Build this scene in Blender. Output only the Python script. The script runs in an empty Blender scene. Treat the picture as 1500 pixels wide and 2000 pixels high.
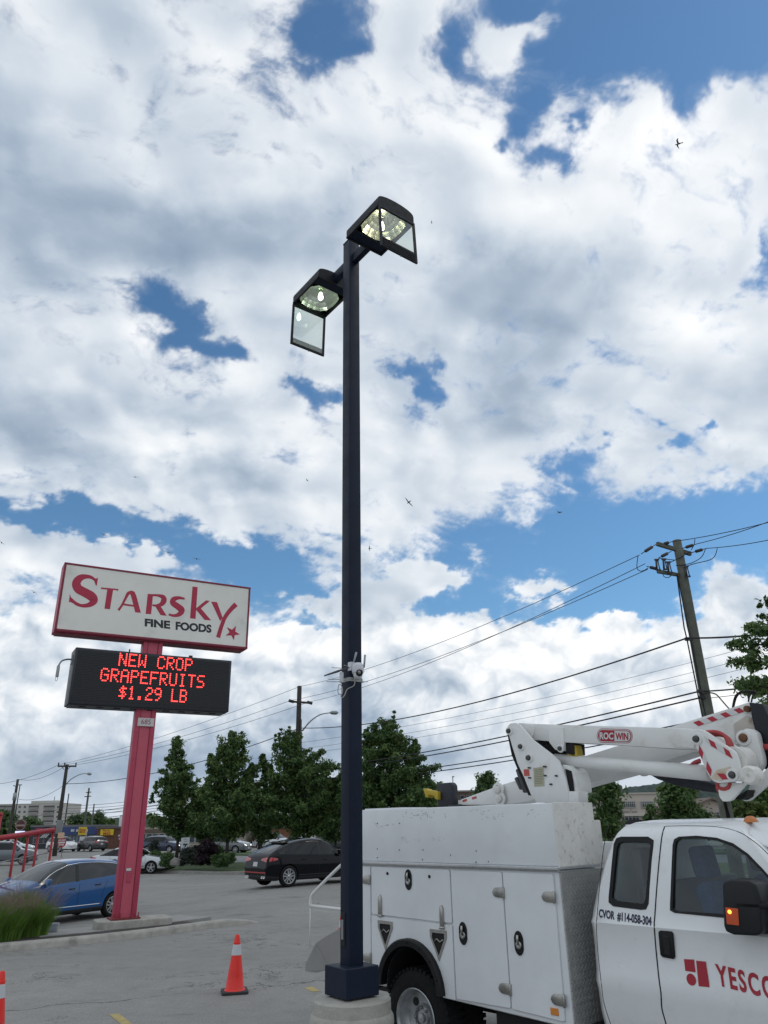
import bpy, bmesh, math, random
import numpy as np
from mathutils import Vector, Matrix, noise as mnoise
from math import radians, sin, cos, pi, atan2, sqrt

scene = bpy.context.scene
R_ = random.Random(7)

# ------------------------------------------------------------------ camera
CAM_H, PITCH, ROLL, FOC = 2.1, 22.8, 1.1, 1450.0     # FOC in pixels of a 1500x2000 frame
_p, _r = radians(PITCH), radians(ROLL)
_fw = Vector((0, cos(_p), sin(_p))); _u0 = Vector((0, -sin(_p), cos(_p))); _r0 = Vector((1, 0, 0))
_rt = _r0 * cos(_r) - _u0 * sin(_r); _up = _u0 * cos(_r) + _r0 * sin(_r)
cam_data = bpy.data.cameras.new('camera')
cam = bpy.data.objects.new('camera', cam_data)
scene.collection.objects.link(cam)
cam_data.sensor_fit = 'VERTICAL'; cam_data.sensor_height = 36.0
cam_data.lens = 36.0 * FOC / 2000.0
cam_data.clip_start = 0.1; cam_data.clip_end = 8000
cam.matrix_world = Matrix(((_rt.x, _up.x, -_fw.x, 0), (_rt.y, _up.y, -_fw.y, 0), (_rt.z, _up.z, -_fw.z, CAM_H), (0, 0, 0, 1)))
scene.camera = cam
CAMP = Vector((0, 0, CAM_H))

def ray(px, py): return _rt * ((px - 750) / FOC) + _up * ((1000 - py) / FOC) + _fw
def at_z(px, py, z=0.0):
    d = ray(px, py); return CAMP + d * ((z - CAM_H) / d.z)
def at_y(px, py, y):
    d = ray(px, py); return CAMP + d * (y / d.y)
def at_plane(px, py, P, n):
    d = ray(px, py); return CAMP + d * ((Vector(P) - CAMP).dot(n) / d.dot(n))

# ------------------------------------------------------------------ view
scene.view_settings.view_transform = 'Standard'
scene.view_settings.look = 'None'
scene.view_settings.gamma = 1.0
scene.view_settings.exposure = 0.40
try:
    scene.cycles.max_bounces = 8; scene.cycles.transparent_max_bounces = 16
    scene.cycles.use_denoising = True
except Exception: pass

# ------------------------------------------------------------------ sun (soft: behind broken cloud)
SUN_AZ, SUN_EL = 75.0, 52.0        # azimuth clockwise from +Y (to the right of the view), elevation
sun_d = bpy.data.lights.new('sun', 'SUN'); sun = bpy.data.objects.new('sun', sun_d)
scene.collection.objects.link(sun)
sun_d.energy = 3.1; sun_d.angle = radians(12); sun_d.color = (1.0, 0.95, 0.88)
_sd = Vector((sin(radians(SUN_AZ)) * cos(radians(SUN_EL)), cos(radians(SUN_AZ)) * cos(radians(SUN_EL)), sin(radians(SUN_EL))))
sun.rotation_euler = _sd.to_track_quat('Z', 'Y').to_euler()

# ------------------------------------------------------------------ world: Nishita blue with a broken cloud deck
SKY_COVER = [
 (-0.0283,0.5338,0.0295,0.0232,0.01,-0.92), (-0.0121,0.5166,0.0148,0.0079,-0.01,-0.6), (-0.0524,0.5303,0.0092,0.0108,0.03,-0.5), (0.2035,0.5145,0.0888,0.0289,-0.19,-1.6),
 (0.1485,0.4987,0.032,0.0201,0.18,-1.0), (0.1022,0.5353,0.0254,0.0153,-0.1,-0.75), (0.0637,0.5075,0.0096,0.0209,-0.07,-0.95), (0.2526,0.4982,0.0489,0.0273,-0.23,-0.9),
 (0.2187,0.4634,0.0135,0.0143,-0.19,-0.6), (0.1129,0.5172,0.0247,0.0076,0.46,0.75), (0.0948,0.505,0.0128,0.0174,-0.09,0.6), (0.1867,0.4787,0.0121,0.0143,-0.17,0.4),
 (0.2496,0.4633,0.0182,0.0135,0.14,0.55), (0.0252,0.5283,0.0222,0.0186,-0.04,0.5), (0.1144,0.4757,0.0167,0.011,-0.11,-0.78), (0.1015,0.4606,0.0161,0.0093,-0.1,-0.8),
 (0.1211,0.4362,0.021,0.0114,-0.11,-1.0), (0.0867,0.4486,0.0088,0.006,-0.08,-0.75), (0.1411,0.4513,0.0107,0.0099,-0.12,-0.3), (0.1466,0.4653,0.0064,0.0059,-0.13,-0.9),
 (-0.1592,0.3522,0.0168,0.0124,-0.56,-1.1), (-0.1363,0.338,0.0207,0.0116,-0.38,-1.0), (-0.1257,0.3183,0.0265,0.0086,-0.12,-1.0), (-0.1024,0.313,0.0101,0.0086,0.04,-0.7),
 (-0.1504,0.3282,0.009,0.0055,0.42,0.5), (-0.1185,0.3337,0.0093,0.005,0.05,0.4), (-0.0461,0.2918,0.0139,0.0123,0.01,-0.95), (-0.0333,0.2835,0.0092,0.0065,-0.0,-0.6),
 (-0.0607,0.296,0.011,0.0072,0.01,-0.4), (0.0224,0.3055,0.0177,0.0109,-0.03,-1.05), (0.0355,0.2858,0.0103,0.0174,-0.04,-1.05), (0.2608,0.3443,0.0101,0.0202,-0.19,-0.85),
 (0.1363,0.2327,0.0214,0.015,-0.08,-1.0), (0.1578,0.2462,0.0075,0.0057,-0.09,-0.55), (0.1218,0.2213,0.0139,0.0089,-0.07,-0.5), (0.2005,0.2431,0.0072,0.0063,-0.12,-0.9),
 (0.216,0.2458,0.0048,0.0049,-0.13,-0.8), (-0.2411,0.1967,0.0367,0.0102,-0.08,-1.15), (-0.1803,0.1866,0.0492,0.0117,-0.21,-1.2), (-0.1228,0.1694,0.0443,0.0132,-0.19,-1.1),
 (-0.0919,0.1682,0.0207,0.0158,0.01,-0.8), (-0.0673,0.1491,0.0294,0.0261,0.0,-1.2), (-0.112,0.1523,0.0305,0.019,0.01,-0.8), (-0.2303,0.1402,0.027,0.0149,0.05,-0.6),
 (-0.2405,0.1234,0.0176,0.0097,0.04,-0.5), (0.1898,0.1875,0.0904,0.0207,-0.04,-1.5), (0.2429,0.1585,0.0447,0.0366,-0.1,-1.3), (0.1415,0.1635,0.0667,0.0312,-0.07,-1.4),
 (0.0734,0.169,0.0489,0.0176,0.13,-1.1), (0.0928,0.1455,0.041,0.0207,-0.05,-0.7), (0.1647,0.1296,0.0546,0.0202,-0.06,-1.2), (0.0849,0.1303,0.0544,0.0123,-0.04,-0.95),
 (0.0335,0.1356,0.0382,0.0104,-0.03,-0.75), (-0.0395,0.1266,0.0311,0.0068,-0.01,-0.6), (-0.0042,0.1661,0.0212,0.0106,-0.02,-0.4), (0.0449,0.1585,0.0421,0.0098,0.11,1.35),
 (-0.0395,0.1403,0.0312,0.0076,0.13,1.1), (0.0025,0.1484,0.0245,0.0105,0.15,0.7), (0.103,0.1457,0.0211,0.0124,-0.05,1.75), (0.118,0.1425,0.0134,0.0034,-0.05,0.6),
 (0.2184,0.1324,0.0228,0.0182,-0.66,1.5), (0.2342,0.1164,0.0176,0.0162,-0.08,1.0), (0.1635,0.1189,0.0192,0.006,-0.06,1.1), (0.0004,0.1312,0.0139,0.0041,-0.02,0.5),
 (0.0987,0.1854,0.0156,0.0106,-0.06,0.9), (0.1442,0.1973,0.0074,0.0028,-0.08,0.35), (-0.1953,0.1687,0.0639,0.0109,-0.1,0.7), (-0.1461,0.1637,0.02,0.0069,0.03,0.5),
 (-0.0461,0.088,0.0674,0.0264,-0.01,1.2), (0.0253,0.0967,0.0476,0.025,-0.02,1.4), (0.1025,0.0943,0.0577,0.0281,-0.04,2.0), (0.1745,0.0782,0.0431,0.0224,-0.05,1.6),
 (0.2169,0.0791,0.041,0.0284,-0.06,1.6), (0.0675,0.1242,0.0239,0.0102,-0.04,0.5), (-0.1509,0.0817,0.0949,0.0322,0.01,1.3), (-0.2432,0.0961,0.0345,0.019,0.03,0.9),
 (-0.1163,0.0407,0.221,0.037,-0.01,1.2), (0.1406,0.0297,0.1838,0.0394,-0.03,1.4), (0.1736,0.109,0.0082,0.0112,-0.06,-0.6),
]
SKY_LIGHT = [  # bright and grey patches painted into the clouds
 (-0.2474,0.4063,0.055,0.0662,0.16,-0.34), (-0.1746,0.3855,0.0579,0.0315,-0.07,-0.28), (-0.1036,0.3909,0.0692,0.0279,0.05,-0.34), (-0.0444,0.4103,0.0409,0.0208,0.01,-0.2),
 (-0.181,0.5183,0.0216,0.0464,0.5,-0.18), (-0.2287,0.4926,0.0265,0.0436,0.17,0.08), (-0.1149,0.5098,0.0469,0.0284,0.08,0.16), (-0.0948,0.4628,0.0658,0.0364,0.06,0.08),
 (-0.0355,0.4747,0.0595,0.0263,0.01,0.16), (0.0501,0.4661,0.0557,0.0364,-0.06,0.22), (0.1622,0.4484,0.0565,0.0329,-0.14,0.26), (0.1329,0.3981,0.079,0.0241,-0.11,0.2),
 (0.2362,0.4194,0.0462,0.0295,-0.19,0.16), (0.2118,0.3701,0.0403,0.0238,-0.16,0.2), (0.0665,0.3653,0.0739,0.0213,-0.06,-0.26), (0.1084,0.3086,0.0601,0.0437,0.36,-0.32),
 (0.0472,0.3378,0.037,0.0215,-0.05,-0.2), (0.2255,0.3126,0.0477,0.0318,0.22,0.24), (0.2438,0.2542,0.0344,0.0206,-0.14,-0.08), (0.074,0.2604,0.0575,0.0182,0.21,-0.16),
 (0.1633,0.2784,0.0408,0.0143,0.17,-0.05), (-0.2411,0.3466,0.0419,0.0205,0.14,-0.15), (-0.1952,0.3522,0.0305,0.0173,0.11,0.1), (-0.2245,0.3143,0.0358,0.0208,0.11,0.05),
 (-0.1114,0.2982,0.0534,0.0199,-0.1,0.24), (-0.1643,0.3236,0.0139,0.0106,0.08,0.2), (-0.2258,0.2549,0.0479,0.0278,0.09,-0.34), (-0.1493,0.2498,0.0447,0.0125,0.05,0.2),
 (-0.1755,0.2236,0.0799,0.0123,0.06,-0.2), (-0.0823,0.227,0.0533,0.0126,0.02,-0.16), (-0.1147,0.2729,0.0532,0.009,0.04,-0.1), (-0.0681,0.2597,0.0397,0.0145,0.01,0.14),
 (-0.0608,0.1949,0.0709,0.0143,0.0,0.05), (0.0118,0.2484,0.0328,0.0182,-0.02,0.16), (0.0183,0.2156,0.0469,0.0144,-0.03,0.1), (0.1932,0.2256,0.0557,0.0122,-0.11,0.12),
 (0.0449,0.1578,0.042,0.014,-0.03,0.06), (0.103,0.145,0.0204,0.0103,-0.05,0.15), (0.0156,0.1138,0.1719,0.0109,-0.02,0.26), (0.1135,0.1071,0.0561,0.0167,-0.04,0.28),
 (0.0885,0.0849,0.0562,0.0147,-0.03,0.15), (-0.0123,0.0842,0.0541,0.0115,-0.02,-0.2), (0.0407,0.0636,0.0398,0.0128,-0.02,0.18), (-0.0458,0.0556,0.0627,0.0191,-0.01,-0.34),
 (0.0005,0.0517,0.0265,0.0158,-0.02,-0.25), (-0.0665,0.1014,0.0405,0.0134,-0.01,0.1), (0.161,0.0693,0.0496,0.0159,-0.04,0.1), (-0.2029,0.078,0.0389,0.0158,0.01,0.26),
 (-0.232,0.0996,0.0292,0.0128,0.03,0.12), (-0.1243,0.0658,0.048,0.0127,-0.0,0.16), (-0.1832,0.0351,0.0771,0.0181,-0.01,-0.36), (-0.1003,0.0375,0.0636,0.0154,-0.01,-0.3),
 (0.0452,0.0229,0.0193,0.0091,-0.02,0.15), (0.0297,0.0385,0.0261,0.0124,-0.02,-0.3), (-0.22,0.1624,0.0493,0.0101,0.05,0.14), (0.2228,0.0788,0.0407,0.0252,-0.06,0.15),
 (0.1528,0.0294,0.0909,0.0181,-0.03,-0.06),
]

class NT:
    def __init__(s, tree): s.t = tree; s.n = tree.nodes; s.l = tree.links
    def node(s, typ, **kw):
        n = s.n.new(typ)
        for k, v in kw.items(): setattr(n, k, v)
        return n
    def put(s, inp, v):
        if v is None: return
        if hasattr(v, 'is_linked'): s.l.new(v, inp)
        else: inp.default_value = v
    def m(s, op, a, b=None, c=None, clamp=False):
        n = s.n.new('ShaderNodeMath'); n.operation = op; n.use_clamp = clamp
        for i, v in enumerate((a, b, c)): s.put(n.inputs[i], v)
        return n.outputs[0]
    def v(s, op, a, b=None, scale=None):
        n = s.n.new('ShaderNodeVectorMath'); n.operation = op
        s.put(n.inputs[0], a); s.put(n.inputs[1], b)
        if scale is not None: s.put(n.inputs['Scale'], scale)
        return n.outputs['Value'] if op in ('DOT_PRODUCT', 'LENGTH', 'DISTANCE') else n.outputs[0]
    def xyz(s, x, y, z=0.0):
        n = s.n.new('ShaderNodeCombineXYZ')
        for i, v in enumerate((x, y, z)): s.put(n.inputs[i], v)
        return n.outputs[0]
    def sep(s, v):
        n = s.n.new('ShaderNodeSeparateXYZ'); s.put(n.inputs[0], v); return n.outputs
    def noise(s, vec, scale, detail=4, rough=.55, dist=0.0, lac=2.0, typ='FBM', dims='3D', out=0):
        n = s.n.new('ShaderNodeTexNoise'); n.noise_dimensions = dims; n.noise_type = typ
        s.put(n.inputs['Vector'], vec); s.put(n.inputs['Scale'], scale); n.inputs['Detail'].default_value = detail
        n.inputs['Roughness'].default_value = rough; n.inputs['Distortion'].default_value = dist; n.inputs['Lacunarity'].default_value = lac
        return n.outputs[out]
    def vor(s, vec, scale, feature='F1', rnd=1.0, out='Distance', detail=0, rough=.5):
        n = s.n.new('ShaderNodeTexVoronoi'); n.feature = feature
        s.put(n.inputs['Vector'], vec); s.put(n.inputs['Scale'], scale); n.inputs['Randomness'].default_value = rnd
        if 'Detail' in n.inputs: n.inputs['Detail'].default_value = detail; n.inputs['Roughness'].default_value = rough
        return n.outputs[out]
    def mr(s, v, a, b, c=0.0, d=1.0, smooth=False):
        n = s.n.new('ShaderNodeMapRange'); n.interpolation_type = 'SMOOTHSTEP' if smooth else 'LINEAR'; n.clamp = True
        for i, x in enumerate((v, a, b, c, d)): s.put(n.inputs[i], x)
        return n.outputs[0]
    def mix(s, f, a, b, blend='MIX'):
        n = s.n.new('ShaderNodeMix'); n.data_type = 'RGBA'; n.blend_type = blend
        s.put(n.inputs[0], f)
        for i, x in ((6, a), (7, b)):
            if isinstance(x, (tuple, list)) and len(x) == 3: x = (*x, 1)
            s.put(n.inputs[i], x)
        return n.outputs[2]
    def ramp(s, f, stops, interp='LINEAR'):
        n = s.n.new('ShaderNodeValToRGB'); s.put(n.inputs[0], f); cr = n.color_ramp; cr.interpolation = interp
        while len(cr.elements) < len(stops): cr.elements.new(.5)
        for e, (p, c) in zip(cr.elements, stops): e.position = p; e.color = (*c, 1)
        return n.outputs[0]

def build_world():
    w = bpy.data.worlds.new('World'); scene.world = w; w.use_nodes = True
    w.node_tree.nodes.clear(); g = NT(w.node_tree)
    out = g.node('ShaderNodeOutputWorld'); bg = g.node('ShaderNodeBackground')
    g.l.new(bg.outputs[0], out.inputs[0])
    sky = g.node('ShaderNodeTexSky', sky_type='NISHITA', sun_disc=False)
    sky.sun_elevation = radians(SUN_EL); sky.sun_rotation = radians(SUN_AZ)
    sky.air_density = 1.0; sky.dust_density = 0.2; sky.ozone_density = 1.0
    bg.inputs['Strength'].default_value = SKY_STRENGTH
    g.l.new(g.v('MULTIPLY', sky.outputs[0], (.66, .95, 1.08)), bg.inputs['Color'])   # clear, low-haze blue
    try: w.cycles.sampling_method = 'MANUAL'; w.cycles.sample_map_resolution = 256
    except Exception: pass
SKY_STRENGTH = 0.083
build_world()

# ------------------------------------------------------------------ helpers
COL = scene.collection
def tag(o, label=None, cat=None, group=None, kind=None):
    if label: o['label'] = label
    if cat: o['category'] = cat
    if group: o['group'] = group
    if kind: o['kind'] = kind
    return o
def thing(name, label, cat, loc=(0, 0, 0), rz=0.0, group=None):
    o = bpy.data.objects.new(name, None); COL.objects.link(o); o.empty_display_size = .2
    o.location = loc; o.rotation_euler = (0, 0, rz)
    return tag(o, label, cat, group)
def copy_tree(o, parent=None):
    c = o.copy(); COL.objects.link(c); c.parent = parent
    for ch in list(o.children): copy_tree(ch, c)
    return c

MATS = {}
def mat(name, col=(.5, .5, .5), rough=.5, metal=0.0, var=0.0, vscale=4.0, bump=0.0, bscale=60.0, spec=.5, emit=None, estr=0.0, coat=0.0, dirt=None, dscale=3.0, damt=.5):
    if name in MATS: return MATS[name]
    m = bpy.data.materials.new(name); m.use_nodes = True; nt = m.node_tree; b = nt.nodes['Principled BSDF']; g = NT(nt)
    b.inputs['Roughness'].default_value = rough; b.inputs['Metallic'].default_value = metal
    b.inputs['Specular IOR Level'].default_value = spec; b.inputs['Coat Weight'].default_value = coat; b.inputs['Coat Roughness'].default_value = .04
    c = (*col, 1); b.inputs['Base Color'].default_value = c
    oc = g.node('ShaderNodeTexCoord').outputs['Object'] if (var or bump or dirt) else None
    if var or dirt:
        cc = c
        if var:
            f = g.mr(g.noise(oc, vscale, 5, .6), .3, .7)
            cc = g.mix(f, tuple(x * (1 - var) for x in col), tuple(min(1, x * (1 + var)) for x in col))
        if dirt:
            n = g.noise(oc, dscale, 7, .68)
            f = g.mr(n, .52, .72, 0.0, damt, True)
            cc = g.mix(f, cc, (*dirt, 1))
        g.l.new(cc, b.inputs['Base Color'])
        rr = g.mr(g.noise(oc, vscale * 2.3, 4, .6), .3, .7, max(0, rough - .07), min(1, rough + .1)); g.l.new(rr, b.inputs['Roughness'])
    if bump:
        bn = g.node('ShaderNodeBump'); bn.inputs['Strength'].default_value = bump; bn.inputs['Distance'].default_value = .02
        g.put(bn.inputs['Height'], g.noise(oc, bscale, 4, .6)); g.l.new(bn.outputs[0], b.inputs['Normal'])
    if emit: b.inputs['Emission Color'].default_value = (*emit, 1); b.inputs['Emission Strength'].default_value = estr
    MATS[name] = m; return m
def glass_mat(name, tint=(.6, .68, .66), amount=.35, rough=.02, dust=0.0):
    """a pane: mostly see-through, mirror reflection growing at grazing angles"""
    if name in MATS: return MATS[name]
    m = bpy.data.materials.new(name); m.use_nodes = True; nt = m.node_tree; nt.nodes.clear(); g = NT(nt)
    out = g.node('ShaderNodeOutputMaterial'); tr = g.node('ShaderNodeBsdfTransparent'); gl = g.node('ShaderNodeBsdfGlossy'); df = g.node('ShaderNodeBsdfDiffuse')
    tr.inputs[0].default_value = (*tint, 1); gl.inputs['Roughness'].default_value = rough; gl.inputs[0].default_value = (.9, .95, 1, 1)
    fr = g.node('ShaderNodeFresnel'); g.put(fr.inputs[0], g.mr(g.node('ShaderNodeNewGeometry').outputs['Backfacing'], 0, 1, 1.5, 1 / 1.5))
    m1 = g.node('ShaderNodeMixShader'); m2 = g.node('ShaderNodeMixShader')
    g.put(m1.inputs[0], g.m('ADD', g.m('MULTIPLY', fr.outputs[0], .9), amount * .2, clamp=True)); g.l.new(tr.outputs[0], m1.inputs[1]); g.l.new(gl.outputs[0], m1.inputs[2])
    df.inputs[0].default_value = (.5, .52, .5, 1)
    oc = g.node('ShaderNodeTexCoord').outputs['Object']
    g.put(m2.inputs[0], g.mr(g.noise(oc, 4, 5, .6), .3, .8, dust * .4, dust)); g.l.new(m1.outputs[0], m2.inputs[1]); g.l.new(df.outputs[0], m2.inputs[2])
    g.l.new(m2.outputs[0], out.inputs[0]); MATS[name] = m; return m

class MB:
    """collects shapes into ONE mesh"""
    def __init__(s): s.v = []; s.f = []; s.mi = []; s.sm = []; s.cur = 0; s.smooth = False
    def add(s, vs, fs, sm=None):
        o = len(s.v); s.v += [tuple(x) for x in vs]
        for f in fs: s.f.append([i + o for i in f]); s.mi.append(s.cur); s.sm.append(s.smooth if sm is None else sm)
        return s
    def box(s, c, d, rz=0.0, M=None):
        hx, hy, hz = d[0] / 2, d[1] / 2, d[2] / 2; cs, sn = cos(rz), sin(rz); vs = []
        for z in (-hz, hz):
            for x, y in ((-hx, -hy), (hx, -hy), (hx, hy), (-hx, hy)):
                p = Vector((x * cs - y * sn, x * sn + y * cs, z))
                if M is not None: p = M @ Vector((x, y, z))
                vs.append(p + Vector(c))
        return s.add(vs, [(3, 2, 1, 0), (4, 5, 6, 7), (0, 1, 5, 4), (1, 2, 6, 5), (2, 3, 7, 6), (3, 0, 4, 7)], False)
    def prism(s, pts, off, sm=False):
        """closed polygon (3-D points) swept by off"""
        n = len(pts); off = Vector(off); P = [Vector(p) for p in pts]
        nrm = Vector((0, 0, 0))
        for i in range(n): nrm += P[i].cross(P[(i + 1) % n])
        if nrm.dot(off) > 0: P.reverse()
        vs = P + [p + off for p in P]
        fs = [list(range(n)), list(range(2 * n - 1, n - 1, -1))] + [(i, i + n, (i + 1) % n + n, (i + 1) % n) for i in range(n)]
        o = len(s.v); s.v += [tuple(x) for x in vs]
        for k, f in enumerate(fs): s.f.append([i + o for i in f]); s.mi.append(s.cur); s.sm.append(sm and k > 1)
        return s
    def quad(s, a, b, c, d): return s.add([a, b, c, d], [(0, 1, 2, 3)])
    def tube(s, path, r, seg=8, caps=True, sm=True):
        P = [Vector(p) for p in path]; n = len(P); rs = r if isinstance(r, (list, tuple)) else [r] * n
        t0 = (P[1] - P[0]).normalized(); a = t0.orthogonal().normalized(); vs = []
        for i in range(n):
            t = (P[min(i + 1, n - 1)] - P[max(i - 1, 0)]).normalized(); a = (a - t * a.dot(t)).normalized(); b = t.cross(a)
            for k in range(seg):
                w = 2 * pi * k / seg; vs.append(P[i] + (a * cos(w) + b * sin(w)) * rs[i])
        fs = [(i * seg + k, i * seg + (k + 1) % seg, (i + 1) * seg + (k + 1) % seg, (i + 1) * seg + k) for i in range(n - 1) for k in range(seg)]
        s.add(vs, fs, sm)
        if caps: s.add(vs[:seg], [tuple(range(seg - 1, -1, -1))], False); s.add(vs[-seg:], [tuple(range(seg))], False)
        return s
    def lathe(s, o, axis, prof, seg=24, sm=True):
        """prof: list of (distance along axis, radius)"""
        o = Vector(o); ax = Vector(axis).normalized(); a = ax.orthogonal().normalized(); b = ax.cross(a); vs = []
        for h, r in prof:
            for k in range(seg):
                w = 2 * pi * k / seg; vs.append(o + ax * h + (a * cos(w) + b * sin(w)) * max(r, 1e-4))
        n = len(prof)
        return s.add(vs, [(i * seg + k, i * seg + (k + 1) % seg, (i + 1) * seg + (k + 1) % seg, (i + 1) * seg + k) for i in range(n - 1) for k in range(seg)], sm)
    def grid(s, rows, close=False, sm=True):
        """rows of equal length lists of points"""
        n = len(rows[0]); vs = [p for r in rows for p in r]; m = n if close else n - 1
        return s.add(vs, [(i * n + k, i * n + (k + 1) % n, (i + 1) * n + (k + 1) % n, (i + 1) * n + k) for i in range(len(rows) - 1) for k in range(m)], sm)
    def build(s, name, mats, parent=None, bevel=0.0, seg=2, loc=None, subsurf=0, fixn=True, autosm=None):
        me = bpy.data.meshes.new(name); me.from_pydata(s.v, [], s.f)
        me.polygons.foreach_set('use_smooth', s.sm); me.polygons.foreach_set('material_index', s.mi)
        for m in (mats if isinstance(mats, (list, tuple)) else [mats]): me.materials.append(m)
        if fixn or bevel:
            bm = bmesh.new(); bm.from_mesh(me)
            bmesh.ops.remove_doubles(bm, verts=bm.verts, dist=1e-5)
            if fixn: bmesh.ops.recalc_face_normals(bm, faces=bm.faces)
            if bevel:
                es = [e for e in bm.edges if len(e.link_faces) == 2 and e.calc_face_angle(0) > .5]
                bmesh.ops.bevel(bm, geom=es, offset=bevel, segments=seg, affect='EDGES', clamp_overlap=True, profile=.5)
                if seg > 1:
                    for f in bm.faces: f.smooth = True
            bm.to_mesh(me); bm.free()
            if bevel and seg > 1: me.set_sharp_from_angle(angle=radians(32))
        if autosm: me.set_sharp_from_angle(angle=radians(autosm))
        me.update()
        o = bpy.data.objects.new(name, me); COL.objects.link(o)
        if parent is not None: o.parent = parent
        if loc is not None: o.location = loc
        if subsurf:
            md = o.modifiers.new('s', 'SUBSURF'); md.levels = md.render_levels = subsurf
        return o

def text_mesh(txt, size=1.0, bold=0.0, sx=1.0, shear=0.0, align='CENTER', space=1.0, res=3):
    """outline of a word as a flat list of (verts2d, faces) in x-y, from the built-in font"""
    c = bpy.data.curves.new('t', 'FONT'); c.body = txt; c.size = size; c.offset = bold; c.shear = shear; c.align_x = align; c.align_y = 'CENTER'; c.space_character = space; c.resolution_u = res; c.fill_mode = 'FRONT'
    o = bpy.data.objects.new('t', c); COL.objects.link(o)
    dg = bpy.context.evaluated_depsgraph_get(); me = bpy.data.meshes.new_from_object(o.evaluated_get(dg))
    vs = [(v.co.x * sx, v.co.y) for v in me.vertices]; fs = [list(p.vertices) for p in me.polygons]
    bpy.data.objects.remove(o); bpy.data.curves.remove(c); bpy.data.meshes.remove(me)
    return vs, fs
def arc(cx, cy, r, a0, a1, n, ry=None):
    ry = r if ry is None else ry
    return [(cx + r * cos(radians(a0 + (a1 - a0) * i / n)), cy + ry * sin(radians(a0 + (a1 - a0) * i / n))) for i in range(n + 1)]
def spline(pts, n=6, closed=False):
    """Catmull-Rom through points of any dimension"""
    P = [Vector(p) for p in pts]; out = []; m = len(P)
    g = (lambda i: P[i % m]) if closed else (lambda i: P[max(0, min(m - 1, i))])
    for i in range(m if closed else m - 1):
        a, b, c, d = g(i - 1), g(i), g(i + 1), g(i + 2)
        for k in range(n):
            t = k / n; out.append(.5 * ((2 * b) + (c - a) * t + (2 * a - 5 * b + 4 * c - d) * t * t + (3 * b - a - 3 * c + d) * t ** 3))
    if not closed: out.append(P[-1])
    return out
def rounded(pts, r, n=4):
    """polygon with rounded corners (any dimension)"""
    P = [Vector(p) for p in pts]; out = []; m = len(P)
    for i in range(m):
        a, b, c = P[i - 1], P[i], P[(i + 1) % m]; rr = r[i] if isinstance(r, (list, tuple)) else r
        if rr <= 0: out.append(b); continue
        u = (a - b); v = (c - b); k = min(rr, u.length * .48, v.length * .48); p = b + u.normalized() * k; q = b + v.normalized() * k
        for j in range(n + 1):
            t = j / n; out.append(p * (1 - t) ** 2 + b * 2 * t * (1 - t) + q * t * t)
    return out
def boolean(o, cutters, op='DIFFERENCE'):
    """apply booleans and keep plain mesh data"""
    for c in cutters:
        md = o.modifiers.new('b', 'BOOLEAN'); md.operation = op; md.object = c; md.solver = 'EXACT'
    dg = bpy.context.evaluated_depsgraph_get(); dg.update()
    me = bpy.data.meshes.new_from_object(o.evaluated_get(dg), preserve_all_data_layers=True, depsgraph=dg)
    o.modifiers.clear(); old = o.data; o.data = me; bpy.data.meshes.remove(old)
    for c in cutters: bpy.data.objects.remove(c)
    return o
def catenary(a, b, sag, n=16):
    a, b = Vector(a), Vector(b)
    return [a.lerp(b, i / n) - Vector((0, 0, sag * 4 * (i / n) * (1 - i / n))) for i in range(n + 1)]

# ------------------------------------------------------------------ clouds: a far dome the Nishita sky shows through
class Noise2:
    def __init__(s, seed):
        r = np.random.RandomState(seed); s.p = np.concatenate([r.permutation(512)] * 3)
        a = r.rand(512) * 2 * np.pi; s.gx, s.gy = np.cos(a), np.sin(a); s.r1, s.r2 = r.rand(512), r.rand(512)
    def h(s, ix, iy): return s.p[(s.p[ix & 511] + iy) & 511]
    def perlin(s, x, y):
        ix = np.floor(x).astype(int); iy = np.floor(y).astype(int); fx = x - ix; fy = y - iy
        u = fx * fx * fx * (fx * (fx * 6 - 15) + 10); v = fy * fy * fy * (fy * (fy * 6 - 15) + 10)
        def gr(i, j):
            k = s.h(ix + i, iy + j); return s.gx[k] * (fx - i) + s.gy[k] * (fy - j)
        a = gr(0, 0); b = gr(1, 0); c = gr(0, 1); d = gr(1, 1)
        return (a + u * (b - a) + v * (c - a + u * (a - b - c + d))) * 1.5
    def fbm(s, x, y, sc, n, ro=.5, lac=2.03):
        o = 0; am = 1; t = 0; x = x * sc; y = y * sc
        for i in range(n):
            o = o + am * s.perlin(x + 17.3 * i, y - 9.1 * i); t += am; am *= ro; x = x * lac; y = y * lac
        return o / t
    def worley(s, x, y):
        ix = np.floor(x).astype(int); iy = np.floor(y).astype(int); best = np.full(x.shape, 9.0)
        for i in (-1, 0, 1):
            for j in (-1, 0, 1):
                k = s.h(ix + i, iy + j); dx = ix + i + s.r1[k] - x; dy = iy + j + s.r2[k] - y
                best = np.minimum(best, dx * dx + dy * dy)
        return np.sqrt(best)
    def puff(s, x, y, sc, n, ro=.5):
        o = 0; am = 1; t = 0; x = x * sc; y = y * sc
        for i in range(n):
            w = np.clip(1 - s.worley(x + 5.7 * i, y + 3.1 * i), 0, 1); o = o + am * w; t += am; am *= ro; x = x * 2.1; y = y * 2.1
        return o / t

def sstep(x, a, b):
    t = np.clip((x - a) / (b - a), 0, 1); return t * t * (3 - 2 * t)

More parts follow.
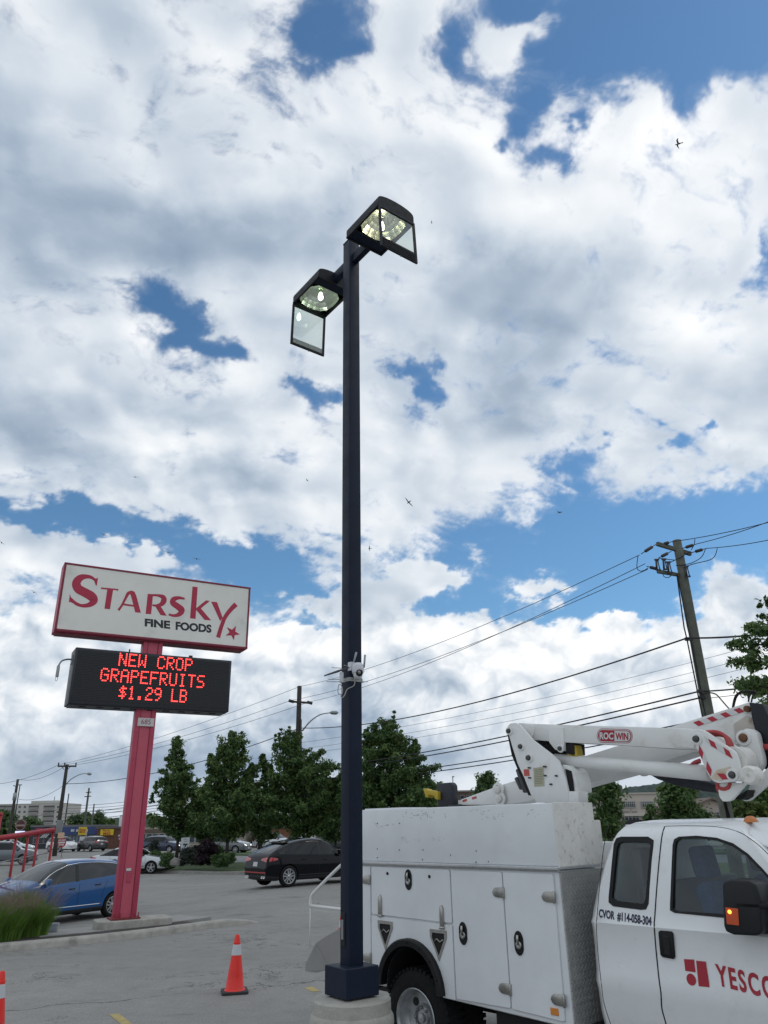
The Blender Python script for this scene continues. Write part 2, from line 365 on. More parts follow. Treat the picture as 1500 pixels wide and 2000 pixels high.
def build_clouds():
    def axis(lo, hi, step, ends):
        m = list(np.arange(lo, hi + step / 2, step))
        if ends[1]:
            d = step; x = m[-1]
            while x < ends[1]: d *= 1.28; x += d; m.append(x)
        if ends[0]:
            d = step; x = m[0]
            while x > ends[0]: d *= 1.28; x -= d; m.insert(0, x)
        return np.array(m)
    st_ = 0.00095
    sa = axis(-.325, .325, st_, (-9, 9)); ta = axis(-.02, .575, st_, (None, 9))
    S, T = np.meshgrid(sa, ta); sh = S.shape; S = S.ravel(); T = T.ravel()
    q = S * S + T * T; DY = (1 - q) / (1 + q); DX = 2 * S / (1 + q); DZ = 2 * T / (1 + q)
    zc = DZ + .42; X = 1.7 * DX / zc; Y = 1.7 * DY / zc
    n1, n2, n3 = Noise2(11), Noise2(23), Noise2(5)
    hz = sstep(DZ, .10, .32)                                     # 1 in the high deck, 0 toward the horizon
    wx = n1.fbm(X, Y, 2.2, 5, .5); wy = n2.fbm(X + 9, Y + 4, 2.2, 5, .5)
    vx = n3.fbm(X, Y, 8, 5, .6); vy = n3.fbm(X + 31, Y - 7, 8, 5, .6)
    X1 = X + .09 * wx + .02 * vx; Y1 = Y + .09 * wy + .02 * vy
    k = .35 + .65 * hz
    sw = S + (.016 * wx + .020 * vx) * k; tw = T + (.014 * wy + .020 * vy) * k
    def field(blobs, base, sw=sw, tw=tw):
        acc = np.full(S.shape, base)
        for x, y, rx, ry, an, wt in blobs:
            dx = sw - x; dy = tw - y; c, s_ = math.cos(an), math.sin(an)
            a = (dx * c + dy * s_) / rx; b = (-dx * s_ + dy * c) / ry
            acc += wt * np.exp(-np.minimum(a * a + b * b, 60))
        return acc
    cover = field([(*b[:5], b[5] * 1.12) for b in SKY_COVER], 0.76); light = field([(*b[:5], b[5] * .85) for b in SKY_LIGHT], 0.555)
    big = n1.fbm(X1, Y1, 3.0, 8, .55); fine = n2.fbm(X1, Y1, 14., 7, .66)
    ax = X1 * .5 + Y1 * .6; ay = Y1 * .8 - X1 * .6
    wisp = 1 - np.abs(n3.fbm(ax * .6, ay * 1.2, 10., 6, .62)) * 2.8
    low = (1 - sstep(DZ, .235, .285)) * sstep(DZ, .03, .12)
    qx, qy = n1.fbm(S, T, 30, 4), n2.fbm(S, T, 30, 4)
    PX, PY = S * 30 + .5 * qx, T * 34 + .5 * qy
    pf = n3.puff(PX, PY, 1., 5, .56); pfo = n3.puff(PX + .20, PY + .34, 1., 5, .56)
    calm = .25 + .75 * sstep(DZ, .05, .20)
    dens = cover + calm * (big * .60 + fine * .52 * k + (wisp - .45) * .34 * hz) + low * (pf - .5) * 1.1
    veil = .5 + .5 * n3.fbm(X1 * .7, Y1 * 1.3, 7., 5, .6)
    alpha = .66 * sstep(dens, .0, .46 + .30 * hz) + .34 * sstep(dens + (veil - .5) * .6, -.36, .95)
    # painted cloud brightness and shading: layout + bright thin rims + relief toward the sun
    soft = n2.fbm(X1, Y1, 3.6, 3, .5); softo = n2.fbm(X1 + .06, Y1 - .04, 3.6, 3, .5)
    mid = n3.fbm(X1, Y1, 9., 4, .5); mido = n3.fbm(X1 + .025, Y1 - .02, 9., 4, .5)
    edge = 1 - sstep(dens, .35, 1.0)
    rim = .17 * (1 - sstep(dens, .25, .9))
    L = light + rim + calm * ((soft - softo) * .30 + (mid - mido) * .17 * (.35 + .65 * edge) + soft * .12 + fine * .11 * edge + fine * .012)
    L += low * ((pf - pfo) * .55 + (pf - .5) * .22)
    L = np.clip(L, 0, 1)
    n = S.size; Rr = 5000.0
    co = np.stack([DX * Rr, DY * Rr, DZ * Rr], 1).astype(np.float32)
    nr, nc = sh; idx = np.arange(n).reshape(sh)
    quads = np.stack([idx[:-1, :-1], idx[:-1, 1:], idx[1:, 1:], idx[1:, :-1]], -1).reshape(-1, 4).astype(np.int32)
    me = bpy.data.meshes.new('sky'); me.vertices.add(n); me.vertices.foreach_set('co', co.ravel())
    me.loops.add(quads.size); me.loops.foreach_set('vertex_index', quads.ravel())
    me.polygons.add(len(quads)); me.polygons.foreach_set('loop_start', np.arange(0, quads.size, 4, dtype=np.int32))
    me.polygons.foreach_set('loop_total', np.full(len(quads), 4, np.int32)); me.update()
    for nm, arr in (('cloud_opacity', alpha), ('glow', L)):  # per vertex: cloud opacity, and brightness with its shading painted in
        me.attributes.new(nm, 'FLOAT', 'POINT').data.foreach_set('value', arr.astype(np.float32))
    m = bpy.data.materials.new('clouds'); m.use_nodes = True; m.node_tree.nodes.clear(); g = NT(m.node_tree)
    out = g.node('ShaderNodeOutputMaterial'); em = g.node('ShaderNodeEmission'); tr = g.node('ShaderNodeBsdfTransparent'); mx = g.node('ShaderNodeMixShader')
    a1 = g.node('ShaderNodeAttribute', attribute_name='cloud_opacity'); a2 = g.node('ShaderNodeAttribute', attribute_name='glow')
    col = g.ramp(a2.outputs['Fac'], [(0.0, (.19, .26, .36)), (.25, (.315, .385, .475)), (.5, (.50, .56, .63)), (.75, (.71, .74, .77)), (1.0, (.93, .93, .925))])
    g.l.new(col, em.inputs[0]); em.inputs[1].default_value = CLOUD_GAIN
    g.l.new(a1.outputs['Fac'], mx.inputs[0]); g.l.new(tr.outputs[0], mx.inputs[1]); g.l.new(em.outputs[0], mx.inputs[2]); g.l.new(mx.outputs[0], out.inputs[0])
    try: m.cycles.emission_sampling = 'NONE'
    except Exception: pass
    me.materials.append(m)
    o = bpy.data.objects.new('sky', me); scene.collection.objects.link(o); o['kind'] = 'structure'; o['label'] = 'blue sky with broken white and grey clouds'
    o.visible_shadow = True
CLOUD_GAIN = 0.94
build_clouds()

# ------------------------------------------------------------------ ground
def _ss(x, a, b):
    t = max(0.0, min(1.0, (x - a) / (b - a))); return t * t * (3 - 2 * t)
def gz(x, y):
    """the lot falls a little to the left rear"""
    return -0.30 * _ss(-x, 3.5, 9.0) * _ss(y, 15.5, 23.0)
def on_ground(px, py):
    z = 0.0
    for _ in range(12):
        p = at_z(px, py, z); z = gz(p.x, p.y)
    return Vector((p.x, p.y, z))

def asphalt_mat():
    m = bpy.data.materials.new('asphalt'); m.use_nodes = True; nt = m.node_tree; b = nt.nodes['Principled BSDF']; g = NT(nt)
    oc = g.node('ShaderNodeTexCoord').outputs['Object']
    base = g.mix(g.mr(g.noise(oc, .30, 6, .62), .3, .7), (.285, .276, .255), (.375, .364, .336))
    base = g.mix(g.mr(g.noise(oc, 3.2, 6, .7), .35, .70, 0, .40), base, (.180, .177, .169))
    grain = g.noise(oc, 34, 4, .75); base = g.mix(g.mr(grain, .38, .66, 0, .60), base, (.140, .139, .136))
    spk = g.vor(oc, 55, 'F1'); base = g.mix(g.mr(spk, .0, .26, .42, 0.0), base, (.42, .415, .40))
    st = g.noise(g.v('MULTIPLY', oc, (.8, 1.6, 1)), .9, 7, .7); base = g.mix(g.mr(st, .55, .72, 0.0, .60, True), base, (.115, .114, .113))
    oil = g.vor(g.v('ADD', oc, g.v('SCALE', g.noise(oc, 2.5, 4, .6, out=1), None, .5)), .42, 'F1'); base = g.mix(g.m('MULTIPLY', g.mr(oil, .05, .22, .62, 0.0, True), g.mr(g.noise(oc, 6, 4, .6), .35, .6)), base, (.075, .075, .077))
    # long cracks with sealant
    w = g.v('ADD', oc, g.v('SCALE', g.v('SUBTRACT', g.noise(oc, .7, 5, .65, out=1), (.5, .5, .5)), None, 1.1))
    e = g.vor(g.v('MULTIPLY', w, (.10, .24, 1)), 1.0, 'DISTANCE_TO_EDGE')
    gate = g.mr(g.noise(oc, .3, 2, .5), .42, .55)
    ck = g.m('MULTIPLY', g.mr(e, .0015, .0055, 1.0, 0.0), gate); base = g.mix(g.m('MULTIPLY', ck, .75), base, (.045, .045, .047))
    g.l.new(base, b.inputs['Base Color']); b.inputs['Roughness'].default_value = .88; b.inputs['Specular IOR Level'].default_value = .25
    bn = g.node('ShaderNodeBump'); bn.inputs['Strength'].default_value = .5; bn.inputs['Distance'].default_value = .01
    g.put(bn.inputs['Height'], g.m('SUBTRACT', grain, g.m('MULTIPLY', ck, .8))); g.l.new(bn.outputs[0], b.inputs['Normal'])
    return m
ASPHALT = asphalt_mat()
def axis_pts(lo, hi, step, far):
    m = list(np.arange(lo, hi + .01, step)); d = step
    while m[-1] < far: d *= 1.5; m.append(m[-1] + d)
    d = step
    while m[0] > -far: d *= 1.5; m.insert(0, m[0] - d)
    return [float(x) for x in m]
_xs, _ys = axis_pts(-30, 24, 1.0, 4000), axis_pts(-6, 50, 1.0, 4000)
gm = MB(); gm.grid([[(x, y, gz(x, y)) for x in _xs] for y in _ys])
tag(gm.build('ground', ASPHALT), 'grey weathered asphalt of the parking lot', kind='structure')

CONC = mat('concrete', (.37, .355, .32), .9, var=.18, vscale=5, bump=.35, bscale=45, dirt=(.17, .16, .145), dscale=2.4, damt=.55)
CONC_D = mat('worn_concrete', (.27, .26, .24), .92, var=.22, vscale=7, bump=.5, bscale=30, dirt=(.10, .10, .095), dscale=3.5, damt=.7)
SOIL = mat('soil', (.045, .040, .034), .95, var=.3, vscale=9, bump=.6, bscale=25)
GRASS = mat('lawn', (.060, .095, .030), .9, var=.35, vscale=2.2, bump=.6, bscale=40)
ROADM = mat('road_asphalt', (.19, .19, .195), .9, var=.12, vscale=.4, bump=.2, bscale=60)
YELLOW_LINE = mat('worn_yellow_paint', (.42, .33, .13), .85, var=.2, vscale=14, dirt=(.21, .205, .19), dscale=16, damt=1.0)

def strip(name, pts_a, pts_b, m, z0, thick, label):
    """a slab between two edge polylines given as ground points"""
    mb = MB(); n = len(pts_a)
    for i in range(n - 1):
        q = [pts_a[i], pts_a[i + 1], pts_b[i + 1], pts_b[i]]
        mb.add([Vector((p[0], p[1], gz(p[0], p[1]) + z0)) for p in q] + [Vector((p[0], p[1], gz(p[0], p[1]) + z0 + thick)) for p in q],
               [(3, 2, 1, 0), (4, 5, 6, 7), (0, 1, 5, 4), (1, 2, 6, 5), (2, 3, 7, 6), (3, 0, 4, 7)][:2 + 4] if n == 2 else
               [(4, 5, 6, 7), (0, 1, 5, 4), (2, 3, 7, 6)] + ([(3, 0, 4, 7)] if i == 0 else []) + ([(1, 2, 6, 5)] if i == n - 2 else []), False)
    return tag(mb.build(name, m), label, kind='structure')

# near kerb that carries the pylon sign: lower front edge read on the ground
_kf = [on_ground(*p) for p in ((-160, 1876), (0, 1860), (100, 1851), (200, 1841), (300, 1829), (400, 1815), (450, 1809))]
_kd = []
for i, p in enumerate(_kf):
    t = (_kf[min(i + 1, len(_kf) - 1)] - _kf[max(i - 1, 0)]); t.z = 0; t.normalize(); _kd.append(Vector((-t.y, t.x, 0)))
kerb = MB()
rows = []
for p, d in zip(_kf, _kd):
    z = gz(p.x, p.y); rows.append([p + d * a + Vector((0, 0, h)) for a, h in ((0, -.05), (.02, .10), (.05, .135), (.20, .14), (.215, .12), (.22, -.05))])
p, d = _kf[-1], (_kf[-1] - _kf[-2]).normalized(); nd = _kd[-1]
for k, hs in ((.25, .8), (.5, .55), (.68, .3), (.8, .06)):
    rows.append([p + d * k + nd * (a * (1 - k * .25) + k * .06) + Vector((0, 0, h * hs if h > 0 else h)) for a, h in ((0, -.05), (.02, .10), (.05, .135), (.20, .14), (.215, .12), (.22, -.05))])
kerb.grid(rows, sm=False); kerb.add(rows[0], [range(6)]); kerb.add(rows[-1], [range(5, -1, -1)])
tag(kerb.build('kerb', CONC, bevel=.012, seg=2), 'concrete kerb along the sign island', kind='structure')
# soil gap, then the concrete walk behind it
_s0 = [p + d * .22 for p, d in zip(_kf, _kd)]; _s1 = [p + d * .95 for p, d in zip(_kf, _kd)]
strip('soil', _s0[:6], _s1[:6], SOIL, -.05, .172, 'bare soil strip behind the kerb')
_w1 = [p + d * 2.6 for p, d in zip(_kf, _kd)]
_w0 = [p + d * .95 for p, d in zip(_kf, _kd)]
strip('pavement', _w0[2:7], _w1[2:7], mat('pavement_concrete', (.30, .295, .28), .9, var=.14, vscale=2, bump=.25, bscale=50, dirt=(.18, .175, .165), dscale=1.4, damt=.6), -.05, .185, 'concrete walk beside the pylon sign')
strip('planting_bed', [p + d * .95 for p, d in zip(_kf, _kd)][:3], [p + d * 2.6 for p, d in zip(_kf, _kd)][:3], SOIL, -.05, .18, 'soil bed under the ornamental grass')

# far edge of the lot: kerb, lawn strip, road, lawn beyond (each line read on the ground at two points)
def far_line(pa, pb, x0, x1, n=40):
    A, B = at_z(*pa, 0), at_z(*pb, 0); k = (B.y - A.y) / (B.x - A.x); return [(x0 + (x1 - x0) * i / n, A.y + k * (x0 + (x1 - x0) * i / n - A.x)) for i in range(n + 1)]
def offs(pts, d): return [(x, y + d) for x, y in pts]
FK = far_line((282, 1693.5), (488, 1698), -17, 60)
strip('kerb', FK, offs(FK, .30), CONC_D, -.02, .17, 'concrete kerb at the far edge of the lot')
_l2 = offs(FK, 11.0); _l3 = offs(FK, 25.0); _l4 = offs(FK, 33.0)
strip('lawn', offs(FK, .30), _l2, GRASS, -.02, .15, 'mown lawn strip between the lot and the road')
_rx = [(x * 2.2, y) for x, y in _l2]
strip('road', _l2, _l3, ROADM, -.02, .05, 'grey road beyond the lawn strip')
strip('lawn', _l3, _l4, GRASS, -.02, .15, 'lawn verge on the far side of the road')
# painted marks on the asphalt
def paint(name, quad, label):
    mb = MB(); mb.add([Vector((*on_ground(*q).xy, on_ground(*q).z + .004)) for q in quad], [range(len(quad))]); tag(mb.build(name, YELLOW_LINE, fixn=False), label, kind='structure')
paint('road_marking', [(213, 1982), (232, 1980), (262, 2003), (240, 2004)], 'worn yellow paint line in the foreground')
paint('road_marking', [(594, 1930), (609, 1927), (626, 1936), (610, 1938)], 'worn yellow paint line beside the lamp base')

# ------------------------------------------------------------------ bucket truck
# local frame: x toward the truck's front, y inward from the side facing us (0 .. 2.4), z up
TR_ANG = radians(43.5)
TF = Vector((sin(TR_ANG), -cos(TR_ANG), 0)); TIN = Vector((cos(TR_ANG), sin(TR_ANG), 0))
_d = ray(1090, 1700); TP0 = CAMP + _d * 6.2; TP0.z = 0
def TW(x, y, z): return TP0 + TF * x + TIN * y + Vector((0, 0, z))
def TL(px, py, y=0.0):
    p = at_plane(px, py, TP0 + TIN * y, TIN) - TP0
    return Vector((p.dot(TF), y, p.z))
truck = thing('bucket_truck', 'white bucket truck with service body and folded boom, parked behind the lamp post', 'truck', TP0, TR_ANG - pi / 2)

WHITE = mat('white_truck_paint', (.74, .75, .755), .32, var=.03, vscale=3, coat=.25, dirt=(.50, .49, .46), dscale=3.0, damt=.30)
BODYW = mat('white_body_paint', (.72, .735, .75), .40, var=.05, vscale=2.5, dirt=(.48, .48, .47), dscale=2.2, damt=.15, bump=.03, bscale=3.5)
BOOMW = mat('white_boom_paint', (.76, .76, .74), .40, var=.04, vscale=4, dirt=(.50, .44, .36), dscale=2.8, damt=.4)
OLDW = mat('chipped_white_paint', (.72, .70, .66), .5, var=.06, vscale=8, dirt=(.36, .33, .28), dscale=18, damt=.8)
ALU = mat('aluminium_trim', (.55, .56, .57), .38, .9, var=.1, vscale=20)
STEEL = mat('brushed_steel', (.40, .39, .365), .34, .95, var=.15, vscale=30)
BLACKP = mat('black_plastic', (.007, .0075, .0085), .5, bump=.06, bscale=200, spec=.3)
RUBBER = mat('tyre_rubber', (.011, .011, .012), .85, spec=.25, var=.25, vscale=12, bump=.25, bscale=60)
DARK = mat('dark_underside', (.012, .012, .013), .9)
REDT = mat('red_reflective_tape', (.42, .018, .035), .4)
WHT = mat('white_reflective_tape', (.62, .63, .63), .4)
CRIM = mat('crimson_lettering', (.36, .012, .028), .45)
INK = mat('dark_blue_lettering', (.012, .014, .05), .5)
HOSE = mat('red_hose', (.42, .05, .05), .45)
RUST = mat('rusty_steel', (.16, .07, .035), .8, var=.4, vscale=15, bump=.3)
AMBER = mat('amber_lens', (.50, .15, .015), .3, coat=.4)
def plate_mat():
    m = mat('diamond_plate', (.42, .42, .41), .42, .75, var=.15, vscale=6); nt = m.node_tree; g = NT(nt); b = nt.nodes['Principled BSDF']
    oc = g.node('ShaderNodeTexCoord').outputs['Object']; x, y, z = g.sep(oc)
    u = g.m('MULTIPLY', g.m('ADD', y, z), 19.0); v = g.m('MULTIPLY', g.m('SUBTRACT', y, z), 19.0)
    ce = g.m('ADD', g.m('FLOOR', u), g.m('FLOOR', v)); par = g.m('MODULO', g.m('ABSOLUTE', ce), 2.0)
    fu = g.m('SUBTRACT', g.m('FRACT', u), .5); fv = g.m('SUBTRACT', g.m('FRACT', v), .5)
    a = g.m('ADD', g.m('MULTIPLY', fu, g.m('ADD', 1.0, g.m('MULTIPLY', par, 3.0))), 0.0)
    bb = g.m('MULTIPLY', fv, g.m('SUBTRACT', 4.0, g.m('MULTIPLY', par, 3.0)))
    r = g.m('SQRT', g.m('ADD', g.m('MULTIPLY', a, a), g.m('MULTIPLY', bb, bb)))
    h = g.mr(r, .30, .55, 1.0, 0.0)
    bn = g.node('ShaderNodeBump'); bn.inputs['Strength'].default_value = .9; bn.inputs['Distance'].default_value = .012
    g.l.new(h, bn.inputs['Height']); g.l.new(bn.outputs[0], b.inputs['Normal']); return m
PLATE = plate_mat()
def tp(name, mb, m, parent=truck, **k): return mb.build(name, m, parent, **k)

# ---- service body
XR = -2.52
b = MB(); arcp = arc(-1.775, .65, .375, 180, 0, 20)
side = [(XR, .64), (-2.15, .64)] + arcp + [(-1.40, .64), (0, .60), (0, 1.715), (XR, 1.715)]
b.prism([(x, .016, z) for x, z in side], (0, .56, 0))
b.prism([(x, 1.84, z) for x, z in side], (0, .56, 0))
b.box((XR / 2, 1.2, .86), (-XR - .04, 1.26, .06)); b.box((XR / 2, 1.2, .70), (-XR, .3, .2))
body = tp('service_body', b, BODYW, bevel=.008, seg=1)
u = MB(); u.box((XR / 2 + .0, .315, 1.995), (-XR + .0, .60, .50)); tp('upper_box', u, BODYW, bevel=.012)
u = MB(); u.box((.006, .315, 1.995), (.014, .606, .506)); tp('upper_box_end', u, OLDW, bevel=.004, seg=1)
u = MB(); u.box((XR / 2, 2.085, 1.765), (-XR, .60, .04)); tp('upper_box', u, BODYW, bevel=.012)
u = MB(); u.prism([(XR, -.012, 1.708), (XR, -.022, 1.722), (XR, -.022, 1.742), (XR, .02, 1.748), (XR, .02, 1.70)], (-XR + .012, 0, 0)); u.box((.012, .31, 1.732), (.02, .62, .022)); tp('drip_rail', u, ALU, bevel=.003, seg=1)
u = MB(); u.box((.010, 1.2, 1.155), (.012, 2.38, 1.10)); tp('front_bulkhead', u, PLATE)
u = MB(); u.box((-.02, .68, 1.92), (.04, .12, .36)); tp('headboard', u, OLDW, bevel=.006, seg=1)
u = MB(); u.box((-2.2, .25, 2.252), (.6, .35, .012)); tp('lid_strip', u, BODYW)
# doors: slabs standing proud of the body, with real gaps between them
def door(name, pts, holes=(), r=.02):
    d = MB(); d.prism(rounded([(x, -.004, z) for x, z in pts], r, 3), (0, .019, 0)); return tp(name, d, BODYW, bevel=.004, seg=1)
d1 = door('drop_door', [(-2.325, 1.258), (-1.224, 1.246), (-1.224, 1.692), (-2.325, 1.694)])
lp = [(-2.325, .655), (-2.21, .655)] + arc(-1.775, .65, .435, 180, 0, 22) + [(-1.34, .65), (-1.224, .648), (-1.224, 1.232), (-2.325, 1.244)]
d = MB(); d.prism([(x, -.004, z) for x, z in lp], (0, .019, 0)); d2 = tp('wheel_panel', d, BODYW)
d3 = door('compartment_door', [(-1.210, .655), (-.606, .662), (-.602, 1.690), (-1.210, 1.690)])
d4 = door('compartment_door', [(-.594, .660), (-.075, .640), (-.055, 1.688), (-.590, 1.690)])
d5 = door('rear_compartment_door', [(XR + .01, .66), (-2.34, .66), (-2.34, 1.692), (XR + .01, 1.692)])
def latch(parent, px, py):
    c = TL(px, py, -.004); q = MB()
    e = [(c.x + .052 * cos(t), -.004, c.z + .092 * sin(t)) for t in [2 * pi * i / 28 for i in range(28)]]
    e = [(x if abs(x - c.x) < .047 else c.x + math.copysign(.047, x - c.x), y, z) for x, y, z in e]
    q.prism(e, (0, -.010, 0)); o = tp('latch', q, BLACKP, parent, bevel=.003, seg=1)
    h = MB(); h.lathe((c.x, -.013, c.z - .015), (0, -1, 0), [(0, .030), (.006, .030), (.008, .022), (.004, .004)], 20)
    h.tube([(c.x, -.020, c.z - .01), (c.x + .002, -.030, c.z + .025), (c.x + .004, -.026, c.z + .062)], [.009, .011, .012], 8)
    h.build('latch_handle', STEEL, o)
    return o
latch(d1, 798, 1718); latch(d3, 905, 1823); latch(d4, 1014, 1842)
def hinge(parent, px, py, up=False):
    c = TL(px, py, -.004); q = MB()
    if up:
        pr = [(-.026, -.05), (.026, -.05), (.026, .075)] + [(.026 * cos(t), .085 + .05 * sin(t)) for t in (.5, 1.1, 1.57, 2.0, 2.6)] + [(-.026, .075)]
    else:
        pr = [(.065, -.040), (.065, .040), (-.01, .040)] + [(-.02 - .055 * sin(t), .040 * cos(t)) for t in (.3, .8, 1.57, 2.3, 2.8)] + [(-.01, -.040)]
    q.prism([(c.x + a, -.004, c.z + z) for a, z in pr], (0, -.012, 0))
    if up: q.tube([(c.x - .03, -.014, c.z - .055), (c.x + .03, -.014, c.z - .055)], .012, 8)
    else: q.tube([(c.x + .052, -.014, c.z - .046), (c.x + .052, -.014, c.z + .046)], .012, 8)
    q.build('hinge', STEEL, parent, bevel=.004, seg=2)
hinge(d1, 743, 1776, True); hinge(d1, 864, 1799, True)
hinge(d5, 716, 1718); hinge(d5, 718, 1870); hinge(d3, 975, 1743); hinge(d3, 988, 1931); hinge(d4, 1073, 1752); hinge(d4, 1092, 1953)
for px, py in ((757, 1706), (839, 1712)):
    c = TL(px, py, -.004); q = MB(); q.lathe((c.x, -.004, c.z), (0, -1, 0), [(0, .014), (.008, .014), (.012, .008), (.012, 0)], 12); q.build('bumper_stop', BLACKP, d1)
def vent(px, py):
    c = TL(px, py, -.004); out = [(-.105, .105), (.105, .105), (.105, .045), (0, -.15), (-.105, .045)]; inn = [(-.078, .078), (.078, .078), (.078, .035), (0, -.105), (-.078, .035)]
    q = MB(); n = 5; O = [(c.x + a, -.004, c.z + z) for a, z in out]; I = [(c.x + a, -.012, c.z + z) for a, z in inn]; O2 = [(x, -.012, z) for x, y, z in O]; I2 = [(x, -.001, z) for x, y, z in I]
    q.grid([O, O2, I, I2], close=True, sm=False); o = q.build('vent', STEEL, d2, bevel=0)
    h = MB(); h.add([(x, -.0045, z) for x, y, z in I], [range(5)], False); h.build('vent_opening', DARK, o)
    z = MB(); z.tube([(c.x - .06, -.008, c.z - .0), (c.x - .02, -.008, c.z + .03), (c.x + .02, -.009, c.z + .005), (c.x + .06, -.008, c.z + .03)], .006, 5); z.build('vent_louvre', STEEL, o)
vent(753, 1826 - 4); vent(857, 1845 - 4)
q = MB(); fl = arc(-1.775, .65, .435, 178, 2, 28); fi = arc(-1.775, .65, .372, 178, 2, 28)
q.grid([[(x, .01, z) for x, z in fl], [(x, -.045, z) for x, z in fl], [(-1.775 + (x + 1.775) * .97, -.06, .65 + (z - .65) * .97) for x, z in fl], [(x, -.055, z) for x, z in fi], [(x, .03, z) for x, z in fi]])
fo = tp('wheel_arch_trim', q, BLACKP, autosm=40)
for k in range(7):
    a = radians(20 + k * 23.3); c = (-1.775 + .405 * cos(a), -.06, .65 + .405 * sin(a)); q = MB(); q.lathe(c, (0, -1, 0), [(0, .011), (.006, .010), (.008, 0)], 8); q.build('rivet', BLACKP, fo)
q = MB(); ar = arc(-1.775, .65, .37, 185, -5, 20)
q.grid([[(x, .03, z) for x, z in ar], [(x, .60, z) for x, z in ar]]); q.add([(x, .60, z) for x, z in ar], [range(len(ar))], False); tp('wheel_well', q, DARK, fixn=False)
q = MB(); q.box((-.16, -.006, .70), (.075, .012, .05)); tp('side_marker', q, mat('amber_reflector', (.62, .22, .04), .3), bevel=.003, seg=1)
q = MB(); q.box((-1.9, 1.2, .52), (3.6, .9, .22)); q.box((-.4, .35, .5), (.9, .5, .2)); tp('chassis_frame', q, DARK)
# ---- wheels
def wheel(name, x, y, z, R=.41, W=.25, dish=.12, dual=False):
    t = MB(); w2 = W / 2
    pr = [(-w2 + .01, R * .60), (-w2, R * .68), (-w2 - .004, R * .80), (-w2 + .012, R * .93), (-w2 + .045, R * .992), (0, R), (w2 - .045, R * .992), (w2 - .012, R * .93), (w2, R * .75), (w2 - .01, R * .6)]
    t.lathe((x, y, z), (0, 1, 0), pr, 40)
    for k in range(44):                                                   # tread blocks
        a = 2 * pi * k / 44
        for s_ in (-1, 1): t.box((x + cos(a + .03 * s_) * (R - .006), y + s_ * w2 * .5, z + sin(a + .03 * s_) * (R - .006)), (.034, w2 * .8, .022), M=Matrix.Rotation(-a + pi / 2, 3, 'Y'))
    o = tp(name, MB(), RUBBER) if False else bpy.data.objects.new(name, None)
    COL.objects.link(o); o.parent = truck
    t.build('tyre', RUBBER, o)
    r = MB(); y0 = y - w2
    r.lathe((x, y0, z), (0, 1, 0), [(.0, R * .615), (-.006, R * .60), (.0, R * .575), (.03, R * .555), (dish * .9, R * .52), (dish, R * .47), (dish + .004, R * .28), (dish - .03, R * .25), (dish - .03, R * .10), (dish - .055, R * .09), (dish - .06, 0)], 36)
    rim = r.build('rim', mat('wheel_rim', (.42, .43, .44), .36, .6, var=.2, vscale=9, dirt=(.10, .09, .08), dscale=5, damt=.6), o, autosm=50)
    for k in range(4):
        hh = MB(); a = pi / 4 + k * pi / 2; hh.lathe((x + cos(a) * R * .385, y0 + dish - .002, z + sin(a) * R * .385), (0, -1, 0), [(0, .036), (.006, .034), (.004, .030), (-.002, .0)], 14); hh.build('wheel_hole', mat('wheel_dark', (.02, .02, .02), .7), rim)
    r = MB()
    for k in range(8):
        a = k * pi / 4; r.lathe((x + cos(a) * R * .20, y0 + dish - .03, z + sin(a) * R * .20), (0, -1, 0), [(0, .014), (.022, .013), (.026, 0)], 6)
    r.lathe((x, y0 + dish - .028, z), (0, -1, 0), [(0, R * .24), (.004, R * .24), (.006, R * .16)], 24); r.build('lug_ring', mat('lug_metal', (.25, .25, .25), .4, .8), rim)
    return o
wheel('rear_wheel', -1.775, .16, .42, dish=.13); wheel('rear_wheel', -1.775, .45, .42, dish=.02); wheel('rear_wheel', -1.775, 2.24, .42, dish=.02)
wheel('front_wheel', 2.62, .34, .42, dish=.02); wheel('front_wheel', 2.62, 2.06, .42, dish=.02)

# ---- rear step rail and splash guard, seen to the left of the lamp post
p = [TL(x, y, .05) for x, y in ((700, 1662), (664, 1692), (618, 1738), (608, 1752), (606, 1770))]
q = MB(); q.tube(spline(p, 4), .018, 8); q.tube([TL(606, 1769, .05), TL(668, 1776, .05), TL(715, 1780, .05)], .016, 8); q.tube([TL(606, 1769, .05), TL(605, 1850, .05)], .006, 6)
tp('grab_rail', q, mat('white_tube', (.72, .72, .7), .4, var=.05))
g1 = [TL(x, y, .10) for x, y in ((667, 1812), (632, 1832), (617, 1842), (597, 1882), (596, 1897), (617, 1900), (667, 1887))]
q = MB(); q.prism(g1, (0, .012, 0)); gp = [TL(617, 1842, .10), TL(632, 1880, .10)]
q.prism([TL(617, 1842, .095), TL(640, 1886, .095), TL(632, 1896, .095), TL(606, 1896, .095)], (0, .006, 0))
tp('splash_guard', q, mat('grey_guard', (.26, .25, .24), .6, var=.1, vscale=3))
q = MB(); q.box((XR - .06, 1.2, .60), (.10, 2.1, .10)); tp('rear_bumper', q, mat('black_bumper', (.03, .03, .032), .6), bevel=.01, seg=1)

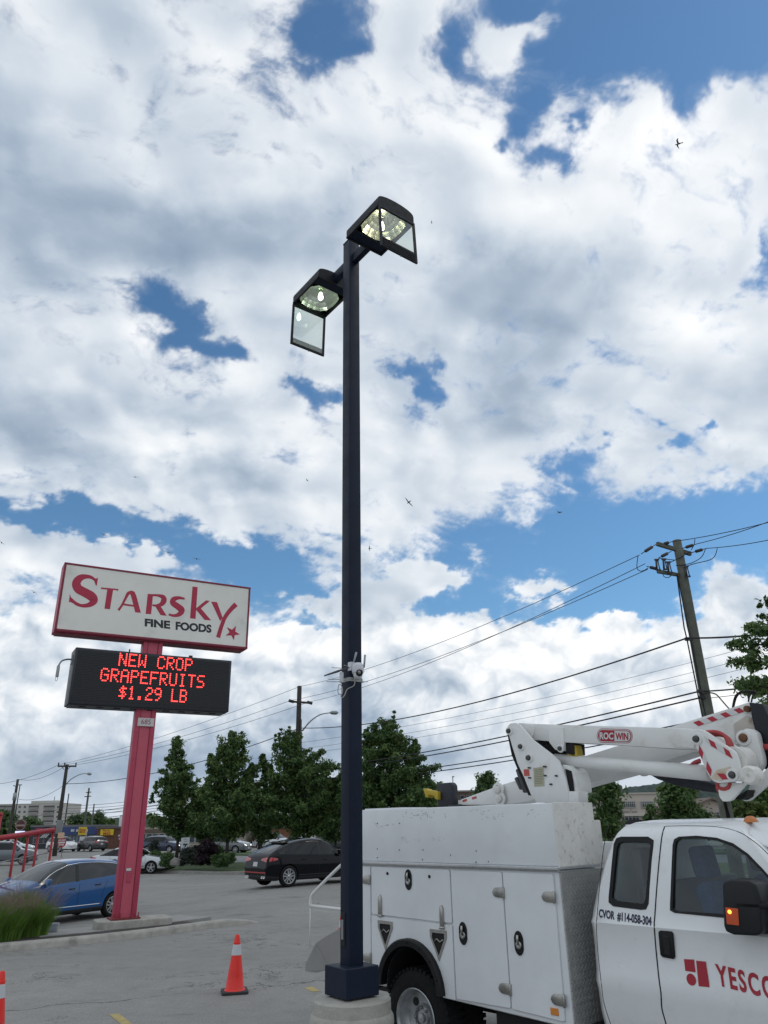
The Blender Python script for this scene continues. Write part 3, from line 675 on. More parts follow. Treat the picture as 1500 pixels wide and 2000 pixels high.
# ---- cab
YP = [(.50, .235), (.62, .200), (.72, .175), (.86, .165), (.925, .150), (1.0, .170), (1.15, .180), (1.28, .182), (1.335, .170), (1.355, .186), (1.42, .205), (1.6, .245), (1.8, .295), (1.95, .345), (2.005, .385), (2.045, .46), (2.075, .62), (2.09, .9), (2.095, 1.2)]
def yprof(z):
    for (a, ya), (b_, yb) in zip(YP, YP[1:]):
        if z <= b_: return ya + (yb - ya) * max(0, (z - a) / (b_ - a))
    return 1.2
def TS(px, py, d=0.0):
    """a photo point carried onto the cab's side skin"""
    y = .2
    for _ in range(12): z = TL(px, py, y).z; y = yprof(z)
    p = TL(px, py, y); return Vector((p.x, yprof(p.z) - d, p.z))
def xrear(z): return .12 if z < 1.34 else .12 + .25 * ((z - 1.34) / .70) ** 1.4
def xfront(z): return 2.02 if z < 1.36 else 2.02 - (z - 1.36) * .86
def cabsec(t, inset=0.0):
    """closed cross-sections along x; t 0 rear .. 1 front"""
    half = []
    for z, y in YP:
        zz = z if z < 1.9 else z - inset; x = xrear(z) + inset + (xfront(z) - xrear(z) - 2 * inset) * t
        half.append(Vector((x, min(y + inset, 1.2), zz)))
    return half + [Vector((p.x, 2.4 - p.y, p.z)) for p in reversed(half[:-1])]
ts = [0, .008, .03, .1, .25, .4, .55, .7, .82, .92, .97, .992, 1]
def cabrow(t, inset=0):
    r = cabsec(t, inset); e = .06 * max(0, 1 - t / .03) ** 2 + .06 * max(0, 1 - (1 - t) / .03) ** 2   # rounded vertical edges
    return [Vector((p.x, p.y + (e if p.y < 1.2 else -e) * (1 if p.z < 2.0 else .2), p.z - (e * .5 if p.z > 1.97 else 0))) for p in r]
q = MB(); rows = [cabrow(t) for t in ts]; q.grid(rows, close=True); n = len(rows[0])
q.add(rows[0], [range(n)], False); q.add(rows[-1], [range(n - 1, -1, -1)], False)
cabm = tp('cab', q, WHITE)
ci = MB(); rows = [cabsec(t, .05) for t in (0, .5, 1)]; ci.grid(rows, close=True); ci.add(rows[0], [range(n)], False); ci.add(rows[-1], [range(n - 1, -1, -1)], False)
inner = ci.build('inner', mat('cab_liner', (.085, .085, .09), .8), truck)
RW = [(1213, 1634), (1266, 1634), (1277, 1641), (1276, 1655), (1267, 1765), (1262, 1776), (1252, 1777), (1198, 1770), (1189, 1762), (1189, 1752), (1199, 1648), (1204, 1637)]
FWN = [(1326, 1634), (1360, 1632), (1400, 1636), (1432, 1647), (1462, 1668), (1490, 1697), (1516, 1727), (1536, 1752), (1540, 1800), (1530, 1804), (1480, 1800), (1420, 1793), (1318, 1783), (1309, 1778), (1309, 1765), (1314, 1650), (1317, 1639)]
def outline(px): return [TS(*p) for p in px]
def cutter(pts):
    c = MB(); c.prism([(p.x, -.2, p.z) for p in pts], (0, 2.8, 0)); return c.build('cut', DARK, truck)
rw, fw = outline(RW), outline(FWN)
# windscreen opening
ws = MB(); ws.box((2.0, 1.2, 1.66), (1.4, 1.42, .44), M=None); wsc = ws.build('cut', DARK, truck)
bpy.context.view_layer.update()
boolean(cabm, [inner]); boolean(cabm, [cutter(rw)]); boolean(cabm, [cutter(fw)]); boolean(cabm, [wsc])
assert len(cabm.data.polygons) > 400
for pl in cabm.data.polygons: pl.use_smooth = True
cabm.data.set_sharp_from_angle(angle=radians(35))
CGL = glass_mat('cab_glass', (.58, .66, .65), .10)
def pane(name, pts, far=False, d=-.018):
    f = (lambda p: Vector((p.x, 2.4 - (p.y - d), p.z))) if far else (lambda p: Vector((p.x, p.y - d, p.z)))
    c = sum((f(p) for p in pts), Vector()) / len(pts); q = MB(); P = [f(p) for p in pts]
    q.add(P, [range(len(P))], False); return tp(name, q, CGL, fixn=False)
def seal(pts, w, name='window_seal'):
    P = pts; c = sum(P, Vector()) / len(P); I = [p + (c - p).normalized() * w for p in P]
    q = MB(); q.grid([[p + Vector((0, .03, 0)) for p in P], [p - Vector((0, .004, 0)) for p in P], [p - Vector((0, .002, 0)) for p in I], [p + Vector((0, .03, 0)) for p in I]], close=True, sm=False)
    return tp(name, q, BLACKP, fixn=True)
pane('rear_side_window', rw); pane('front_side_window', fw); seal(rw, .045); seal(fw, .022)
pane('rear_side_window', rw, True); pane('front_side_window', fw, True)
q = MB(); wsq = [Vector((xfront(z) - .02, y, z)) for y, z in ((.40, 1.44), (2.0, 1.44), (1.93, 1.88), (.47, 1.88))]; q.add(wsq, [range(4)], False); tp('windscreen', q, CGL, fixn=False)
q = MB(); q.grid([[Vector((p.x + .02, p.y + a, p.z + c)) for p, a, c in zip(wsq, (-.03, .03, .03, -.03), (-.03, -.03, .03, .03))], [Vector((p.x + .026, p.y, p.z)) for p in wsq], [Vector((p.x - .03, p.y, p.z)) for p in wsq]], close=True, sm=False); tp('windscreen_seal', q, BLACKP)
# seats and dash seen through the glass
SEAT = mat('seat_cloth', (.045, .085, .19), .9, var=.2, vscale=20)
GREYV = mat('grey_vinyl', (.09, .09, .095), .7)
def seat(x, y):
    s = MB(); s.prism(rounded([(x - .12, y - .24, .95), (x - .30, y - .24, 1.60), (x - .20, y - .24, 1.66), (x + .02, y - .24, 1.02)], .05), (0, .48, 0)); s.box((x + .22, y, .95), (.5, .5, .16))
    s.prism(rounded([(x - .33, y - .13, 1.66), (x - .36, y - .13, 1.88), (x - .26, y - .13, 1.90), (x - .22, y - .13, 1.66)], .04), (0, .26, 0))
    return tp('seat', s, SEAT, bevel=.02)
seat(1.25, .66); seat(1.25, 1.74)
q = MB(); q.box((.50, .52, 1.62), (.10, .24, .52)); q.box((.52, 1.25, 1.36), (.12, 1.7, .50)); tp('rear_bench', q, GREYV, bevel=.03)
q = MB(); q.box((1.85, 1.2, 1.30), (.35, 1.8, .30)); q.lathe((1.62, 1.74, 1.40), (-.8, 0, .55), [(0, .19), (.02, .20), (.03, .19), (.02, .17), (0, .17)], 24); tp('dashboard', q, GREYV)
# door seams: dark gaskets in shallow grooves
def seam(pts, r=.0055):
    P = [TS(p.x, p.y) for p in spline([Vector(p) for p in pts], 6)]; q = MB(); q.tube([p + Vector((0, .0003, 0)) for p in P], r, 6); return tp('door_seam', q, DARK)
seam([(1298, 1615), (1292, 1640), (1284, 1720), (1279, 1790), (1278, 1808), (1281, 1850), (1287, 1910), (1291, 1940), (1293, 1970), (1302, 2005), (1312, 2060)])
seam([(1189, 1612), (1180, 1650), (1174, 1700), (1167, 1780), (1165, 1810), (1168, 1860), (1175, 1925), (1180, 1960), (1196, 2010)], .003)
seam([(1299, 1614), (1340, 1613), (1400, 1615), (1440, 1624), (1468, 1640), (1500, 1668), (1560, 1730)], .003)
q = MB(); q.tube(spline([TS(x, y, .0) for x, y in ((1222, 1612), (1300, 1611), (1410, 1612))], 6), .006, 6); tp('roof_gutter', q, WHITE)
# handle, lettering, lamps, mirror
HD = [(1287, 1820), (1291, 1817), (1313, 1819), (1316, 1823), (1320, 1869), (1317, 1873), (1295, 1869), (1291, 1864)]
q = MB(); q.prism([TS(*p, .002) for p in HD], (0, -.012, 0)); hb = tp('door_handle', q, BLACKP, bevel=.004, seg=2)
q = MB(); P = [TS(x, y, .016) for x, y in ((1296, 1826), (1309, 1828), (1312, 1864), (1300, 1862))]; q.prism(P, (0, -.008, 0)); q.build('handle_grip', mat('glossy_black', (.012, .012, .014), .2), hb, bevel=.003, seg=1)
def skin_text(name, txt, pl, pr, h, m, bold=.0, sx=1.0, space=1.0):
    """lettering on the cab skin between two photo points (baseline centre height)"""
    a, c = TS(*pl), TS(*pr); vs, fs = text_mesh(txt, 1.0, bold, 1.0, space=space, res=4); xs = [v[0] for v in vs]; ys = [v[1] for v in vs]
    x0, x1, y0, y1 = min(xs), max(xs), min(ys), max(ys); q = MB(); V = []
    for x, y in vs:
        t = (x - x0) / (x1 - x0); X = a.x + (c.x - a.x) * t; Z = a.z + (c.z - a.z) * t + ((y - y0) / (y1 - y0) - .5) * h
        V.append((X, yprof(Z) - .0035, Z))
    q.add(V, fs, False); return tp(name, q, m, fixn=False)
skin_text('door_number', 'CVOR  #114-058-304', (1170, 1784), (1273, 1800), .066, INK, .034)
skin_text('door_lettering', 'YESCO', (1399, 1903), (1515, 1932), .135, CRIM, .030, space=1.25)
L1 = [(1336, 1873), (1356, 1874), (1359, 1899), (1339, 1896)]; L2 = [(1360, 1876), (1379, 1878), (1386, 1928), (1365, 1926)]
q = MB()
for L in (L1, L2): q.add([TS(*p, .0035) for p in L], [range(4)], False)
c = TS(1350.5, 1913); q.add([(c.x + .036 * cos(t), yprof(c.z + .037 * sin(t)) - .0035, c.z + .037 * sin(t)) for t in [2 * pi * k / 28 for k in range(28)]], [range(28)], False)
tp('door_emblem', q, CRIM, fixn=False)
q = MB(); c = TL(1468, 1611, .62); q.lathe((c.x, .62, 2.062), (0, 0, 1), [(0, .056), (.012, .054), (.032, .042), (.046, .020), (.048, 0)], 18); tp('roof_marker_lamp', q, AMBER)
MY = -.02
MO = [(1410, 1728), (1414, 1721), (1428, 1718), (1462, 1720), (1476, 1727), (1482, 1745), (1486, 1762), (1489, 1815), (1486, 1825), (1474, 1828), (1432, 1826), (1417, 1820), (1413, 1808)]
q = MB(); q.prism([TL(x, y, MY) for x, y in MO], (0, .22, 0)); mi = tp('door_mirror', q, mat('mirror_shell', (.010, .011, .013), .45, spec=.35, bump=.05, bscale=300), bevel=.018, seg=3)
q = MB(); q.prism([TL(x, y, MY) for x, y in ((1434, 1761), (1600, 1768), (1600, 1780), (1436, 1774))], (0, .10, 0)); q.tube([TL(1480, 1765, .05), (1.75, .25, 1.48)], .03, 8); q.tube([TL(1480, 1815, .05), (1.75, .25, 1.38)], .03, 8); q.build('mirror_arm', BLACKP, mi, bevel=.01)
q = MB(); q.prism([TL(x, y, MY) for x, y in ((1417, 1772), (1442, 1775), (1444, 1808), (1420, 1805))], (0, -.006, 0)); la = q.build('turn_lamp', mat('turn_lens', (.55, .08, .02), .25, coat=.5), mi, bevel=.002, seg=1)
c = TL(1425, 1781, MY - .007); q = MB(); q.lathe((c.x, c.y, c.z), (0, -1, 0), [(0, .012), (.004, .011), (.006, 0)], 12); q.build('lamp_bulb', mat('lit_bulb', (1, .4, .05), .3, emit=(1, .35, .03), estr=4), la)
# bonnet and front end
hs = []
for x, w, zt in ((2.0, .19, 1.33), (2.3, .21, 1.32), (2.9, .24, 1.26), (3.15, .27, 1.18), (3.25, .36, 1.0)):
    h = [Vector((x, w, .62)), Vector((x, w - .03, .95)), Vector((x, w, zt - .12)), Vector((x, w + .10, zt - .02)), Vector((x, 1.2, zt + .05))]; hs.append(h + [Vector((p.x, 2.4 - p.y, p.z)) for p in reversed(h[:-1])])
q = MB(); q.grid(hs); q.add(hs[-1], [range(9)], False); tp('bonnet', q, WHITE)
q = MB(); q.box((3.32, 1.2, .70), (.18, 2.1, .26)); tp('front_bumper', q, ALU, bevel=.03)

# ---- turret, booms and elbow
def C6(x, y, Y): return TL(850 + .43333 * x, 1300 + .43333 * y, Y)
def C6s(pts, Y): return [C6(x, y, Y) for x, y in pts]
def plate(name, pts, Y, th, m=BOOMW, bv=.006, r=.0, sub=None):
    q = MB(); P = C6s(pts, Y); P = rounded(P, r) if r else P; q.prism(P, (0, th, 0)); return tp(name, q, m, sub or truck, bevel=bv, seg=2)
TPL = [(326, 272), (338, 260), (362, 258), (382, 268), (440, 335), (520, 396), (556, 428), (586, 505), (600, 566), (602, 618), (456, 618), (430, 580), (398, 500), (370, 440), (345, 360), (328, 300)]
t1 = plate('turret_plate', TPL, .92, .03)
plate('turret_plate', TPL, 1.42, .03)
q = MB(); q.prism(C6s([(320, 285), (326, 290), (350, 400), (400, 520), (428, 580), (420, 585), (395, 525), (345, 405)], .96), (0, .46, 0)); tp('turret_back', q, DARK)
q = MB(); P = [C6(x, y, .97) for x, y in ((575, 445), (615, 452), (650, 480), (668, 530), (672, 572), (600, 572), (590, 510))]; P = [C6(x, y, .97) for x, y in ((570, 445), (600, 452), (625, 480), (640, 530), (643, 572), (600, 572), (590, 510))]; q.prism(P, (0, .26, 0)); tp('turret_cover', q, BOOMW, bevel=.012)
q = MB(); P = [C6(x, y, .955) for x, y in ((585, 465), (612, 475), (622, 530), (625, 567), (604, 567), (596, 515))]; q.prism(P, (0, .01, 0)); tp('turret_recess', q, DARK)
q = MB(); P = [C6(x, y, .90) for x, y in ((600, 566), (645, 567), (647, 622), (600, 622))]; q.prism(P, (0, .17, 0)); q.box((-.55, 1.2, 1.35), (.62, .62, 1.1)); tp('turret_base', q, BOOMW, bevel=.012)
q = MB(); P = C6s([(360, 470), (378, 458), (424, 570), (395, 574)], 1.0); q.prism(P, (0, .35, 0)); P = C6s([(354, 508), (366, 500), (392, 558), (378, 560)], 1.05); q.prism(P, (0, .25, 0)); tp('control_box', q, mat('dark_grey_box', (.05, .05, .055), .5), bevel=.01)
def pin(x, y, Y, r, parent, m=mat('grey_pin', (.09, .09, .09), .5, .7), white=True):
    c = C6(x, y, Y)
    if white: q = MB(); q.lathe(c, (0, -1, 0), [(0, r * 2.0), (.014, r * 1.9), (.016, r * 1.2)], 20); q.build('pin_boss', BOOMW, parent, autosm=40)
    q = MB(); q.lathe(c, (0, -1, 0), [(0, r), (.035, r), (.040, r * .7), (.040, 0)], 16); q.build('pin', m, parent, autosm=40)
pin(335, 295, .92, .022, t1); pin(388, 365, .92, .022, t1); pin(424, 416, .92, .024, t1)
for x, y in ((428, 461), (500, 456), (430, 506), (500, 496), (550, 497), (526, 535), (497, 455)): pin(x, y, .92, .009, t1, white=False)
def decal(name, pts, Y, m, parent): q = MB(); q.add(C6s(pts, Y), [range(len(pts))], False); return q.build(name, m, parent, fixn=False)
decal('warning_sticker', [(398, 468), (422, 467), (425, 497), (401, 498)], .9165, mat('red_sticker', (.50, .08, .07), .5), t1)
st = decal('notice_sticker', [(442, 462), (488, 456), (492, 543), (446, 546)], .9165, mat('yellowed_sticker', (.42, .40, .28), .6, var=.1, vscale=30), t1)
q = MB()
for k in range(9):
    a = 470 + k * 7.6
    q.add(C6s([(450, a), (483, a - 3), (483, a - .5), (450, a + 2.5)], .9155), [range(4)], False)
q.build('sticker_print', mat('faded_print', (.22, .21, .17), .7), st, fixn=False)
# lower boom
LBY = 1.03
lb = plate('lower_boom', [(372, 258), (440, 262), (700, 271), (1000, 279), (1175, 286), (1180, 378), (1000, 370), (760, 354), (580, 346), (440, 335)], LBY, .28)
plate('boom_collar', [(405, 262), (436, 264), (446, 285), (440, 318), (426, 328), (395, 300)], LBY - .02, .32, r=.02)
plate('boom_collar', [(512, 274), (578, 276), (580, 346), (576, 385), (540, 380), (512, 345)], LBY - .015, .31, r=.015)
plate('boom_collar', [(1070, 284), (1160, 286), (1170, 375), (1085, 364), (1062, 340), (1060, 305)], LBY - .014, .31, r=.03)
pin(566, 374, LBY - .015, .02, lb)
q = MB(); P = C6s([(585, 347), (625, 350), (628, 402), (590, 396)], 1.05); q.prism(P, (0, .2, 0)); tp('cylinder_head', q, DARK, bevel=.008)
q = MB(); q.prism(C6s([(626, 352), (634, 378), (640, 410), (606, 408), (590, 395), (600, 392), (622, 405)], 1.06), (0, .12, 0)); tp('yellow_guard', q, mat('yellow_paint', (.50, .36, .03), .55), bevel=.004)
q = MB(); q.tube([C6(445, 345, 1.17), C6(590, 380, 1.17)], .085, 14); tp('lift_cylinder', q, DARK)
# emblem on the boom: red capsule with white ring and the two words
def capsule(x0, y0, x1, y1, Y, k=10):
    a, c = C6(x0, y0, Y), C6(x1, y1, Y); t = (c - a); h = C6((x0 + x1) / 2, (y0 + y1) / 2 - 28, Y) - C6((x0 + x1) / 2, (y0 + y1) / 2, Y)
    return a, t, h
def caps_pts(cx0, cx1, cy0, cy1, hh, Y):
    """pill in crop pixels: straight from cx0 to cx1, half height hh"""
    pts = []
    for k in range(13): w = radians(90 + k * 15); pts.append((cx0 + hh * .8 * cos(w), cy0 - hh * sin(w)))
    for k in range(13): w = radians(-90 + k * 15); pts.append((cx1 + hh * .8 * cos(w), cy1 - hh * sin(w)))
    return pts
em = decal('emblem', caps_pts(754, 864, 315.5, 318.5, 32, 0), LBY - .002, CRIM, lb)
decal('emblem_ring', caps_pts(754, 864, 315.5, 318.5, 29.5, 0), LBY - .004, WHT, em); decal('emblem_field', caps_pts(754, 864, 315.5, 318.5, 25.5, 0), LBY - .006, CRIM, em)
wf = [p for p in caps_pts(754, 862, 315.5, 318.5, 22.5, 0) if p[0] > 808]; wf = [(808, 294)] + sorted([p for p in wf if p[1] < 318], key=lambda p: p[0]) + sorted([p for p in wf if p[1] >= 318], key=lambda p: -p[0]) + [(808, 340)]
decal('emblem_white_half', wf, LBY - .008, WHT, em)
def c6_text(name, txt, x0, x1, y0, y1, h, Y, m, parent, bold=.02):
    vs, fs = text_mesh(txt, 1, bold); xs = [v[0] for v in vs]; ys = [v[1] for v in vs]; a, b_, c, d = min(xs), max(xs), min(ys), max(ys); q = MB()
    q.add([C6(x0 + (x - a) / (b_ - a) * (x1 - x0), y0 + (x - a) / (b_ - a) * (y1 - y0) - ((y - c) / (d - c) - .5) * h, Y) for x, y in vs], fs, False); return q.build(name, m, parent, fixn=False)
c6_text('emblem_text', 'ROC', 741, 803, 316, 318, 32, LBY - .010, WHT, em, .035); c6_text('emblem_text', 'WIN', 812, 870, 318, 320, 32, LBY - .010, CRIM, em, .035)
# levelling rod under the lower boom
q = MB(); q.tube([C6(540, 424, 1.10), C6(1235, 485, 1.10)], [.060, .068], 18); tp('levelling_rod', q, BOOMW)
# upper boom, on the far side
UBY = 1.62
ub = plate('upper_boom', [(1420, 163), (1068, 274), (820, 362), (660, 412), (420, 500), (282, 543), (116, 604), (118, 628), (300, 628), (420, 612), (660, 540), (900, 475), (1165, 390), (1300, 372), (1440, 330)], UBY, .34)
for k in range(5):
    x = 1162 + k * 61; y = 252 - k * 18.6
    decal('reflective_tape', [(x - 32, y + 14), (x + 0, y + 1), (x + 30, y + 10), (x - 0, y + 24)] if k == 0 else [(x - 32 + 0, y + 13), (x, y + 1), (x + 29, y + 11), (x, y + 24)], UBY - .003, WHT, ub) if False else None
for k in range(4):
    x = 1162 + k * 60.5; y = 250 - k * 19
    decal('red_tape', [(x, y + 6), (x + 27, y - 3), (x + 52, y + 13), (x + 25, y + 23)], UBY - .004, REDT, ub)
    if k < 3: decal('white_tape', [(x + 27, y - 3), (x + 60.5, y - 13), (x + 85.5, y + 4), (x + 52, y + 13)], UBY - .004, WHT, ub)
q = MB(); q.prism(C6s([(1345, 262), (1400, 225), (1430, 235), (1445, 300), (1440, 345), (1352, 340)], UBY - .012), (0, .02, 0)); tp('rust_patch', q, mat('stained_boom', (.50, .46, .40), .6, var=.1, vscale=6, dirt=(.20, .09, .04), dscale=5, damt=.8), bevel=.004, seg=1)
pin(1410, 196, UBY, .03, ub, RUST, white=False)
q = MB(); q.prism(C6s([(276, 542), (296, 538), (306, 600), (296, 618), (282, 616)], UBY - .03), (0, .03, 0)); tp('tip_bracket', q, OLDW, bevel=.004)
pin(285, 560, UBY - .03, .042, ub, OLDW); pin(292, 600, UBY - .03, .042, ub, OLDW)
for x, y in ((122, 606), (165, 594)): decal('warning_sticker', [(x, y), (x + 20, y - 6), (x + 21, y + 4), (x + 1, y + 10)], UBY - .004, mat('red_sticker', (.50, .08, .07), .5), ub)
# dark end cover and plates at the elbow
q = MB(); q.prism(C6s([(1413, 165), (1475, 172), (1500, 225), (1640, 260), (1640, 640), (1500, 470), (1478, 465), (1455, 330), (1432, 262)], UBY - .06), (0, .5, 0)); tp('end_cover', q, mat('dark_cover', (.010, .012, .018), .5, spec=.35), bevel=.012)
q = MB(); q.tube([C6(1440, 368, UBY - .08), C6(1600, 366, UBY - .08)], .028, 8); tp('hydraulic_hose', q, HOSE)
e1 = plate('elbow_bracket', [(1378, 300), (1398, 283), (1425, 285), (1450, 305), (1458, 345), (1475, 420), (1474, 450), (1440, 500), (1380, 490), (1360, 430), (1372, 360)], 1.44, .10, r=.02)
pin(1391, 326, 1.44, .035, e1, RUST)
plate('elbow_link', [(1200, 292), (1245, 296), (1330, 350), (1405, 395), (1432, 420), (1452, 470), (1452, 515), (1400, 520), (1360, 480), (1300, 400)], 1.30, .06, r=.02)
e2 = plate('elbow_plate', [(1156, 305), (1162, 292), (1180, 285), (1205, 292), (1225, 300), (1352, 390), (1364, 420), (1380, 492), (1378, 515), (1360, 522), (1275, 530), (1250, 520), (1228, 490), (1170, 355)], .94, .045, r=.012, bv=.008)
q = MB(); q.tube([C6(1345, 425, 1.0), C6(1395, 425, 1.32)], .11, 16); q.tube([C6(1340, 492, .98), C6(1420, 492, 1.02)], .055, 14); q.lathe(C6(1414, 494, .90), (0, -1, 0), [(-.12, .075), (0, .075), (.02, .06), (.02, 0)], 20); tp('elbow_shaft', q, OLDW, autosm=40)
pin(1179, 331, .94, .026, e2); pin(1341, 493, .94, .026, e2)
for pts in ([(1190, 358), (1209, 393), (1203, 425), (1186, 390)], [(1224, 430), (1246, 470), (1241, 500), (1221, 465)], [(1229, 329), (1259, 346), (1272, 378), (1243, 362)], [(1297, 366), (1325, 385), (1341, 420), (1310, 402)], [(1268, 485), (1302, 487), (1328, 512), (1294, 514)]):
    decal('red_tape', pts, .936, REDT, e2)
for pts in ([(1209, 393), (1224, 430), (1221, 465), (1203, 425)], [(1210, 316), (1229, 329), (1243, 362), (1222, 345)], [(1259, 346), (1297, 366), (1310, 402), (1272, 378)]): decal('white_tape', pts, .936, WHT, e2)
decal('rust_stain', [(1240, 510), (1270, 470), (1330, 455), (1345, 480), (1320, 500), (1290, 520)], .937, mat('rust_stain', (.60, .52, .42), .6, dirt=(.40, .25, .13), dscale=6, damt=.5), e2)
q = MB()
for k in range(4): q.tube(spline([C6(x + k * 7, y + k * 5, 1.0 + .05 * k) for x, y in ((1222, 300), (1262, 298), (1300, 312), (1318, 345), (1322, 375), (1336, 400))], 5), .016, 7)
for k in range(2): q.tube(spline([C6(x, y + k * 8, 1.08 + .05 * k) for x, y in ((1240, 472), (1215, 488), (1170, 474), (1150, 458), (1165, 438), (1195, 425))], 5), .014, 7)
for k in range(3): q.tube(spline([C6(x, y + k * 7, 1.02 + .05 * k) for x, y in ((1272, 528), (1276, 548), (1300, 556), (1322, 548), (1330, 527))], 5), .016, 7)
tp('hydraulic_hose', q, HOSE)
plate('lower_bracket', [(1272, 532), (1330, 527), (1402, 528), (1335, 606), (1318, 612), (1296, 612), (1280, 590)], 1.02, .05, r=.01)
plate('lower_bracket', [(1420, 535), (1500, 460), (1580, 400), (1580, 470), (1500, 535), (1415, 608), (1395, 612), (1380, 602), (1390, 585), (1408, 575)], 1.36, .06, r=.01)
q = MB(); q.prism(C6s([(1345, 600), (1408, 560), (1400, 590), (1375, 605)], 1.2), (0, .2, 0)); tp('bracket_filler', q, DARK)
q = MB(); q.prism(C6s([(952, 484), (1060, 487), (1240, 530), (1282, 545), (1278, 575), (1215, 568), (1080, 540), (1000, 512)], 1.32), (0, .22, 0)); tp('boom_pad', q, mat('navy_pad', (.016, .018, .026), .6, var=.2, vscale=8), bevel=.015)
q = MB(); q.prism(C6s([(905, 478), (948, 484), (945, 496), (930, 499), (920, 492)], 1.2), (0, .06, 0)); tp('rod_clamp', q, BOOMW, bevel=.004)
for pts in ([(1340, 190), (1352, 140), (1380, 118), (1440, 116)], [(1345, 186), (1358, 142), (1382, 122), (1440, 119)], [(1412, 164), (1418, 135), (1436, 118)], [(1425, 165), (1432, 135), (1446, 120)]):
    q = MB(); q.tube(spline([C6(x, y, UBY + .1) for x, y in pts], 6), .008, 6); tp('boom_hose', q, BLACKP)
# things riding on the deck at the rear: dark bucket liner, post, yellow hook
q = MB(); P = [TL(x, y, 1.6) for x, y in ((852, 1530), (880, 1528), (884, 1534), (887, 1585), (855, 1585))]; q.prism(P, (0, .10, 0)); q.box(TL(893, 1577, 1.6), (.16, .2, .06)); tp('bucket_liner', q, mat('navy_liner', (.014, .016, .024), .55), bevel=.02)
q = MB(); P = [TL(x, y, 1.55) for x, y in ((826, 1540), (832, 1541), (835, 1543), (855, 1546), (855, 1562), (849, 1560), (847, 1554), (836, 1552), (836, 1558), (831, 1557))]; q.prism(P, (0, .10, 0)); tp('jib_hook', q, mat('yellow_paint', (.62, .44, .03), .5), bevel=.006)
# odds and ends on the box side: rivet rows, scuffs
q = MB()
for px, py in ((737, 1608), (737, 1658), (737, 1675), (780, 1660), (826, 1660), (825, 1679), (930, 1684), (930, 1662), (1078, 1693), (780, 1608), (880, 1670), (954, 1683)): c = TL(px, py, .014); q.lathe(c, (0, -1, 0), [(0, .007), (.004, .006), (.006, 0)], 6)
tp('box_rivets', q, mat('grey_rivet', (.16, .16, .17), .6))

# scuffs scraped into the box paint
SCUFF = mat('scuff_grey', (.44, .45, .47), .6)
_rs = random.Random(12)
for cx, cy, n in ((806, 1590, 16), (850, 1589, 8), (1040, 1587, 9), (964, 1595, 12), (934, 1585, 7), (745, 1612, 7), (800, 1637, 8), (860, 1640, 6), (1085, 1717, 0)):
    q = MB()
    for k in range(n):
        x, y = cx + _rs.gauss(0, 14), cy + _rs.gauss(0, 4); a = _rs.uniform(-.5, .5) + (1.57 if _rs.random() < .3 else 0); L = _rs.uniform(1.2, 4.5); w = _rs.uniform(.35, .7)
        P = [TL(x + cos(a) * L * u - sin(a) * w * v, y + sin(a) * L * u + cos(a) * w * v, .0138) for u, v in ((-1, -.4), (.2, -1), (1, .2), (-.3, 1))]; q.add(P, [range(4)], False)
    if n: q.build('paint_scuff', SCUFF, truck, fixn=False)

# ------------------------------------------------------------------ lamp post with two open shoebox heads
LP = CAMP + ray(687, 1900) * 6.35; LAMP_TOP = 8.90; LAMP_BASE = LP.z
lang = radians(37) - pi / 2
lamp = thing('lamp_post', 'tall dark navy square lamp post with two open lit heads on a round concrete base', 'street lamp', (LP.x, LP.y, 0), lang)
NAVY = mat('navy_pole_paint', (.013, .0195, .037), .45, spec=.14, var=.12, vscale=3, bump=.04, bscale=120, dirt=(.022, .026, .036), dscale=2, damt=.4)
NAVYD = mat('charcoal_housing', (.016, .018, .022), .55, spec=.2, var=.1, vscale=8)
q = MB(); hb = LAMP_BASE - .160
q.lathe((0, 0, -.05), (0, 0, 1), [(0, .35), (hb - .20, .350), (hb - .185, .342), (hb - .17, .352), (hb - .14, .356), (hb - .10, .352), (hb - .075, .338), (hb - .07, .332), (hb + .02, .330), (hb + .035, .318), (hb + .038, 0)], 48)
tag(q.build('concrete_base', mat('base_concrete', (.40, .385, .345), .92, var=.16, vscale=6, bump=.5, bscale=38, dirt=(.20, .185, .16), dscale=3, damt=.6), lamp, autosm=35), None)
q = MB(); q.box((0, 0, hb + .11), (.335, .335, .22)); bc = q.build('base_cover', NAVY, lamp, bevel=.006, seg=1)
W_ = .148
q = MB(); q.box((0, 0, (LAMP_TOP + hb) / 2), (W_, W_, LAMP_TOP - hb)); q.build('pole', NAVY, lamp, bevel=.010, seg=3)
q = MB(); q.box((0, 0, LAMP_TOP + .008), (W_ + .006, W_ + .006, .016)); q.build('pole_cap', NAVY, lamp, bevel=.003, seg=1)
q = MB(); q.box((-.02, -W_ / 2 - .003, LAMP_BASE + .33), (.07, .012, .26)); hc = q.build('hand_hole_cover', NAVYD, lamp, bevel=.004, seg=1)
q = MB(); q.box((-.02, -W_ / 2 - .011, LAMP_BASE + .33), (.028, .006, .15)); q.build('inspection_label', mat('grey_label', (.22, .23, .24), .4), hc)
ZB = 8.52
REFL = mat('reflector', (.86, .90, .80), .30, .95)
CLIP = mat('steel_clip', (.3, .3, .3), .4, .8)
LGL = glass_mat('lamp_glass', (.80, .86, .82), .25, .03, .22)
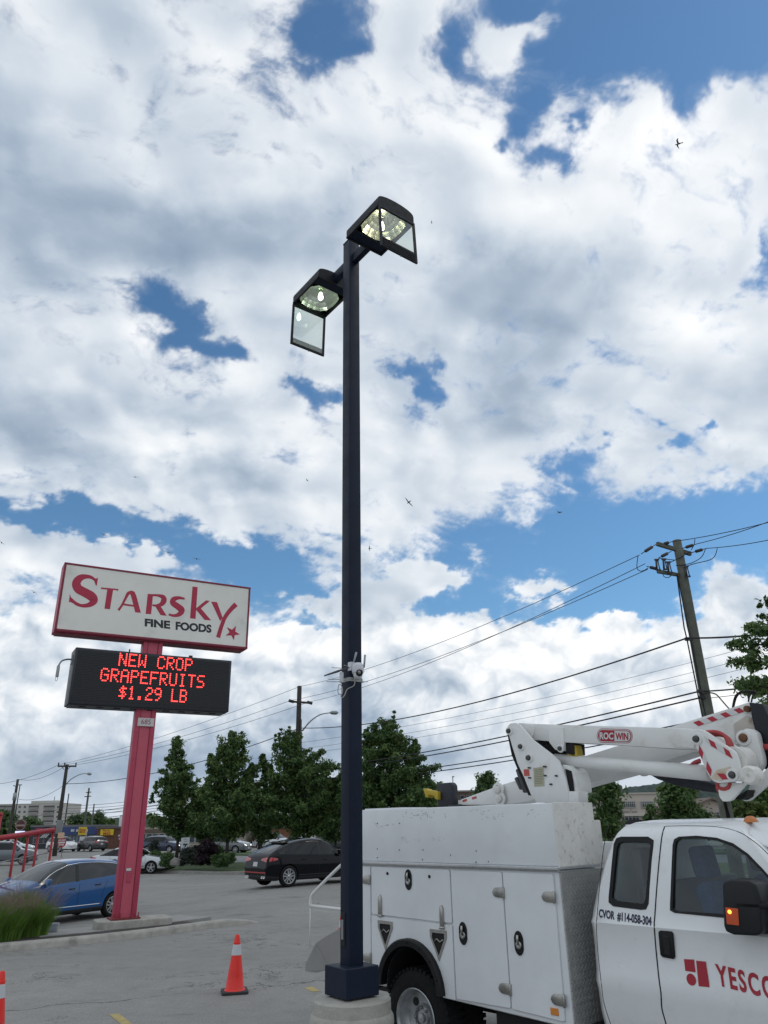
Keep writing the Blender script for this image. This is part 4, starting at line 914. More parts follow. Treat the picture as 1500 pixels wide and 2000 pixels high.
def lamp_head(sgn, dz, glow):
    """sgn +1 / -1 along the arm axis; opening faces down, glass door hangs from the outer end"""
    A0, A1, HB = (.40, 1.04, .255) if sgn > 0 else (.36, 1.0, .255)
    X = lambda a: a * sgn
    by = -.085 if sgn > 0 else .0                        # the heads sit slightly off the arm's axis
    z = ZB + dz
    # housing: barrel vault, walls and a rim
    n = 12; prof = [(-HB, z), (-HB, z + .09)] + [(HB * -cos(pi * k / n), z + .09 + .085 * sin(pi * k / n) ** .8) for k in range(1, n)] + [(HB, z + .09), (HB, z)]
    q = MB(); inner = [(y * .955, zz - (.012 if zz > z + .02 else 0)) for y, zz in prof]
    q.grid([[Vector((X(a), y, zz)) for y, zz in prof] for a in (A0, A0 + .02, A1 - .02, A1)])
    q.grid([[Vector((X(a), y, zz)) for y, zz in inner] for a in (A0 + .015, A1 - .015)])
    for a, P in ((A0, prof), (A1, prof), (A0 + .015, inner), (A1 - .015, inner)): q.add([Vector((X(a), y, zz)) for y, zz in P], [range(len(P))], False)
    for s_ in (-1, 1): q.box((X((A0 + A1) / 2), s_ * HB * .978, z - .003), (A1 - A0, .022, .02))
    q.box((X(A1 - .008), 0, z - .003), (.02, HB * 2, .02)); q.box((X(A0 + .008), 0, z - .003), (.02, HB * 2, .02))
    h = q.build('lamp_housing', NAVYD, lamp, autosm=45, fixn=True)
    q = MB(); q.box((X(A0 + .085), 0, z + .012), (.14, HB * 1.9, .018)); q.build('ballast_plate', NAVY, h, bevel=.004, seg=1)
    # faceted reflector bowl
    cx, rx, ry = (A0 + A1) / 2 + .07, .242, .240; rows = []
    for r_, zz in ((1.0, z + .02), (.93, z + .06), (.78, z + .105), (.55, z + .135), (.2, z + .15)):
        sq = lambda w: (max(abs(cos(w)), abs(sin(w)))) ** (-.55 * r_)
        rows.append([Vector((X(cx + rx * r_ * .97 * cos(w) * sq(w)), ry * r_ * .97 * sin(w) * sq(w), zz)) for w in [2 * pi * (k + .5) / 16 for k in range(16)]])
    q = MB(); q.grid(rows, close=True, sm=False); q.add(rows[-1], [range(16)], False); q.build('reflector', REFL, h, fixn=False)
    q = MB(); q.lathe((X(cx - .03), 0, z + .145), (0, 0, -1), [(0, .028), (.05, .028), (.055, .02)], 12); q.build('lamp_socket', mat('ceramic', (.5, .48, .42), .6), h)
    q = MB(); q.lathe((X(cx - .03), 0, z + .095), (0, 0, -1), [(0, .014), (.03, .024), (.06, .032), (.09, .030), (.11, .018), (.118, 0)], 16); q.build('bulb', glow, h)
    # hanging door: frame, louvred strip and glass
    L = .60 if sgn > 0 else .62; xd = X(A1 + .004); t = .012
    tilt = .05 * sgn
    P = lambda y, d: Vector((xd + tilt * d * .8, y, z - .012 - d))
    q = MB(); q.grid([[P(y, d) + Vector((o, 0, 0)) for y, d in pts] for pts, o in (
        ([(-HB, 0), (HB, 0), (HB, L), (-HB, L)], -t), ([(-HB, 0), (HB, 0), (HB, L), (-HB, L)], t), ([(-HB + .026, .026), (HB - .026, .026), (HB - .026, L - .026), (-HB + .026, L - .026)], t), ([(-HB + .026, .026), (HB - .026, .026), (HB - .026, L - .026), (-HB + .026, L - .026)], -t), ([(-HB, 0), (HB, 0), (HB, L), (-HB, L)], -t))], close=True, sm=False)
    dr = q.build('lamp_door', NAVYD, lamp)
    strip_h = .135
    q = MB()
    if sgn > 0:
        q.prism([P(-HB + .02, L - strip_h), P(HB - .02, L - strip_h), P(HB - .02, L - .02), P(-HB + .02, L - .02)], (.012, 0, 0))
        for k in range(4): d = L - strip_h + .025 + k * .026; q.prism([P(-HB + .03, d), P(HB - .03, d), P(HB - .03, d + .010), P(-HB + .03, d + .010)], (.018, 0, 0))
        q.build('door_louvre', NAVYD, dr)
    else:
        q.prism([P(-HB + .03, L - .10), P(HB - .03, L - .10), P(HB - .03, L - .03), P(-HB + .03, L - .03)], (.004, 0, 0)); q.build('door_louvre', mat('pale_gasket', (.30, .32, .30), .6), dr)
    q = MB(); g_ = [P(y, d) for y, d in rounded([(-HB + .024, .024), (HB - .024, .024), (HB - .024, L - (strip_h if sgn > 0 else .024)), (-HB + .024, L - (strip_h if sgn > 0 else .024))], .05)]
    q.add(g_, [range(len(g_))], False); q.build('door_glass', LGL, dr, fixn=False)
    q = MB(); q.lathe(P(.02, L + .002), (0, 0, -1), [(0, .006), (.014, .006)], 6); q.build('door_clip', CLIP, dr)
    h.location.y = by; dr.location.y = by
    # arm
    q = MB(); q.box((X((.05 + A0) / 2), 0, z + .09), (A0 - .05 + .02, .075, .13)); q.build('arm', NAVY, lamp, bevel=.008, seg=2)
lamp_head(1, 0, mat('lit_bulb_warm', (1, 1, .8), .3, emit=(1.0, .95, .62), estr=12))
lamp_head(-1, 0, mat('lit_bulb_green', (.8, 1, .8), .3, emit=(.78, 1.0, .74), estr=10))

# ------------------------------------------------------------------ security camera strapped to the post
def AP(px, py, off=.0):
    """photo point on a plane through the pole facing the camera, off metres nearer"""
    n = Vector((-LP.x, -LP.y, 0)).normalized(); return at_plane(px, py, Vector((LP.x, LP.y, 0)) + n * off, n)
cc0 = AP(698, 1306, .12)
cam_t = thing('security_camera', 'white dome security camera with antennas strapped to the lamp post', 'camera', cc0)
CW = mat('white_camera_plastic', (.62, .62, .66), .4, var=.04)
def K(px, py, off=.12): return AP(px, py, off) - cc0
q = MB(); q.lathe(K(699, 1306), (0, 0, 1), [(-.050, .03), (-.045, .055), (0, .060), (.035, .055), (.055, .035), (.06, 0)], 20); q.box(K(686, 1302, .09), (.05, .05, .085), lang); q.build('camera_housing', CW, cam_t, bevel=.004, seg=2)
q = MB(); q.lathe(K(699, 1318), (0, 0, 1), [(-.045, 0), (-.04, .025), (-.02, .042), (.01, .048), (.03, .046)], 20); ball = q.build('camera_ball', CW, cam_t)
fd = Vector((.25, -1, -.25)).normalized(); q = MB(); q.lathe(K(702, 1314, .165), fd, [(-.02, .034), (.004, .034), (.006, .028), (.0, .0)], 20); le = q.build('camera_lens', mat('camera_lens_black', (.01, .01, .012), .12), ball)
q = MB(); q.lathe(K(702, 1314, .172), fd, [(0, .014), (.004, .012), (.006, 0)], 14); q.build('lens_ring', mat('lens_grey', (.2, .19, .18), .3), le)
ANT = mat('antenna_grey', (.34, .35, .38), .5)
for a, b_ in (((691, 1293), (696, 1274)), ((711, 1304), (713, 1279)), ): q = MB(); q.tube([K(*a, .13), K(*b_, .13)], [.009, .0105], 8); q.build('antenna', ANT, cam_t)
q = MB(); q.tube([K(683, 1303, .1), K(660, 1311, .12), K(633, 1320, .14)], [.006, .012, .006], 6); q.build('solar_arm', mat('dark_antenna', (.08, .08, .09), .5), cam_t)
STR = mat('grey_strap', (.36, .37, .35), .6)
for y, x0, x1 in ((1328, 662, 707), (1331.5, 661, 709)):
    z = AP(690, y).z
    q = MB(); c, s_ = cos(lang), sin(lang); hw = W_ / 2 + .004
    ring = [Vector((LP.x + (x * c - yy * s_), LP.y + (x * s_ + yy * c), z)) - cc0 for x, yy in ((-hw, -hw), (hw, -hw), (hw, hw), (-hw, hw))]
    q.grid([[p + Vector((0, 0, dz)) for p in ring] for dz in (-.010, .010)], close=True, sm=False); q.build('strap', STR, cam_t, fixn=False)
for a, b_ in (((706, 1331.5), (718, 1331.5)), ((663, 1327), (642, 1327)), ((663, 1331.5), (637, 1331.5)), ((667, 1305), (648, 1304)), ((708, 1311), (712, 1311)), ((682, 1302), (671, 1299))): q = MB(); q.tube([K(*a, .07), K(*b_, .07)], .0035, 5); q.build('cable_tie', STR, cam_t)
q = MB(); q.tube(spline([K(x, y, .10) for x, y in ((692, 1322), (693, 1333), (690, 1340), (680, 1345), (676, 1350), (673, 1358), (668, 1363), (666, 1359), (669, 1350), (667, 1340), (662, 1337), (660, 1352), (665, 1357))], 5), .0045, 6); q.build('camera_cable', mat('pale_cable', (.42, .40, .37), .5), cam_t)
q = MB(); q.box(K(667, 1323, .09), (.035, .03, .10), lang); q.build('power_adapter', CW, cam_t, bevel=.004)

# ------------------------------------------------------------------ pylon sign
SA = radians(30); SU = Vector((cos(SA), sin(SA), 0)); SN = Vector((sin(SA), -cos(SA), 0))
SP = at_z(252, 1806, .1); SP.z = 0
GS = gz(SP.x, SP.y)
sign = thing('pylon_sign', 'grocery pylon sign with white panel and red LED board on a faded red post', 'sign', SP, SA)
# local frame: x along the face, y = away from the viewer, z up
PINK = mat('faded_red_paint', (.46, .050, .098), .5, var=.12, vscale=1.6, dirt=(.20, .025, .05), dscale=1.6, damt=.4)
DRED = mat('deep_red_trim', (.22, .018, .040), .5, var=.1)
PANEL = mat('sign_panel', (.80, .775, .715), .45, var=.04, vscale=1.5, dirt=(.50, .48, .43), dscale=1.2, damt=.4)
def Z_(x, z, y=-.25): return Vector((x, y, z))
q = MB(); px0 = -.135
for s_ in (-1, 1):
    q.box((px0 + s_ * .19, 0, 3.7), (.115, .30, 6.95))
q.build('post_tube', PINK, sign, bevel=.02, seg=2)
q = MB(); q.box((px0, -.0, 3.7), (.25, .25, 6.94)); q.build('post_panel', mat('faded_red_panel', (.52, .085, .130), .5, var=.1, vscale=1.2), sign, bevel=.006, seg=1)
q = MB()
for s_ in (-1, 1): q.box((px0 + s_ * .129, -.128, 3.7), (.010, .012, 6.93))
q.build('post_groove', DRED, sign)
q = MB(); q.box((px0, -.133, 1.02 + .05), (.10, .014, .20)); q.build('post_hatch', PINK, sign, bevel=.006, seg=1)
q = MB(); q.box((px0 - .03, -.139, 1.24), (.11, .012, .055)); q.build('small_plate', mat('white_plate', (.6, .6, .58), .5), sign)
q = MB(); q.box((px0, 0, .245), (.64, .52, .035)); pl_ = q.build('base_plate', mat('rusty_red', (.20, .03, .035), .7, var=.3, vscale=10), sign, bevel=.004, seg=1)
for sx in (-.27, -.12, .12, .27):
    q = MB(); q.lathe((px0 + sx, -.215, .26), (0, 0, 1), [(0, .022), (.03, .022), (.03, .012), (.10, .012), (.102, 0)], 6); q.build('anchor_bolt', mat('rusty_red', (.2, .03, .035), .7), pl_)
q = MB(); f = rounded([(-.75, -.50), (.90, -.50), (.90, .45), (-.75, .45)], .28, 6); q.prism([(x, y, -.1) for x, y in f], (0, 0, .325)); q.build('footing', mat('footing_concrete', (.36, .345, .31), .92, var=.2, vscale=4, bump=.4, bscale=30, dirt=(.22, .16, .12), dscale=2.5, damt=.5), sign, bevel=.01)
CX0, CX1, CZ0, CZ1 = -2.545, 2.355, 6.555, 8.315
q = MB(); q.box(((CX0 + CX1) / 2, 0, (CZ0 + CZ1) / 2), (CX1 - CX0, .50, CZ1 - CZ0)); cab_ = q.build('sign_cabinet', PINK, sign, bevel=.012, seg=1)
q = MB(); q.box(((CX0 + CX1) / 2, -.2515, (CZ0 + CZ1) / 2), (CX1 - CX0 - .085, .012, CZ1 - CZ0 - .085)); face = q.build('sign_face', PANEL, cab_)
q = MB(); q.box(((CX0 + CX1) / 2, .02, CZ0 - .012), (CX1 - CX0 - .1, .40, .03)); q.build('cabinet_underside', DRED, cab_)
q = MB()
for z in (CZ0 + .035, CZ1 - .035): q.box(((CX0 + CX1) / 2, -.258, z), (CX1 - CX0 + .006, .022, .050))
for x in (CX0 + .027, CX1 - .027): q.box((x, -.259, (CZ0 + CZ1) / 2), (.05, .02, CZ1 - CZ0 - .02))
q.build('face_retainer', DRED, cab_, bevel=.004, seg=1)
# lettering traced on the face
_Rs = Matrix.Rotation(-SA, 3, 'Z')
def SG(cx, cy, y=-.2595):
    """zoomed photo coordinates -> local point on the sign face"""
    p = at_plane(cx / 2.8846, 1050 + cy / 2.8846, SP + SN * .25, SN); l = _Rs @ (p - SP); return Vector((l.x, y, l.z))
def brush(mb, pts, y=-.2605, n=6):
    P = spline([Vector((a, b, c)) for a, b, c in pts], n); L, R = [], []
    for i, p in enumerate(P):
        t = P[min(i + 1, len(P) - 1)] - P[max(i - 1, 0)]; k = math.hypot(t.x, t.y) or 1; nx, ny = -t.y / k, t.x / k
        L.append(SG(p.x + nx * p.z, p.y + ny * p.z, y)); R.append(SG(p.x - nx * p.z, p.y - ny * p.z, y))
    mb.grid([L, R], sm=False)
def shape(mb, pts, y=-.2603): mb.add([SG(a, b, y) for a, b in pts], [range(len(pts))], False)
def letter(f):
    q = MB(); f(q); o = q.build('lettering', mat('sign_crimson', (.44, .022, .062), .5, var=.06), face, fixn=False); return o
def _S(q):
    brush(q, [(541, 250, 4), (522, 229, 8), (490, 220, 11), (452, 228, 19), (430, 256, 24), (440, 288, 25), (478, 310, 25), (515, 332, 26), (527, 355, 23), (505, 378, 14), (462, 384, 9), (425, 370, 9), (397, 342, 6)])
    shape(q, [(552, 226), (545, 272), (538, 268), (531, 246), (521, 228), (528, 226), (540, 232)]); shape(q, [(393, 318), (388, 366), (396, 362), (405, 368), (416, 372), (404, 352)])
def _T(q): shape(q, [(569, 281), (667, 290), (664, 302), (655, 297), (583, 291), (570, 292)]); shape(q, [(604, 291), (637, 294), (619, 404), (588, 401)], -.2606)
def _A(q):
    brush(q, [(667, 410, 7), (686, 382, 6), (706, 344, 7), (722, 315, 9), (742, 305, 6)]); shape(q, [(728, 306), (742, 299), (758, 306), (768, 330), (793, 424), (761, 421), (745, 356), (736, 325)], -.2606)
    shape(q, [(692, 371), (752, 380), (754, 390), (688, 381)], -.2609)
def _R(q):
    shape(q, [(832, 317), (862, 320), (851, 432), (820, 430)]); brush(q, [(846, 325, 6), (888, 326, 7), (918, 336, 13), (922, 356, 16), (908, 376, 12), (878, 383, 6), (858, 381, 5)], -.2606); shape(q, [(870, 380), (902, 384), (939, 441), (904, 437)], -.2609)
def _s(q): brush(q, [(1040, 345, 5), (1008, 340, 9), (978, 348, 14), (974, 368, 16), (1000, 388, 17), (1022, 408, 18), (1012, 430, 13), (982, 440, 8), (950, 433, 6)])
def _k(q): shape(q, [(1084, 276), (1113, 279), (1101, 458), (1070, 455)]); shape(q, [(1100, 402), (1160, 354), (1182, 357), (1118, 410)], -.2606); shape(q, [(1102, 404), (1130, 398), (1189, 467), (1152, 464)], -.2609)
def _y(q):
    shape(q, [(1189, 361), (1222, 364), (1254, 452), (1240, 471)]); brush(q, [(1329, 376, 14), (1300, 405, 12), (1268, 448, 11), (1247, 500, 11), (1228, 563, 12)], -.2606)
def _star(q):
    tips = [(1329, 498), (1351, 546), (1317, 579), (1271, 553), (1277, 505)]; c = (1310, 537); P = []
    for i in range(5): a, b_ = tips[i], tips[(i + 1) % 5]; P += [a, (c[0] + ((a[0] + b_[0]) / 2 - c[0]) * .50, c[1] + ((a[1] + b_[1]) / 2 - c[1]) * .50)]
    for i in range(10): shape(q, [c, P[i], P[(i + 1) % 10]])
for f in (_S, _T, _A, _R, _s, _k, _y, _star): letter(f)
def sign_text(txt, x0, x1, yt0, yb0, yt1, yb1, m, name, bold=.03, y=-.2605, parent=face):
    vs, fs = text_mesh(txt, 1, bold, res=4); xs = [v[0] for v in vs]; ys = [v[1] for v in vs]; a, b_, c, d = min(xs), max(xs), min(ys), max(ys); q = MB(); V = []
    for x, yy in vs:
        t = (x - a) / (b_ - a); s_ = (yy - c) / (d - c); yt = yt0 + (yt1 - yt0) * t; yb = yb0 + (yb1 - yb0) * t; V.append(SG(x0 + (x1 - x0) * t, yb + (yt - yb) * s_, y))
    q.add(V, fs, False); return q.build(name, m, parent, fixn=False)
sign_text('FINE', 815, 958, 456, 500, 470, 515, mat('sign_black', (.015, .016, .02), .5), 'lettering', .045); sign_text('FOODS', 989, 1191, 473, 520, 491, 538, mat('sign_black', (.015, .016, .02), .5), 'lettering', .045)
# message board
BX0, BX1, BZ0, BZ1 = -2.00, 1.935, 4.86, 6.205
q = MB(); q.box(((BX0 + BX1) / 2, .05, (BZ0 + BZ1) / 2), (BX1 - BX0, .66, BZ1 - BZ0)); board = q.build('message_board', mat('board_casing', (.022, .024, .030), .45, var=.1), sign, bevel=.02, seg=2)
BLK = mat('board_black', (.006, .007, .010), .4)
q = MB(); q.box(((BX0 + BX1) / 2, -.281, (BZ0 + BZ1) / 2 + .02), (BX1 - BX0 - .12, .012, BZ1 - BZ0 - .14))
zz = BZ0 + .12
while zz < BZ1 - .06: q.box(((BX0 + BX1) / 2, -.290, zz), (BX1 - BX0 - .13, .012, .012)); zz += .0392
q.build('display_face', BLK, board)
q = MB(); q.box(((BX0 + BX1) / 2, .05, BZ0 - .01), (BX1 - BX0 - .10, .55, .03))
for k in range(9): q.box((BX0 + .35 + k * .40, -.10, BZ0 - .035), (.16, .05, .03))
q.build('board_vents', mat('vent_grey', (.05, .053, .06), .5), board)
FONT = {'N': '10001 11001 11001 10101 10011 10011 10001', 'E': '11111 10000 10000 11110 10000 10000 11111', 'W': '10001 10001 10001 10101 10101 11011 10001', 'C': '01110 10001 10000 10000 10000 10001 01110',
        'R': '11110 10001 10001 11110 10100 10010 10001', 'O': '01110 10001 10001 10001 10001 10001 01110', 'P': '11110 10001 10001 11110 10000 10000 10000', 'G': '01110 10001 10000 10111 10001 10001 01110',
        'A': '01110 10001 10001 11111 10001 10001 10001', 'F': '11111 10000 10000 11110 10000 10000 10000', 'U': '10001 10001 10001 10001 10001 10001 01110', 'I': '01110 00100 00100 00100 00100 00100 01110',
        'T': '11111 00100 00100 00100 00100 00100 00100', 'S': '01111 10000 10000 01110 00001 00001 11110', '$': '00100 01111 10100 01110 00101 11110 00100', '1': '00100 01100 00100 00100 00100 00100 01110',
        '.': '00000 00000 00000 00000 00000 01100 01100', '2': '01110 10001 00001 00110 01000 10000 11111', '9': '01110 10001 10001 01111 00001 00010 01100', 'L': '10000 10000 10000 10000 10000 10000 11111', 'B': '11110 10001 10001 11110 10001 10001 11110', ' ': '00000 ' * 7}
LED = mat('lit_led', (1, .1, .08), .4, emit=(1.0, .045, .040), estr=2.6)
def led_row(txt, xa, xb, ztop):
    n = len(txt) * 6 - 1; p = (xb - xa) / (n - 1)
    for i, ch in enumerate(txt):
        if ch == ' ': continue
        q = MB()
        for r, row in enumerate(FONT[ch].split()):
            for c, bit in enumerate(row):
                if bit == '1':
                    x = xa + (i * 6 + c) * p; z = ztop - r * .0472; ring = [Vector((x + .0172 * cos(w), -.2975, z + .0172 * sin(w))) for w in [pi / 4 * k for k in range(8)]]
                    q.add(ring, [range(7, -1, -1)], False)
        q.build('led_character', LED, board, fixn=False)
def bz(cx, cy): return SG(cx, cy)
a, b_ = SG(676, 657), SG(1080, 688); led_row('NEW CROP', a.x, b_.x, (a.z + b_.z) / 2)
a, b_ = SG(573, 741), SG(1147, 782); led_row('GRAPEFRUITS', a.x, b_.x, (a.z + b_.z) / 2)
a, b_ = SG(676, 838), SG(1048, 864); led_row('$1.29 LB', a.x, b_.x, (a.z + b_.z) / 2)
# light sensor on a bent arm at the board's left end, bolts on top
q = MB(); q.tube(spline([Vector((BX0 - .0, .02, 5.95)), Vector((BX0 - .12, -.04, 5.94)), Vector((BX0 - .25, -.09, 5.88)), Vector((BX0 - .31, -.12, 5.76))], 6), .020, 8); q.box((BX0 - .01, .02, 5.95), (.04, .12, .22)); sa = q.build('sensor_arm', mat('galvanised', (.26, .28, .29), .45, .6), board)
q = MB(); q.box((BX0 - .31, -.12, 5.62), (.07, .06, .27)); q.build('sensor_box', mat('galvanised_light', (.34, .35, .35), .5, .4), sa, bevel=.01)
q = MB(); q.tube(spline([Vector((BX0 - .33, -.12, 5.49)), Vector((BX0 - .335, -.12, 5.42)), Vector((BX0 - .31, -.12, 5.39)), Vector((BX0 - .29, -.12, 5.42)), Vector((BX0 - .295, -.12, 5.49))], 5), .006, 5); q.build('wire_loop', mat('galvanised_light', (.34, .35, .35), .5, .4), sa)
q = MB(); q.box((-.72, -.2, BZ1 + .04), (.03, .03, .08)); q.box((.84, -.2, BZ1 + .03), (.09, .05, .05)); q.build('lifting_lug', BLK, board)
q = MB(); q.box((px0 + .01, -.163, 4.53), (.40, .02, .20)); npl = q.build('number_plate', mat('number_plate_white', (.60, .56, .54), .5), sign, bevel=.004, seg=1)
vs, fs = text_mesh('685', .165, .0, res=4); q = MB(); q.add([(px0 + .01 + x, -.1745, 4.53 + y) for x, y in vs], fs, False); q.build('number_text', mat('number_ink', (.24, .03, .06), .5), npl, fixn=False)

# ------------------------------------------------------------------ cars
# local frame: x forward, y to the car's left, z up, origin on the ground under the middle of the wheelbase
def paint_mat(name, col, rough=.28, metal=.35, coat=.8): return mat(name, col, rough, metal, coat=coat)
TINT = mat('tinted_glass', (.006, .007, .009), .05, spec=.42)
TINT2 = mat('clear_car_glass', (.014, .017, .018), .03, spec=.6)
HEADL = mat('headlamp_glass', (.50, .53, .56), .12, .3, coat=1)
HEADON = mat('lit_headlamp', (1, 1, .95), .2, emit=(1, .97, .88), estr=2.0)
TAILL = mat('tail_lamp_red', (.42, .010, .016), .15, coat=1)
CLAD = mat('dark_cladding', (.016, .017, .019), .6)
CHROME = mat('chrome', (.72, .73, .74), .10, 1.0)
ALLOY = mat('alloy_wheel', (.44, .45, .46), .30, .8)
ALLOYD = mat('alloy_dark', (.03, .03, .032), .35, .5)
PLATEW = mat('licence_plate', (.55, .56, .58), .5)
# style: stations (x/L from nose +.5 .. tail -.5): floor z, belt z, roof z (= belt outside the cabin), half width factor, roof width factor
STY = {
 'suv': dict(st=[(.500, .30, .62, .62, .70, .62), (.485, .22, .80, .80, .84, .74), (.45, .20, .92, .93, .93, .80), (.38, .20, .99, 1.02, .97, .84), (.28, .20, 1.02, 1.07, .99, .86), (.235, .20, 1.03, 1.10, 1.0, .84), (.13, .20, 1.02, 1.50, 1.0, .72), (.06, .20, 1.02, 1.62, 1.0, .72), (-.06, .20, 1.03, 1.66, 1.0, .73), (-.22, .20, 1.05, 1.65, 1.0, .72), (-.36, .20, 1.08, 1.58, .99, .70), (-.42, .21, 1.09, 1.48, .97, .69), (-.475, .24, 1.09, 1.12, .93, .76), (-.495, .30, .98, .99, .88, .76), (-.500, .38, .70, .70, .80, .70)],
             glass=(5, 11), ws=(5, 7), rwn=(10, 12), H=1.66, L=4.65, W=1.86, wb=2.70, wr=.355),
 'coupe_suv': dict(st=[(.500, .30, .62, .62, .70, .62), (.485, .22, .82, .82, .84, .74), (.45, .20, .93, .94, .93, .80), (.38, .20, .99, 1.02, .97, .84), (.28, .20, 1.03, 1.08, .99, .86), (.235, .20, 1.04, 1.11, 1.0, .84), (.13, .20, 1.03, 1.47, 1.0, .71), (.05, .20, 1.03, 1.62, 1.0, .71), (-.05, .20, 1.04, 1.66, 1.0, .71), (-.17, .20, 1.07, 1.62, 1.0, .70), (-.29, .20, 1.10, 1.50, .99, .69), (-.39, .21, 1.12, 1.32, .97, .70), (-.455, .23, 1.12, 1.155, .94, .76), (-.485, .28, 1.06, 1.07, .90, .77), (-.498, .34, .80, .80, .85, .74), (-.500, .42, .60, .60, .82, .72)],
             glass=(5, 11), ws=(5, 7), rwn=(10, 12), H=1.66, L=4.69, W=1.90, wb=2.82, wr=.37),
 'sedan': dict(st=[(.500, .30, .56, .56, .70, .60), (.485, .20, .70, .70, .84, .72), (.44, .17, .80, .82, .93, .80), (.36, .17, .87, .90, .97, .84), (.26, .17, .91, .96, .99, .84), (.20, .17, .92, .99, 1.0, .82), (.08, .17, .91, 1.34, 1.0, .68), (.00, .17, .91, 1.44, 1.0, .67), (-.10, .17, .92, 1.45, 1.0, .67), (-.20, .17, .94, 1.38, 1.0, .66), (-.30, .17, .97, 1.18, .99, .68), (-.37, .17, .98, 1.03, .97, .78), (-.46, .19, .97, 1.01, .93, .80), (-.490, .25, .90, .91, .88, .76), (-.500, .34, .62, .62, .82, .70)],
               glass=(5, 11), ws=(5, 7), rwn=(9, 11), H=1.45, L=4.75, W=1.82, wb=2.76, wr=.33),
 'hatch': dict(st=[(.500, .28, .60, .60, .70, .60), (.487, .20, .74, .74, .84, .72), (.45, .17, .84, .86, .93, .80), (.39, .17, .92, .96, .97, .83), (.33, .17, .96, 1.04, .99, .83), (.295, .17, .97, 1.08, 1.0, .80), (.17, .17, .97, 1.39, 1.0, .71), (.06, .17, .99, 1.545, 1.0, .69), (-.05, .17, 1.02, 1.595, 1.0, .68), (-.20, .17, 1.06, 1.58, 1.0, .67), (-.34, .17, 1.12, 1.52, .99, .66), (-.42, .18, 1.16, 1.46, .97, .66), (-.465, .20, 1.10, 1.14, .94, .74), (-.490, .26, .96, .97, .90, .76), (-.500, .36, .70, .70, .84, .70)],
               glass=(5, 11), ws=(5, 7), rwn=(11, 12), H=1.595, L=4.17, W=1.77, wb=2.60, wr=.325),
}
from mathutils.bvhtree import BVHTree
def car(label, loc, heading, style, paint, group=None, cat='car', name='parked_car', clad=True, detail=2, glass=None, lights='off', roof_rail=False, front_lit=False, scale=1.0, pillar=(.0, -.19)):
    s = STY[style]; L, W, H = s['L'], s['W'], s['H']; st = s['st']
    rt = thing(name, label, cat, loc, heading, group); rt.scale = (scale,) * 3
    rows = []
    for (xf, z0, zb, zr, wf, rf) in st:
        w = W / 2 * wf; wr = W / 2 * rf; x = xf * L
        if zr <= zb + .06: wr = w * .80
        rows.append([(x, 0, z0), (x, w * .62, z0), (x, w * .93, z0 + .03), (x, w * .985, z0 + .16 * (zb - z0)), (x, w, z0 + .55 * (zb - z0)), (x, w * .985, zb - .10 * (zb - z0)), (x, w * .945, zb), (x, wr + (w * .945 - wr) * .12, zr - .12 * (zr - zb) if zr > zb + .06 else zr - .01), (x, wr * .86, zr - .004), (x, wr * .45, zr + .012), (x, 0, zr + .016)])
    nr = len(rows[0]); full = [r + [(x, -y, z) for x, y, z in reversed(r[1:-1])] for r in rows]; n = len(full[0])
    me = bpy.data.meshes.new('body'); vs = [p for r in full for p in r]; fs = []; mi = []
    g0, g1 = s['glass']; ws0, ws1 = s['ws']; r0, r1 = s['rwn']
    for i in range(len(full) - 1):
        for k in range(n):
            fs.append((i * n + k, i * n + (k + 1) % n, (i + 1) * n + (k + 1) % n, (i + 1) * n + k))
            kk = k if k < nr - 1 else n - 1 - k
            m = 0
            if kk <= 2 and clad: m = 3
            if kk == 6 and g0 <= i < g1: m = 1
            if kk >= 7 and (ws0 <= i < ws1 or r0 <= i < r1): m = 2
            mi.append(m)
    fs.append(tuple(range(n))); mi.append(0); fs.append(tuple(range(len(vs) - 1, len(vs) - 1 - n, -1))); mi.append(0)
    me.from_pydata(vs, [], fs); me.polygons.foreach_set('material_index', mi)
    for mm in (paint, glass or TINT, glass or TINT, CLAD, DARK): me.materials.append(mm)
    bm = bmesh.new(); bm.from_mesh(me); bmesh.ops.recalc_face_normals(bm, faces=bm.faces)
    cl = bm.edges.layers.float.new('crease_edge')
    for e in bm.edges:
        ms = {f.material_index for f in e.link_faces}
        if len(ms) > 1: e[cl] = .35
    bm.to_mesh(me); bm.free()
    o = bpy.data.objects.new('body', me); COL.objects.link(o)
    md = o.modifiers.new('s', 'SUBSURF'); md.levels = md.render_levels = 2
    # wheel arches cut out of the solid
    cuts = []
    for sx in (s['wb'] / 2, -s['wb'] / 2):
        c = MB(); c.cur = 0; c.lathe((sx, -W, s['wr'] + .01), (0, 1, 0), [(0, 0), (0, s['wr'] * 1.13), (2 * W, s['wr'] * 1.13), (2 * W, 0)], 28); cu = c.build('cut', DARK); cuts.append(cu)
    dg = bpy.context.evaluated_depsgraph_get(); m2 = bpy.data.meshes.new_from_object(o.evaluated_get(dg)); o.modifiers.clear(); o.data = m2
    tree_v = [v.co.copy() for v in m2.vertices]; bvh = BVHTree.FromPolygons(tree_v, [tuple(p.vertices) for p in m2.polygons])
    # keep the wheel housing: only cut the outer 0.34 m on each side
    for cu in cuts:
        for v in cu.data.vertices: pass
    boolean(o, cuts)
    for p in o.data.polygons: p.use_smooth = True
    # split the solid into body, windows and cladding
    src = o.data; groups = {}
    for p in src.polygons:
        nm = src.materials[p.material_index].name if p.material_index < len(src.materials) else DARK.name
        y = sum((src.vertices[i].co.y for i in p.vertices)) / len(p.vertices); x = sum((src.vertices[i].co.x for i in p.vertices)) / len(p.vertices)
        key = 'body'
        if p.material_index == 1: key = 'side_window:%d' % (1 if y > 0 else 0)
        elif p.material_index == 2: key = 'windscreen' if x > 0 else 'rear_window'
        elif p.material_index == 3: key = 'sill_cladding'
        groups.setdefault(key, []).append(p)
    objs = {}
